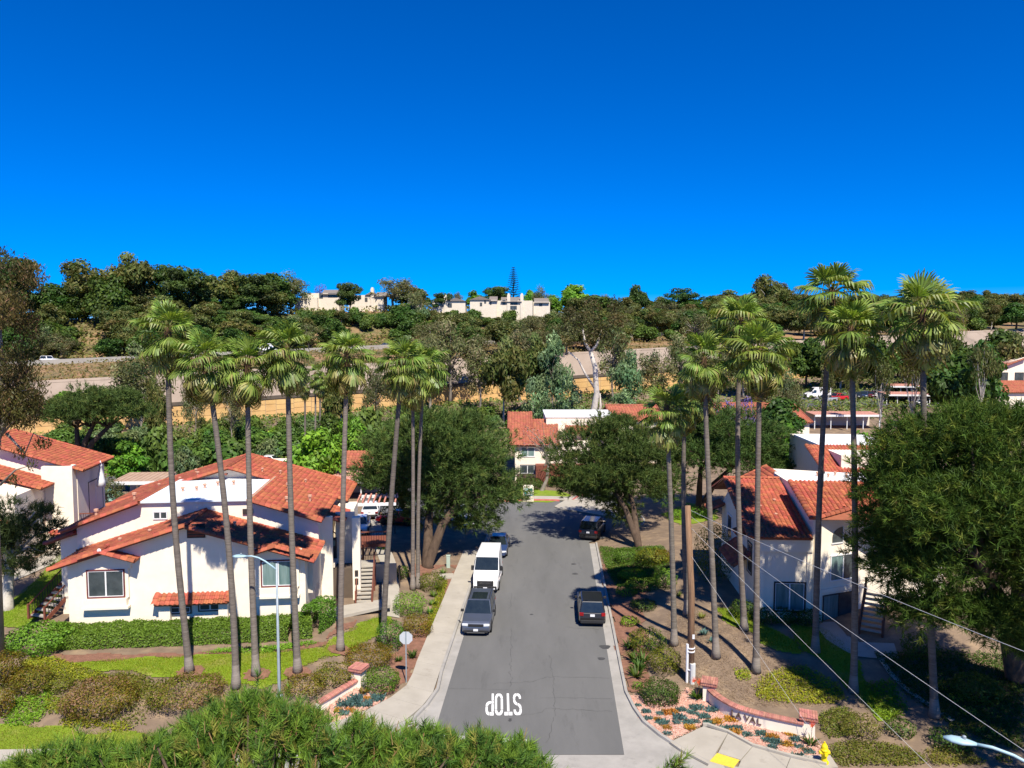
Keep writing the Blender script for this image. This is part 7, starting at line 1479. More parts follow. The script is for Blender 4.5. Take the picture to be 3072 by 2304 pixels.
for u, lb in ((322, 'mint green waste container, left of two by the carport'), (350, 'mint green waste container, right of two by the carport')):
    q = atz(u, 1502, .5); t = thing('waste_container', lb, 'waste container', (q.x, q.y, .46)); mm = mat('mint_paint', (.25, .48, .40), (.30, .53, .45), 3, rough=.6); b = MB(); b.prism([(-.55, -.5), (.55, -.5), (.5, .5), (-.5, .5)], .1, 1.15); b.obj('bin', mm, t); b = MB(); b.plate([(-.58, -.52, 1.152), (.58, -.52, 1.152), (.58, .55, 1.3), (-.58, .55, 1.3)], (0, 0, 1), .04); b.obj('lid', mm, t)
# ================================================================== buildings further back
def simple_window(h, x0, x1, z0, z1, y): return h.window(x0, x1, z0, z1, y, trim=M_dtrim, fr=.07, frame=False)
# centre house behind the turning head
q = at(1545, 1420, 99.5); h5 = House('apartment_house', 'white house with orange roofs behind the turning head lawn', (q.x, 99.5, .3), 0, tm=M_tile2)
h5.wall('wall', [(0, -.5), (11, -.5), (11, 4.75), (0, 4.75)], 0, 8); h5.plane((-.6, -.6, 4.8), (6.0, -.6, 4.8), upv(0, 1, .34), 8.2, w=.4, e=.5); h5.plane((-.6, 15, 4.8), (6.0, 15, 4.8), upv(0, -1, .34), 8.0, tiles=False)
h5.pxwin(1564, 1342, 1603, 1369, -.02, trim=M_alu, glass=(M_glass2, M_glass2)); h5.pxwin(1562, 1396, 1603, 1420, -.02, trim=M_dtrim)
a = h5.on(1640, 1250, 9.0); b = MB(); b.box(4.5, 14.5, 5.5, 15, -.5, 7.9); b.obj('rear_wall', M_stuc, h5.root); b = MB(); b.box(4.4, 14.6, 5.4, 15.2, 7.901, 8.05); b.obj('flat_roof', M_flatw, h5.root)
h5.plane((7.4, 3.6, 5.9), (14.6, 3.6, 5.9), upv(0, 1, .42), 5.0, w=.4, e=.5); h5.plane((-.9, 4, 6.4), (2.4, 4, 6.4), upv(0, 1, .4), 5.2, w=.4, e=.5)
b = MB(); b.box(2.8, 10, -1.6, -.05, -.5, 2.2); b.obj('balcony_front', M_redwood, h5.root); b = MB(); b.box(.2, 2.7, -1.6, -1.45, -.5, 1.0); b.obj('patio_fence', M_bark, h5.root)
h5.finish(0)
# roof to its right and roofs behind the wide pine
for (u0, v0, u1, v1, Y, lb, dp, flatf) in ((1835, 1262, 1995, 1216, 112, 'orange-roofed house with white gable behind the leaning pine', 7, False), (2160, 1268, 2440, 1210, 118, 'long orange-roofed house behind the yellow-green tree', 9, False)):
    a = at(u0, v0, Y); c = at(u1, v1, Y + dp); g = H(a.x, Y); hh = House('apartment_house', lb, (a.x, Y, g), 0, tm=M_tile2); W_ = at(u1, v0, Y).x - a.x; ez_ = a.z - g; rz__ = c.z - g
    s_ = (rz__ - ez_) / dp; hh.wall('wall', [(.4, -1), (W_ - .4, -1), (W_ - .4, ez_ - .1), (.4, ez_ - .1)], .5, 2 * dp - .5); b = MB(); b.add([(.5, .3, ez_ - .15), (.5, 2 * dp - .3, ez_ - .15), (.5, dp, rz__ - .3), (W_ - .5, .3, ez_ - .15), (W_ - .5, 2 * dp - .3, ez_ - .15), (W_ - .5, dp, rz__ - .3)], [(2, 1, 0), (3, 4, 5), (0, 3, 5, 2), (1, 2, 5, 4)]); b.obj('gable', M_stuc, hh.root)
    k_ = math.sqrt(1 + s_ * s_); hh.plane((0, 0, ez_), (W_, 0, ez_), (0, 1 / k_, s_ / k_), dp * k_, w=.45, e=.55); hh.plane((0, 2 * dp, ez_), (W_, 2 * dp, ez_), (0, -1 / k_, s_ / k_), dp * k_, tiles=False); hh.caps((0, dp, rz__ + .1), (W_, dp, rz__ + .1), (0, 0, 1))
    simple_window(hh, W_ * .3, W_ * .3 + 1.4, 1.2, 2.6, .48); simple_window(hh, W_ * .7, W_ * .7 + 1.4, 1.2, 2.6, .48); hh.finish(0)
# house at the right edge by the far lot
a = at(2985, 1240, 150); hr = House('apartment_house', 'two-storey white house with orange roof at the far right edge', (a.x, 150, H(a.x, 150)), 0, tm=M_tile2); ez_ = at(2985, 1178, 150).z - hr.O.z; zt_ = at(3030, 1105, 156).z - hr.O.z
hr.wall('lower_wall', [(.4, -2), (16, -2), (16, ez_), (.4, ez_)], .5, 9); hr.plane((0, 0, ez_), (16, 0, ez_), upv(0, 1, .38), 6.0, w=.45, e=.55); hr.wall('upper_wall', [(3.2, 0), (16, 0), (16, zt_ + 1.2), (9.5, zt_ + 2.4), (3.2, zt_ - .2)], 5.6, 12)
hr.plane((2.4, 5.0, zt_ - .45), (2.4, 12.5, zt_ - .45), upv(1, 0, .38), 7.5, w=.45, e=.55); simple_window(hr, 4.6, 6.0, ez_ + 2.2, ez_ + 3.8, 5.58); simple_window(hr, 7.6, 9.4, ez_ + 2.2, ez_ + 3.8, 5.58); simple_window(hr, 2.2, 4.2, .6, 2.2, .48); simple_window(hr, 7.2, 9.2, .6, 2.2, .48); hr.finish(0)
# small outbuilding behind the yellow-green tree
a = at(985, 1412, 92); hs_ = House('garage_building', 'small white garage with orange tile roof behind the yellow-green tree', (a.x, 92, .45), 0, cat='garage', tm=M_tile2); hs_.wall('wall', [(-9, -.5), (4.6, -.5), (4.6, 3.0), (-9, 3.0)], 0, 6); hs_.plane((.2, -.5, 2.9), (5.2, -.5, 2.9), upv(0, 1, .5), 3.6, w=.4, e=.5)
for i in range(4): b = MB(); b.box(-8.6 + i * 2.4, -6.6 + i * 2.4, -.06, -.002, .0, 2.2); b.obj('garage_door', M_stuc2 if i % 2 else M_dtrim, hs_.root)
hs_.finish(0)
# carports
M_pink = mat('pink_roof', (.52, .25, .19), (.58, .30, .23), .8, rough=.9, wear=((.42, .2, .15), 1.2, .55, .75)); M_tanr = mat('tan_roof', (.36, .24, .17), (.42, .30, .22), 1, rough=.9)
def carport(label, P, W_, D_, hgt, rz, m, slope=.04, nb=4, skirt=True):
    t = thing('carport', label, 'carport', P, rz); b = MB(); b.plate([(0, 0, hgt), (W_, 0, hgt), (W_, D_, hgt + D_ * slope), (0, D_, hgt + D_ * slope)], (0, 0, -1), .12); b.obj('roof', m, t)
    b = MB(); b.box(-.03, W_ + .03, -.1, -.002, hgt - .36, hgt + .03); b.obj('fascia', M_alu, t); b = MB(); b.box(0, W_, D_ - .15, D_, 0, hgt + D_ * slope - .15); b.obj('back_wall', M_stuc2 if skirt else M_brown, t)
    for i in range(nb + 1): b = MB(); x_ = .1 + (W_ - .3) * i / nb; b.box(x_, x_ + .14, .5, .64, 0, hgt - .12); b.obj('post', M_alu, t)
    for i in range(int(W_ / .6)): b = MB(); x_ = .3 + i * .6; b.plate([(x_, .02, hgt + .001), (x_ + .05, .02, hgt + .001), (x_ + .05, D_ - .02, hgt + D_ * slope + .001), (x_, D_ - .02, hgt + D_ * slope + .001)], (0, 0, 1), .04); b.obj('roof_rib', m, t)
    return t
q = atz(330, 1446, 2.9); carport('flat tan carport behind the left-edge house deck', (q.x, q.y, .46), 5.6, 5.0, 2.45, .05, M_tanr, nb=2); q = atz(488, 1465, 2.7); carport('pink-roofed carport behind the left roof slope', (q.x, q.y, .46), 8.5, 5.5, 2.3, .05, M_pink, nb=3)
q = atz(965, 1440, 3.0); carport('pink-roofed carport right of the rear orange gable', (q.x, q.y, .46), 6.8, 5.0, 2.5, .02, M_pink, nb=3)
q = gp(2660, 1215); carport('long pink carport roof in the far lot, nearer row', (q.x, q.y, q.z), 17, 6, 2.5, -.12, M_pink, nb=7); q = gp(2640, 1192); carport('pink carport roof in the far lot, farther row', (q.x + 4, q.y + 3, q.z), 16, 6, 2.6, -.1, M_pink, nb=6); q = gp(2905, 1218); carport('pink carport at the right end of the far lot', (q.x, q.y, q.z), 9, 5, 2.5, -.1, M_pink, nb=4)
q = atz(2445, 1264, 3.2); carport('pale orange garage roof behind the yellow-green tree by the slope', (q.x, q.y, H(q.x, q.y)), 13, 5, 2.9, 0, M_pink, nb=4)
# steps down the yellow slope
q = gp(2862, 1268); stair('garden_steps', 'short flight of concrete steps on the yellow slope', q, gp(2872, 1250) + Vector((0, .5, .4)), 1.8, 7, rail=False)

# ---------------------------------------------------------------- houses on the hill
M_cream = mat('cream_stucco', (.66, .58, .46), (.72, .64, .52), 1, rough=.95); M_shing = mat('grey_shingle', (.16, .14, .125), (.22, .19, .17), 2, rough=.95)
def hill_house(label, u0, u1, vt, vb, Y, gable=None, chim=(), wins=(), low=()):
    a = at(u0, vb, Y); c = at(u1, vt, Y); g = H((a.x + c.x) / 2, Y); zb_ = min(a.z, g) - 3 ; t = House('hill_house', label, (a.x, Y, zb_), 0, tm=M_tile2); W_ = c.x - a.x; ht = c.z - zb_; sc = Y / FPX
    t.wall('wall', [(0, 0), (W_, 0), (W_, ht * .93), (0, ht * .93)], 0, 9, M_cream)
    for (x0, x1, vt2, vb2, dy) in low: x0 *= W_; x1 *= W_; zz = at(u0, vt2, Y).z - zb_; t.wall('wing_wall', [(x0, 0), (x1, 0), (x1, zz), (x0, zz)], -dy, -.01, M_cream)
    for (x0, x1, side) in (gable or ()):
        x0 *= W_; x1 *= W_; ze = ht * .93; b = MB()
        if side == 'f': b.add([(x0 - .4, -.5, ze), (x1 + .4, -.5, ze), ((x0 + x1) / 2, -.5, ht + .6), (x0 - .4, 9.4, ze), (x1 + .4, 9.4, ze), ((x0 + x1) / 2, 9.4, ht + .6)], [(0, 1, 2), (5, 4, 3), (1, 0, 3, 4), (2, 1, 4, 5), (0, 2, 5, 3)])
        else: b.add([(x0 - .3, -.8, ze - .5), (x1 + .3, -.8, ze - .5), (x1 + .3, 4.5, ht + .7), (x0 - .3, 4.5, ht + .7), (x0 - .3, 9.4, ze - .2), (x1 + .3, 9.4, ze - .2)], [(0, 1, 2, 3), (3, 2, 5, 4), (0, 3, 4), (1, 5, 2), (0, 4, 5, 1)])
        b.obj('roof', M_shing, t.root)
    for (x_, vtop) in chim: zz = at(u0, vtop, Y).z - zb_; b = MB(); b.box(x_ * W_ - .6, x_ * W_ + .6, -.4, .8, 0, zz); b.box(x_ * W_ - .35, x_ * W_ + .35, -.2, .6, zz + .001, zz + .5); b.obj('chimney', M_cream, t.root)
    for (wu0, wv0, wu1, wv1) in wins: t.pxwin(wu0, wv0, wu1, wv1, -.02, trim=M_dtrim, fr=.06, frame=False)
    return t
hill_house('cream hill house with grey gable roof, leftmost of the ridge row', 905, 1017, 873, 935, 283, [(.55, 1.0, 's')], [], [(958, 880, 968, 895), (985, 880, 1012, 892), (915, 890, 922, 905)], [(-.15, .45, 893, 935, 1.5)])
hill_house('cream hill house with two chimneys beside the purple tree', 1048, 1150, 880, 930, 285, [(.5, .78, 'f'), (.78, 1.05, 's')], [(.04, 866), (.68, 866)], [(1066, 886, 1072, 895), (1076, 886, 1083, 897), (1095, 893, 1102, 905)])
hill_house('low cream hill house partly behind bushes, third on the ridge', 1222, 1262, 890, 925, 287, [(0, .9, 's')], [], [(1236, 898, 1246, 906)])
hill_house('cream hill house with tall chimney left of the pale gable', 1298, 1396, 898, 945, 286, [(.42, 1.0, 'f')], [(.40, 888)], [(1322, 905, 1328, 920), (1345, 910, 1355, 922)])
hill_house('pale gabled hill house below the dark round tree', 1410, 1490, 893, 945, 286, [(.0, .75, 'f'), (.75, 1.0, 's')], [], [(1453, 902, 1458, 910), (1470, 902, 1474, 914), (1440, 908, 1446, 918)])
hill_house('cream hill house with balcony under the tall tiered conifer', 1482, 1598, 895, 945, 288, [(.2, .7, 's')], [(.38, 884), (.72, 884)], [(1508, 900, 1516, 914), (1527, 903, 1552, 914), (1528, 918, 1550, 928)])
hill_house('cream hill house glimpsed through thin trees, rightmost on the ridge', 1600, 1650, 898, 940, 290, [(.1, .9, 's')], [], [(1618, 908, 1626, 918)])
hill_house('white house glimpsed through the left ridge trees', 330, 400, 905, 950, 262, [], [], [(345, 915, 352, 930), (366, 915, 376, 930)]); hill_house('white roofed building at the left edge behind dark trees', 118, 160, 872, 940, 258, [(0, 1, 's')])

# ---------------------------------------------------------------- the wood on the hill, tree by tree
def tree_px(kind, u, vt, vb, wpx, Y, label, group='hill trees', seed=None, cat='tree', name=None):
    P = at(u, vb, Y); g = H(P.x, Y); top = at(u, vt, Y).z; h_ = max(2.0, (top - g)); w_ = wpx * Y / FPX; nm = {'euc': 'eucalyptus_tree', 'greyeuc': 'eucalyptus_tree', 'thin': 'eucalyptus_tree', 'bare': 'bare_tree', 'broad': 'broadleaf_tree', 'bright': 'broadleaf_tree', 'pine': 'pine_tree', 'bush': 'bush', 'greybush': 'bush', 'drybush': 'bush'}[kind]
    return place_tree(kind, (int(u) % 3) if seed is None else seed, (P.x, Y, g - .1), h_ / (1.06 if kind not in ('bush', 'greybush', 'drybush') else .62), w_ / .95, label, group, name or nm, cat)
def Yd(u, d):                                          # depth of the line d behind the freeway wall along pixel column u
    k = (u - 1536) / FPX; return (140 + 91.2 * .417 + d) / (1 - .417 * k)
SKY = [(30, 735, 170, 'pine', 'dark pine at the left end of the skyline'), (150, 842, 100, 'broad', 'dark tree in the skyline gap beside the white roof'), (255, 783, 135, 'euc', 'brownish eucalyptus on the left skyline'), (330, 805, 110, 'broad', 'dark tree between two tall eucalyptus crowns'), (388, 758, 130, 'euc', 'tall eucalyptus with bright white trunk on the skyline'), (478, 772, 120, 'pine', 'tall dark pine right of the white-trunk eucalyptus'), (560, 776, 130, 'pine', 'dark pine ending the left skyline clump'), (645, 826, 110, 'euc', 'eucalyptus right of the skyline notch'), (700, 812, 120, 'euc', 'pale-limbed eucalyptus before the dark pine'), (765, 802, 120, 'pine', 'dark pine near the first cream house'), (830, 812, 110, 'broad', 'dense dark tree beside the bare lilac crown'), (872, 815, 105, 'bare', 'thin lilac-grey tree before the first cream house'), (1045, 832, 75, 'pine', 'small umbrella pine between cream houses'), (1190, 822, 150, 'bare', 'wide thin-crowned tree right of the two-chimney house'), (1245, 858, 100, 'broad', 'rounded tree above the low cream house'), (1330, 868, 60, 'pine', 'dark flat tree behind the tall chimney'), (1366, 868, 40, 'bare', 'thin bare tree behind the cream chimney'), (1425, 866, 46, 'bright', 'light green tree behind the pale gable'), (1487, 846, 80, 'pine', 'dark cone-shaped tree beside the tiered conifer'), (1594, 862, 42, 'bright', 'light green tree right of the tiered conifer'), (1622, 858, 60, 'bare', 'thin tree above the rightmost cream house'), (1655, 874, 60, 'bright', 'low light green tree on the ridge'), (1716, 843, 90, 'bright', 'tall light green double-crowned tree on the ridge'), (1785, 878, 120, 'broad', 'wide rounded tree right of the light green tree'), (1912, 842, 62, 'broad', 'narrow dark tree alone on the skyline'), (1975, 890, 80, 'euc', 'low eucalyptus between two skyline trees'), (2040, 850, 95, 'pine', 'flat-topped dark pine on the right skyline'), (2135, 878, 80, 'broad', 'dark tree left of the tall palm crown'), (2195, 870, 120, 'euc', 'brown rounded eucalyptus on the right skyline'), (2300, 826, 90, 'euc', 'tall eucalyptus with white trunks, highest on the right skyline'), (2345, 850, 70, 'euc', 'second tall eucalyptus beside the highest one'), (2395, 880, 60, 'broad', 'small skyline tree left of the tallest palm'), (2460, 900, 110, 'broad', 'skyline tree behind the tallest palm crown'), (2600, 932, 110, 'broad', 'skyline tree between the two right palm crowns'), (2680, 935, 90, 'pine', 'dark skyline tree left of the rightmost palm'), (2880, 940, 110, 'broad', 'rounded skyline tree right of the rightmost palm'), (2950, 938, 110, 'broad', 'rounded tree near the right skyline end'), (3055, 925, 90, 'euc', 'brown tree at the right end of the skyline'), (3010, 965, 60, 'broad', 'small dip tree at the right end of the skyline')]
for i, (u, vt, w_, kd, lb) in enumerate(SKY): tree_px(kd, u, vt, 950, w_ * 1.25, Yd(u, 116 + (i * 7) % 20), lb, 'skyline trees', seed=i % 3)
# purple jacarandas
PUR = [(.20, .13, .38, 3), (.26, .18, .44, 2), (.15, .10, .28, 1)]
rg = np.random.default_rng(5); c = ball_pts(16, .42, .42, .25, rg, .3); c[:, 2] += .6; V, F, C = clump_crown(c, rg.uniform(.1, .18, 16), 3600, .026, PUR, 5, .8, .5); jac = npmesh('jacaranda_crown', V, F, M_leaf, C)
bj = MB(); limb_tree(bj, (0, 0, 0), (.02, 0, .45), .03, .018, c[:8], rg, .4, 6); jt = bj.mesh('jacaranda_trunk', M_bark)
for (u, vt, vb, w_, Y, lb) in ((965, 848, 905, 75, 296, 'purple jacaranda behind the leftmost cream house'), (2170, 1190, 1262, 110, 112, 'purple jacaranda before the long orange roof, left'), (2240, 1182, 1255, 90, 112, 'purple jacaranda before the long orange roof, right')):
    P = at(u, vb, Y); g = H(P.x, Y); h_ = at(u, vt, Y).z - g; t = thing('jacaranda_tree', lb, 'tree', (P.x, Y, g), u, 'jacarandas'); a = link('trunk', jt, t); a.scale = (w_ * Y / FPX, w_ * Y / FPX, h_); a = link('crown', jac, t); a.scale = (w_ * Y / FPX, w_ * Y / FPX, h_ / .98)
# tiered conifer
P = at(1540, 900, 300); g = H(P.x, 300); hN = at(1540, 800, 300).z - g; t = thing('tiered_conifer', 'tall symmetrical tiered conifer standing above the cream houses', 'conifer', (P.x, 300, g)); b = MB(); b.tube([(0, 0, 0), (0, 0, hN)], [.28, .05], 8); b.obj('trunk', M_bark, t); V, F, C = [], [], []; rgn = np.random.default_rng(3); z_ = hN * .22
while z_ < hN * .98:
    k = 1 - z_ / hN; Lb = 4.3 * (k ** .75) + .25
    for j in range(8):
        a = j * math.pi / 4 + z_; d = np.array([math.cos(a), math.sin(a), .16]); s_ = np.array([-d[1], d[0], 0]); n_ = max(3, int(Lb / .28))
        for q_ in range(n_):
            tt = (q_ + .5) / n_; p_ = d * Lb * tt + np.array([0, 0, z_ + .35 * tt * tt * Lb * .3]); w = .28 + .12 * (1 - tt)
            for sg in (-1, 1): o = len(V); V += [p_, p_ + d * .12 + s_ * sg * w + [0, 0, .12], p_ + d * .35 + s_ * sg * w * .6 + [0, 0, .16], p_ + d * .25]; F.append((o, o + 1, o + 2, o + 3)); C += [np.array((.03, .05, .022)) * rgn.uniform(.7, 1.4)] * 4
    z_ += hN * .055 * (1.15 - .5 * (1 - k))
link('crown', npmesh('conifer_crown', V, F, M_leaf, np.array(C)), t)
# hillside fill
ZONES = [(1438, 965, 1525, 1018), (1055, 968, 1145, 1008), (875, 850, 1030, 928), (1035, 860, 1155, 918), (1290, 880, 1660, 928), (255, 1000, 290, 1030)]
rg = np.random.default_rng(42); fill = []; ROWS = (86, 94, 103, 112, 122)
for d in ROWS:
    u = -60 + rg.uniform(0, 60)
    while u < 3150:
        Y = Yd(u, d + rg.uniform(-3, 3)); x = (u - 1536) / FPX * Y; g = H(x, Y); hgt = rg.uniform(7.5, 12.0); left = u < 900; mid = 900 <= u < 1700
        if left: kd = rg.choice(['broad', 'euc', 'bush', 'bare', 'pine'], p=[.34, .24, .22, .08, .12])
        elif mid: kd = rg.choice(['broad', 'euc', 'bare', 'bush', 'greybush'], p=[.24, .22, .2, .24, .10])
        else: kd = rg.choice(['broad', 'euc', 'bare', 'bush', 'pine'], p=[.3, .34, .13, .13, .1])
        if 1290 < u < 1660 and d > 100: hgt *= .5
        if 'bush' in kd: hgt *= .5
        w = hgt * rg.uniform(.95, 1.35) if 'bush' not in kd else hgt * rg.uniform(1.6, 2.3)
        u_, v_ = px((x, Y, g + hgt)); ub, vb_ = px((x, Y, g)); hwp = w / 2 / Y * FPX * .8
        bad = any(u + hwp > z0 and u - hwp < z2 and v_ < z3 and vb_ > z1 for z0, z1, z2, z3 in ZONES)
        if not bad: fill.append((u, d, kd, x, Y, g, hgt, w))
        u += w * .62 / Y * FPX * rg.uniform(.7, 1.15)
BN = {86: 'lowest', 94: 'second', 103: 'third', 112: 'fourth', 122: 'highest'}
KN = {'broad': 'dark broadleaf tree', 'euc': 'olive-brown eucalyptus', 'bare': 'thin grey-brown tree', 'bush': 'green bush', 'greybush': 'grey-green bush', 'pine': 'dark pine', 'bright': 'light green tree', 'greyeuc': 'silver-grey eucalyptus', 'drybush': 'dry brown bush'}
cnt = {}
for (u, d, kd, x, Y, g, hgt, w) in fill:
    key = (kd, d); i = cnt.get(key, 0); cnt[key] = i + 1; kk = .62 if 'bush' in kd else 1.06
    place_tree(kd, int(rg.integers(4)), (x, Y, g - .1), hgt / kk, w / .95, '%s, %s of its kind from left, %s hillside row' % (KN[kd], nth(i), BN[d]), 'trees on the hillside', {'euc': 'eucalyptus_tree', 'bare': 'bare_tree', 'broad': 'broadleaf_tree', 'pine': 'pine_tree'}.get(kd, 'bush'), 'tree' if 'bush' not in kd else 'bush')
# trees between the wall and the freeway, thick to the right
cnt = {}; f2 = []; rg = np.random.default_rng(77)
for d in (14, 26, 38, 50):
    u = 1230 + rg.uniform(0, 60)
    while u < 3150:
        Y = Yd(u, d + rg.uniform(-4, 4)); x = (u - 1536) / FPX * Y; g = H(x, Y); hgt = rg.uniform(6, 10) if u < 1900 else rg.uniform(7, 12); kd = rg.choice(['bare', 'euc', 'broad', 'bush'], p=[.42, .26, .16, .16] if u < 1950 else [.2, .3, .38, .12]); hgt *= .5 if kd == 'bush' else 1; w = hgt * rg.uniform(.9, 1.3) * (1.6 if kd == 'bush' else 1)
        if not (1880 < u < 2080 and d < 30): f2.append((u, d, kd, x, Y, g, hgt, w))
        u += w * .8 / Y * FPX * rg.uniform(.7, 1.3)
for (u, d, kd, x, Y, g, hgt, w) in f2:
    key = (kd, d); i = cnt.get(key, 0); cnt[key] = i + 1; kk = .62 if kd == 'bush' else 1.06
    place_tree(kd, int(rg.integers(4)), (x, Y, g - .1), hgt / kk, w / .95, '%s, %s of its kind from left, %s row above the wall' % (KN[kd], nth(i), {14: 'first', 26: 'second', 38: 'third', 50: 'fourth'}[d]), 'trees above the freeway wall', {'euc': 'eucalyptus_tree', 'bare': 'bare_tree', 'broad': 'broadleaf_tree'}.get(kd, 'bush'), 'tree' if kd != 'bush' else 'bush')
for i, u in enumerate(np.linspace(880, 1680, 44)):
    Y = Yd(u, 112 + rg.uniform(-5, 5)); x = (u - 1536) / FPX * Y; g = H(x, Y); vt = rg.uniform(918, 945) if not (1430 < u < 1530) else 950; h_ = min(6.0, max(1.5, at(u, vt, Y).z - g)); kd = ['bush', 'broad', 'bush', 'euc', 'greybush'][int(rg.integers(5))]
    place_tree(kd, int(rg.integers(4)), (x, Y, g - .1), h_ / (.62 if 'bush' in kd else 1.06), rg.uniform(5, 8), '%s under the cream houses, %s plant from left along their foot' % (KN[kd], nth(i)), 'planting below the hill houses', 'bush' if 'bush' in kd else 'hill_tree', 'bush' if 'bush' in kd else 'tree')
# low scrub covering the slopes: nobody could count it
def scrub(label, X, Y_, size, pal, seed, hg):
    rg = np.random.default_rng(seed); n = len(X); P = np.stack([X, Y_, hz(X, Y_) + rg.random(n) * hg], -1); N = rg.normal(size=(n, 3)) * .6 + np.array([0, -.3, 1.0]); N /= np.linalg.norm(N, axis=1, keepdims=True)
    V, F, C = leaf_quads(P, N, size, rg, .6, palette_cols(pal, n, rg)); o = link('scrub', npmesh('scrub', V, F, M_leaf, C), None); tag(o, label, 'scrub', kind='stuff')
def clumped(n, x0, x1, d0, d1, seed, keep=.5, sc=.16):
    rg = np.random.default_rng(seed); X = rg.uniform(x0, x1, n); D = rg.uniform(d0, d1, n); f = np.sin(X * sc + 3 * np.sin(D * sc * 1.3)) + np.sin(D * sc * 1.7 + X * sc * .5) + rg.normal(size=n) * .7; m = f > np.quantile(f, 1 - keep); return X[m], Yw(X[m]) + D[m]
X, Y_ = clumped(46000, -170, 300, 82, 142, 91, .85)
uu = 1536 + FPX * X / Y_; vv = 1005 - FPX * (hz(X, Y_) - CH) / Y_; ok = np.ones(len(X), bool)
for z in ZONES[:2]: ok &= ~((uu > z[0]) & (uu < z[2]) & (vv > z[1]) & (vv < z[3]))
scrub('low olive scrub covering the hillside under the trees', X[ok], Y_[ok], .55, [(.13, .15, .035, 3), (.17, .17, .045, 2), (.10, .125, .03, 2), (.22, .18, .08, 1)], 92, 2.2)
X, Y_ = clumped(15000, -150, 60, 11, 56, 93, .75); scrub('dry brown grass and scrub between concrete slope and freeway', X, Y_, .34, [(.24, .17, .07, 3), (.17, .14, .05, 2), (.13, .13, .045, 2)], 94, .7)
X, Y_ = clumped(60000, -110, 150, -56, -2, 95, .8); ok = Y_ > 97; scrub('green ground scrub on the slope below the freeway wall', X[ok], Y_[ok], .34, [(.11, .16, .035, 3), (.14, .19, .04, 2), (.08, .12, .03, 2), (.20, .19, .06, 1)], 96, 1.1)
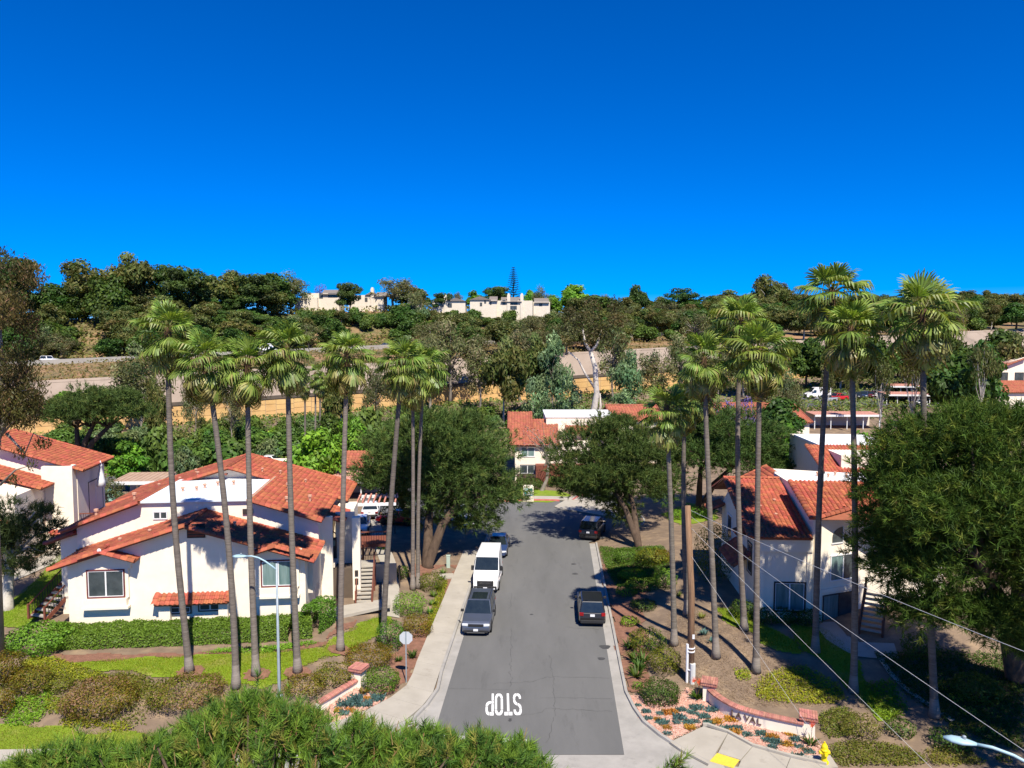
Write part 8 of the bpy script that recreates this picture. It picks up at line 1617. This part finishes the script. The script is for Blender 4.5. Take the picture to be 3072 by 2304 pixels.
# ---------------------------------------------------------------- trees in front of the freeway wall
MIDT = [('bare', 425, 1030, 1260, 210, 138, 'grey twiggy tree left of the palm row before the concrete slope'), ('bare', 590, 1110, 1300, 90, 128, 'small grey tree between the first palm trunks'), ('bare', 700, 1130, 1320, 90, 122, 'thin tree standing against the tan wall'), ('euc', 1010, 1050, 1300, 110, 130, 'thin yellowish eucalyptus behind the palm row'), ('bare', 1290, 990, 1260, 170, 158, 'large grey-brown tree right of the roadside palms'), ('bare', 1350, 930, 1240, 190, 168, 'tall brown thin tree above the forked pine'), ('bare', 1240, 1000, 1260, 130, 165, 'brown thin tree left of the large grey-brown one'), ('bare', 1440, 1020, 1270, 150, 158, 'brown thin tree before the wall, middle'), ('euc', 1510, 1010, 1300, 150, 146, 'olive eucalyptus with twin pale stems before the wall'), ('euc', 1600, 1000, 1290, 120, 156, 'olive-yellow eucalyptus beside the silver trees'), ('greyeuc', 1660, 1000, 1300, 130, 152, 'tall silver-grey eucalyptus, first of the group'), ('greyeuc', 1620, 1120, 1310, 110, 134, 'low silver-grey tree by the olive eucalyptus'), ('greyeuc', 1705, 1130, 1310, 120, 132, 'low silver-grey tree beside the big white trunk'), ('greyeuc', 1880, 1030, 1300, 130, 150, 'tall silver-grey tree right of the white trunk'), ('greyeuc', 1870, 1170, 1310, 130, 130, 'low silver-grey tree right of the white trunk'), ('bare', 1960, 1030, 1280, 150, 160, 'brown thin tree behind the shorter palm'), ('bare', 2040, 980, 1270, 140, 175, 'brown thin tree left of the right palms'), ('bare', 2150, 1030, 1270, 130, 165, 'brown thin tree among the right palm trunks'), ('bare', 1130, 1080, 1290, 110, 138, 'grey thin tree behind the leaning palm crown'),
        ('broad', 2320, 1180, 1300, 190, 116, 'dense dark tree left of the far lot'), ('bare', 2360, 1110, 1290, 120, 132, 'grey twiggy tree above the dense dark one'), ('thin', 2470, 1080, 1280, 90, 132, 'thin white-limbed tree between the right palms'), ('thin', 2560, 1100, 1270, 80, 140, 'thin eucalyptus by the red pickup'), ('thin', 2640, 1060, 1272, 110, 128, 'white-trunked eucalyptus before the pink carport'), ('thin', 2735, 1030, 1272, 120, 124, 'pale-trunked eucalyptus beside the rightmost palm'), ('broad', 2850, 1010, 1250, 190, 140, 'wide olive tree over the right end of the far lot'), ('broad', 2930, 1000, 1240, 170, 150, 'olive-green tree behind the white trunks at right'), ('thin', 2945, 990, 1250, 120, 132, 'twin white-trunked eucalyptus near the right edge'), ('euc', 3040, 1000, 1230, 130, 160, 'olive eucalyptus above the far right house'), ('broad', 2790, 1010, 1200, 130, 205, 'green tree behind the pink carports'), ('broad', 2690, 1020, 1190, 120, 208, 'green tree behind the angled car row'), ('broad', 2590, 1050, 1180, 120, 212, 'green tree behind the maroon and white cars'), ('broad', 2480, 1040, 1170, 130, 215, 'green tree behind the red pickup'), ('broad', 2380, 1020, 1150, 130, 215, 'green tree behind the white box truck'),
        ('broad', 2420, 1000, 1170, 150, 190, 'tall olive tree behind the far lot, first from the left'), ('euc', 2520, 1010, 1170, 150, 190, 'tall brown tree behind the far lot, second from the left'), ('broad', 2620, 1000, 1170, 150, 192, 'tall olive tree behind the far lot, third from the left'), ('euc', 2820, 985, 1170, 160, 190, 'tall brown tree behind the carports'), ('broad', 2980, 975, 1170, 170, 190, 'tall green tree behind the far right house'), ('euc', 2230, 1010, 1200, 150, 180, 'brown eucalyptus behind the second right palm crown'), ('bare', 2300, 1020, 1230, 140, 168, 'thin brown tree right of the two palm crowns'), ('bare', 1840, 960, 1250, 150, 172, 'thin brown tree above the silver trees'), ('bare', 1560, 960, 1250, 150, 176, 'thin brown tree above the olive eucalyptus'),
        ('bright', 940, 1262, 1420, 185, 88, 'round yellow-green tree behind the rear gable'), ('bright', 2350, 1250, 1330, 150, 98, 'yellow-green tree on the right end of the wide pine'), ('bright', 2580, 1265, 1350, 150, 88, 'bright green bushy tree right of the tall palm trunk'), ('broad', 2700, 1260, 1340, 170, 84, 'green bushy tree beneath the yellow slope'), ('bare', 320, 1420, 1500, 110, 80, 'leafless grey tree beside the mint containers'), ('euc', 470, 1130, 1340, 70, 118, 'young thin tree left of the second palm trunk')]
for (kd, u, vt, vb, w_, Y, lb) in MIDT: tree_px(kd, u, vt, vb, w_, Y, lb, 'trees before the freeway wall')
# the big white-trunked eucalyptus
Y = 126; P = at(1778, 1300, Y); g = H(P.x, Y); t = thing('eucalyptus_tree', 'big white-trunked eucalyptus with forked limbs before the tan wall', 'tree', (P.x, Y, g)); rg = np.random.default_rng(17)
lp_ = lambda u, v: Vector(at(u, v, Y) - Vector((P.x, Y, g))); b = MB(); b.tube([(0, 0, -.3), lp_(1780, 1240), lp_(1790, 1180), lp_(1785, 1100), lp_(1772, 1055)], [.75, .6, .5, .42, .36], 10); b.tube([lp_(1773, 1058), lp_(1756, 1030), lp_(1748, 985)], [.3, .24, .12], 8); b.tube([lp_(1772, 1056), lp_(1790, 1035), lp_(1805, 990)], [.28, .2, .1], 8); b.tube([lp_(1788, 1170), lp_(1755, 1120), lp_(1735, 1080), lp_(1705, 1055)], [.26, .2, .15, .08], 7); b.tube([lp_(1786, 1260), lp_(1802, 1220), lp_(1800, 1180)], [.3, .22, .1], 7); b.obj('trunk', M_palebark, t, smooth=True)
c = np.array([lp_(rg.uniform(1690, 1870), rg.uniform(905, 1040)) + Vector((0, rg.normal() * 2.5, 0)) for _ in range(40)]); V, F, C = clump_crown(c, rg.uniform(.8, 1.7, 40), 60, .24, [(.06, .065, .022, 3), (.085, .075, .028, 2), (.11, .085, .04, 1)], 9, .8, .5, .4, .2, .3); link('crown', npmesh('big_euc_crown', V, F, M_leaf, C), t)
# shrubs under the wall
rg = np.random.default_rng(23); sb = []
for i in range(150):
    u = rg.uniform(130, 1180) if i < 100 else rg.uniform(1450, 2400); vb = rg.uniform(1285, 1400) if i < 100 else rg.uniform(1272, 1318); P = gp(u, vb)
    if P.y < 84: continue
    kd = rg.choice(['bush', 'bush', 'greybush', 'bright', 'drybush'], p=[.45, .15, .18, .14, .08]); sb.append((u, P, kd))
cnt = {}
for u, P, kd in sorted(sb, key=lambda s: s[0]):
    i = cnt.get(kd, 0); cnt[kd] = i + 1; hgt = rg.uniform(2.2, 4.2); place_tree(kd, int(rg.integers(3)), P, hgt / (.62 if 'bush' in kd else 1.0), hgt * rg.uniform(1.2, 1.9), '%s below the tan wall, %s of its kind from the left' % (KN[kd].replace('tree', 'shrub'), nth(i)), 'shrubs below the freeway wall', 'bush', 'bush')
# big green shrubs behind the left-edge house
for (kd, u, vt, vb, w_, Y, lb) in [('bright', 395, 1310, 1420, 140, 92, 'bright green shrub with pale blossom left of the rear gable'), ('bush', 470, 1290, 1420, 150, 95, 'green shrub right behind the first palm trunk'), ('greybush', 560, 1330, 1425, 110, 92, 'white-flowered grey shrub between palm trunks'), ('bush', 680, 1320, 1400, 190, 100, 'spreading dark green shrub above the rear gable'), ('bush', 1100, 1230, 1330, 160, 110, 'green shrub left of the forked pine top'), ('bright', 1060, 1235, 1330, 120, 108, 'bright green shrub behind the palm pair'), ('broad', 1000, 1230, 1340, 120, 112, 'dark green tree before the tan wall by the slender palms')]:
    tree_px(kd, u, vt, vb, w_, Y, lb, 'shrubs behind the white house')
# blossom tree in front of the centre house and crooked trunk on the small lawn
q = gp(1625, 1472); rg = np.random.default_rng(31); t = thing('blossom_tree', 'thin tree with pinkish and yellow blossom before the centre house', 'tree', q); lp_ = lambda u, v, dy=0: Vector(at(u, v, q.y + dy)) - q; b = MB(); b.tube([(0, 0, -.1), lp_(1640, 1440), lp_(1645, 1400), lp_(1640, 1350)], [.3, .2, .16, .1], 8)
c = [lp_(rg.uniform(1570, 1705), rg.uniform(1265, 1345), rg.normal() * 1.2) for _ in range(30)]
for e in c: s_ = lp_(1640 + rg.normal() * 6, rg.uniform(1350, 1400)); b.tube([s_, (s_ + e) / 2 + Vector((0, 0, .3)), e], [.06, .035, .012], 4)
b.obj('trunk', M_greybark, t); V, F, C = clump_crown([tuple(e) for e in c], rg.uniform(.4, .8, 30), 70, .085, [(.34, .20, .18, 3), (.42, .30, .08, 2), (.25, .20, .28, 1)], 31, .9, .8, .5, .2); link('crown', npmesh('blossom_crown', V, F, M_leaf, C), t)
# tall eucalyptus at the left edge
Y = 42; P = at(-25, 1500, Y); g = H(P.x, Y); t = thing('eucalyptus_tree', 'tall drooping eucalyptus at the left picture edge', 'tree', (P.x, Y, g)); rg = np.random.default_rng(41); lp_ = lambda u, v, dy=0: np.array(at(u, v, Y + dy) - Vector((P.x, Y, g)))
c = [lp_(rg.uniform(-140, 125 - 90 * abs(v - 1000) / 700), v, rg.normal() * 1.5) for v in rg.uniform(755, 1290, 64)] + [lp_(60, 1360), lp_(120, 1330), lp_(95, 1395), lp_(140, 1330), lp_(40, 1440)]
V, F, C = clump_crown(c, list(rg.uniform(.6, 1.0, 64)) + [.38, .34, .3, .3, .34], 760, .10, [(.085, .085, .022, 3), (.12, .105, .03, 3), (.06, .068, .02, 2), (.22, .15, .07, 1)], 41, 1.15, .5, .3, .1, .55); link('crown', npmesh('edge_euc_crown', V, F, M_leaf, C), t); b = MB(); b.tube([(0, 0, -.2), Vector(lp_(-25, 1350)), Vector(lp_(20, 1250)), Vector(lp_(0, 1050)), Vector(lp_(-10, 850))], [.3, .24, .2, .15, .08], 9)
for e in c[::3]: e = Vector(e); s_ = Vector(lp_(0, px(e + Vector((P.x, Y, g)))[1] + 60)); b.tube([s_, (s_ + e) / 2 + Vector((0, 0, .3)), e], [.08, .05, .015], 5)
b.tube([Vector(lp_(20, 1300)), Vector(lp_(75, 1360)), Vector(lp_(100, 1300)), Vector(lp_(140, 1320))], [.09, .06, .04, .02], 5); b.obj('trunk', M_greybark, t, smooth=True)
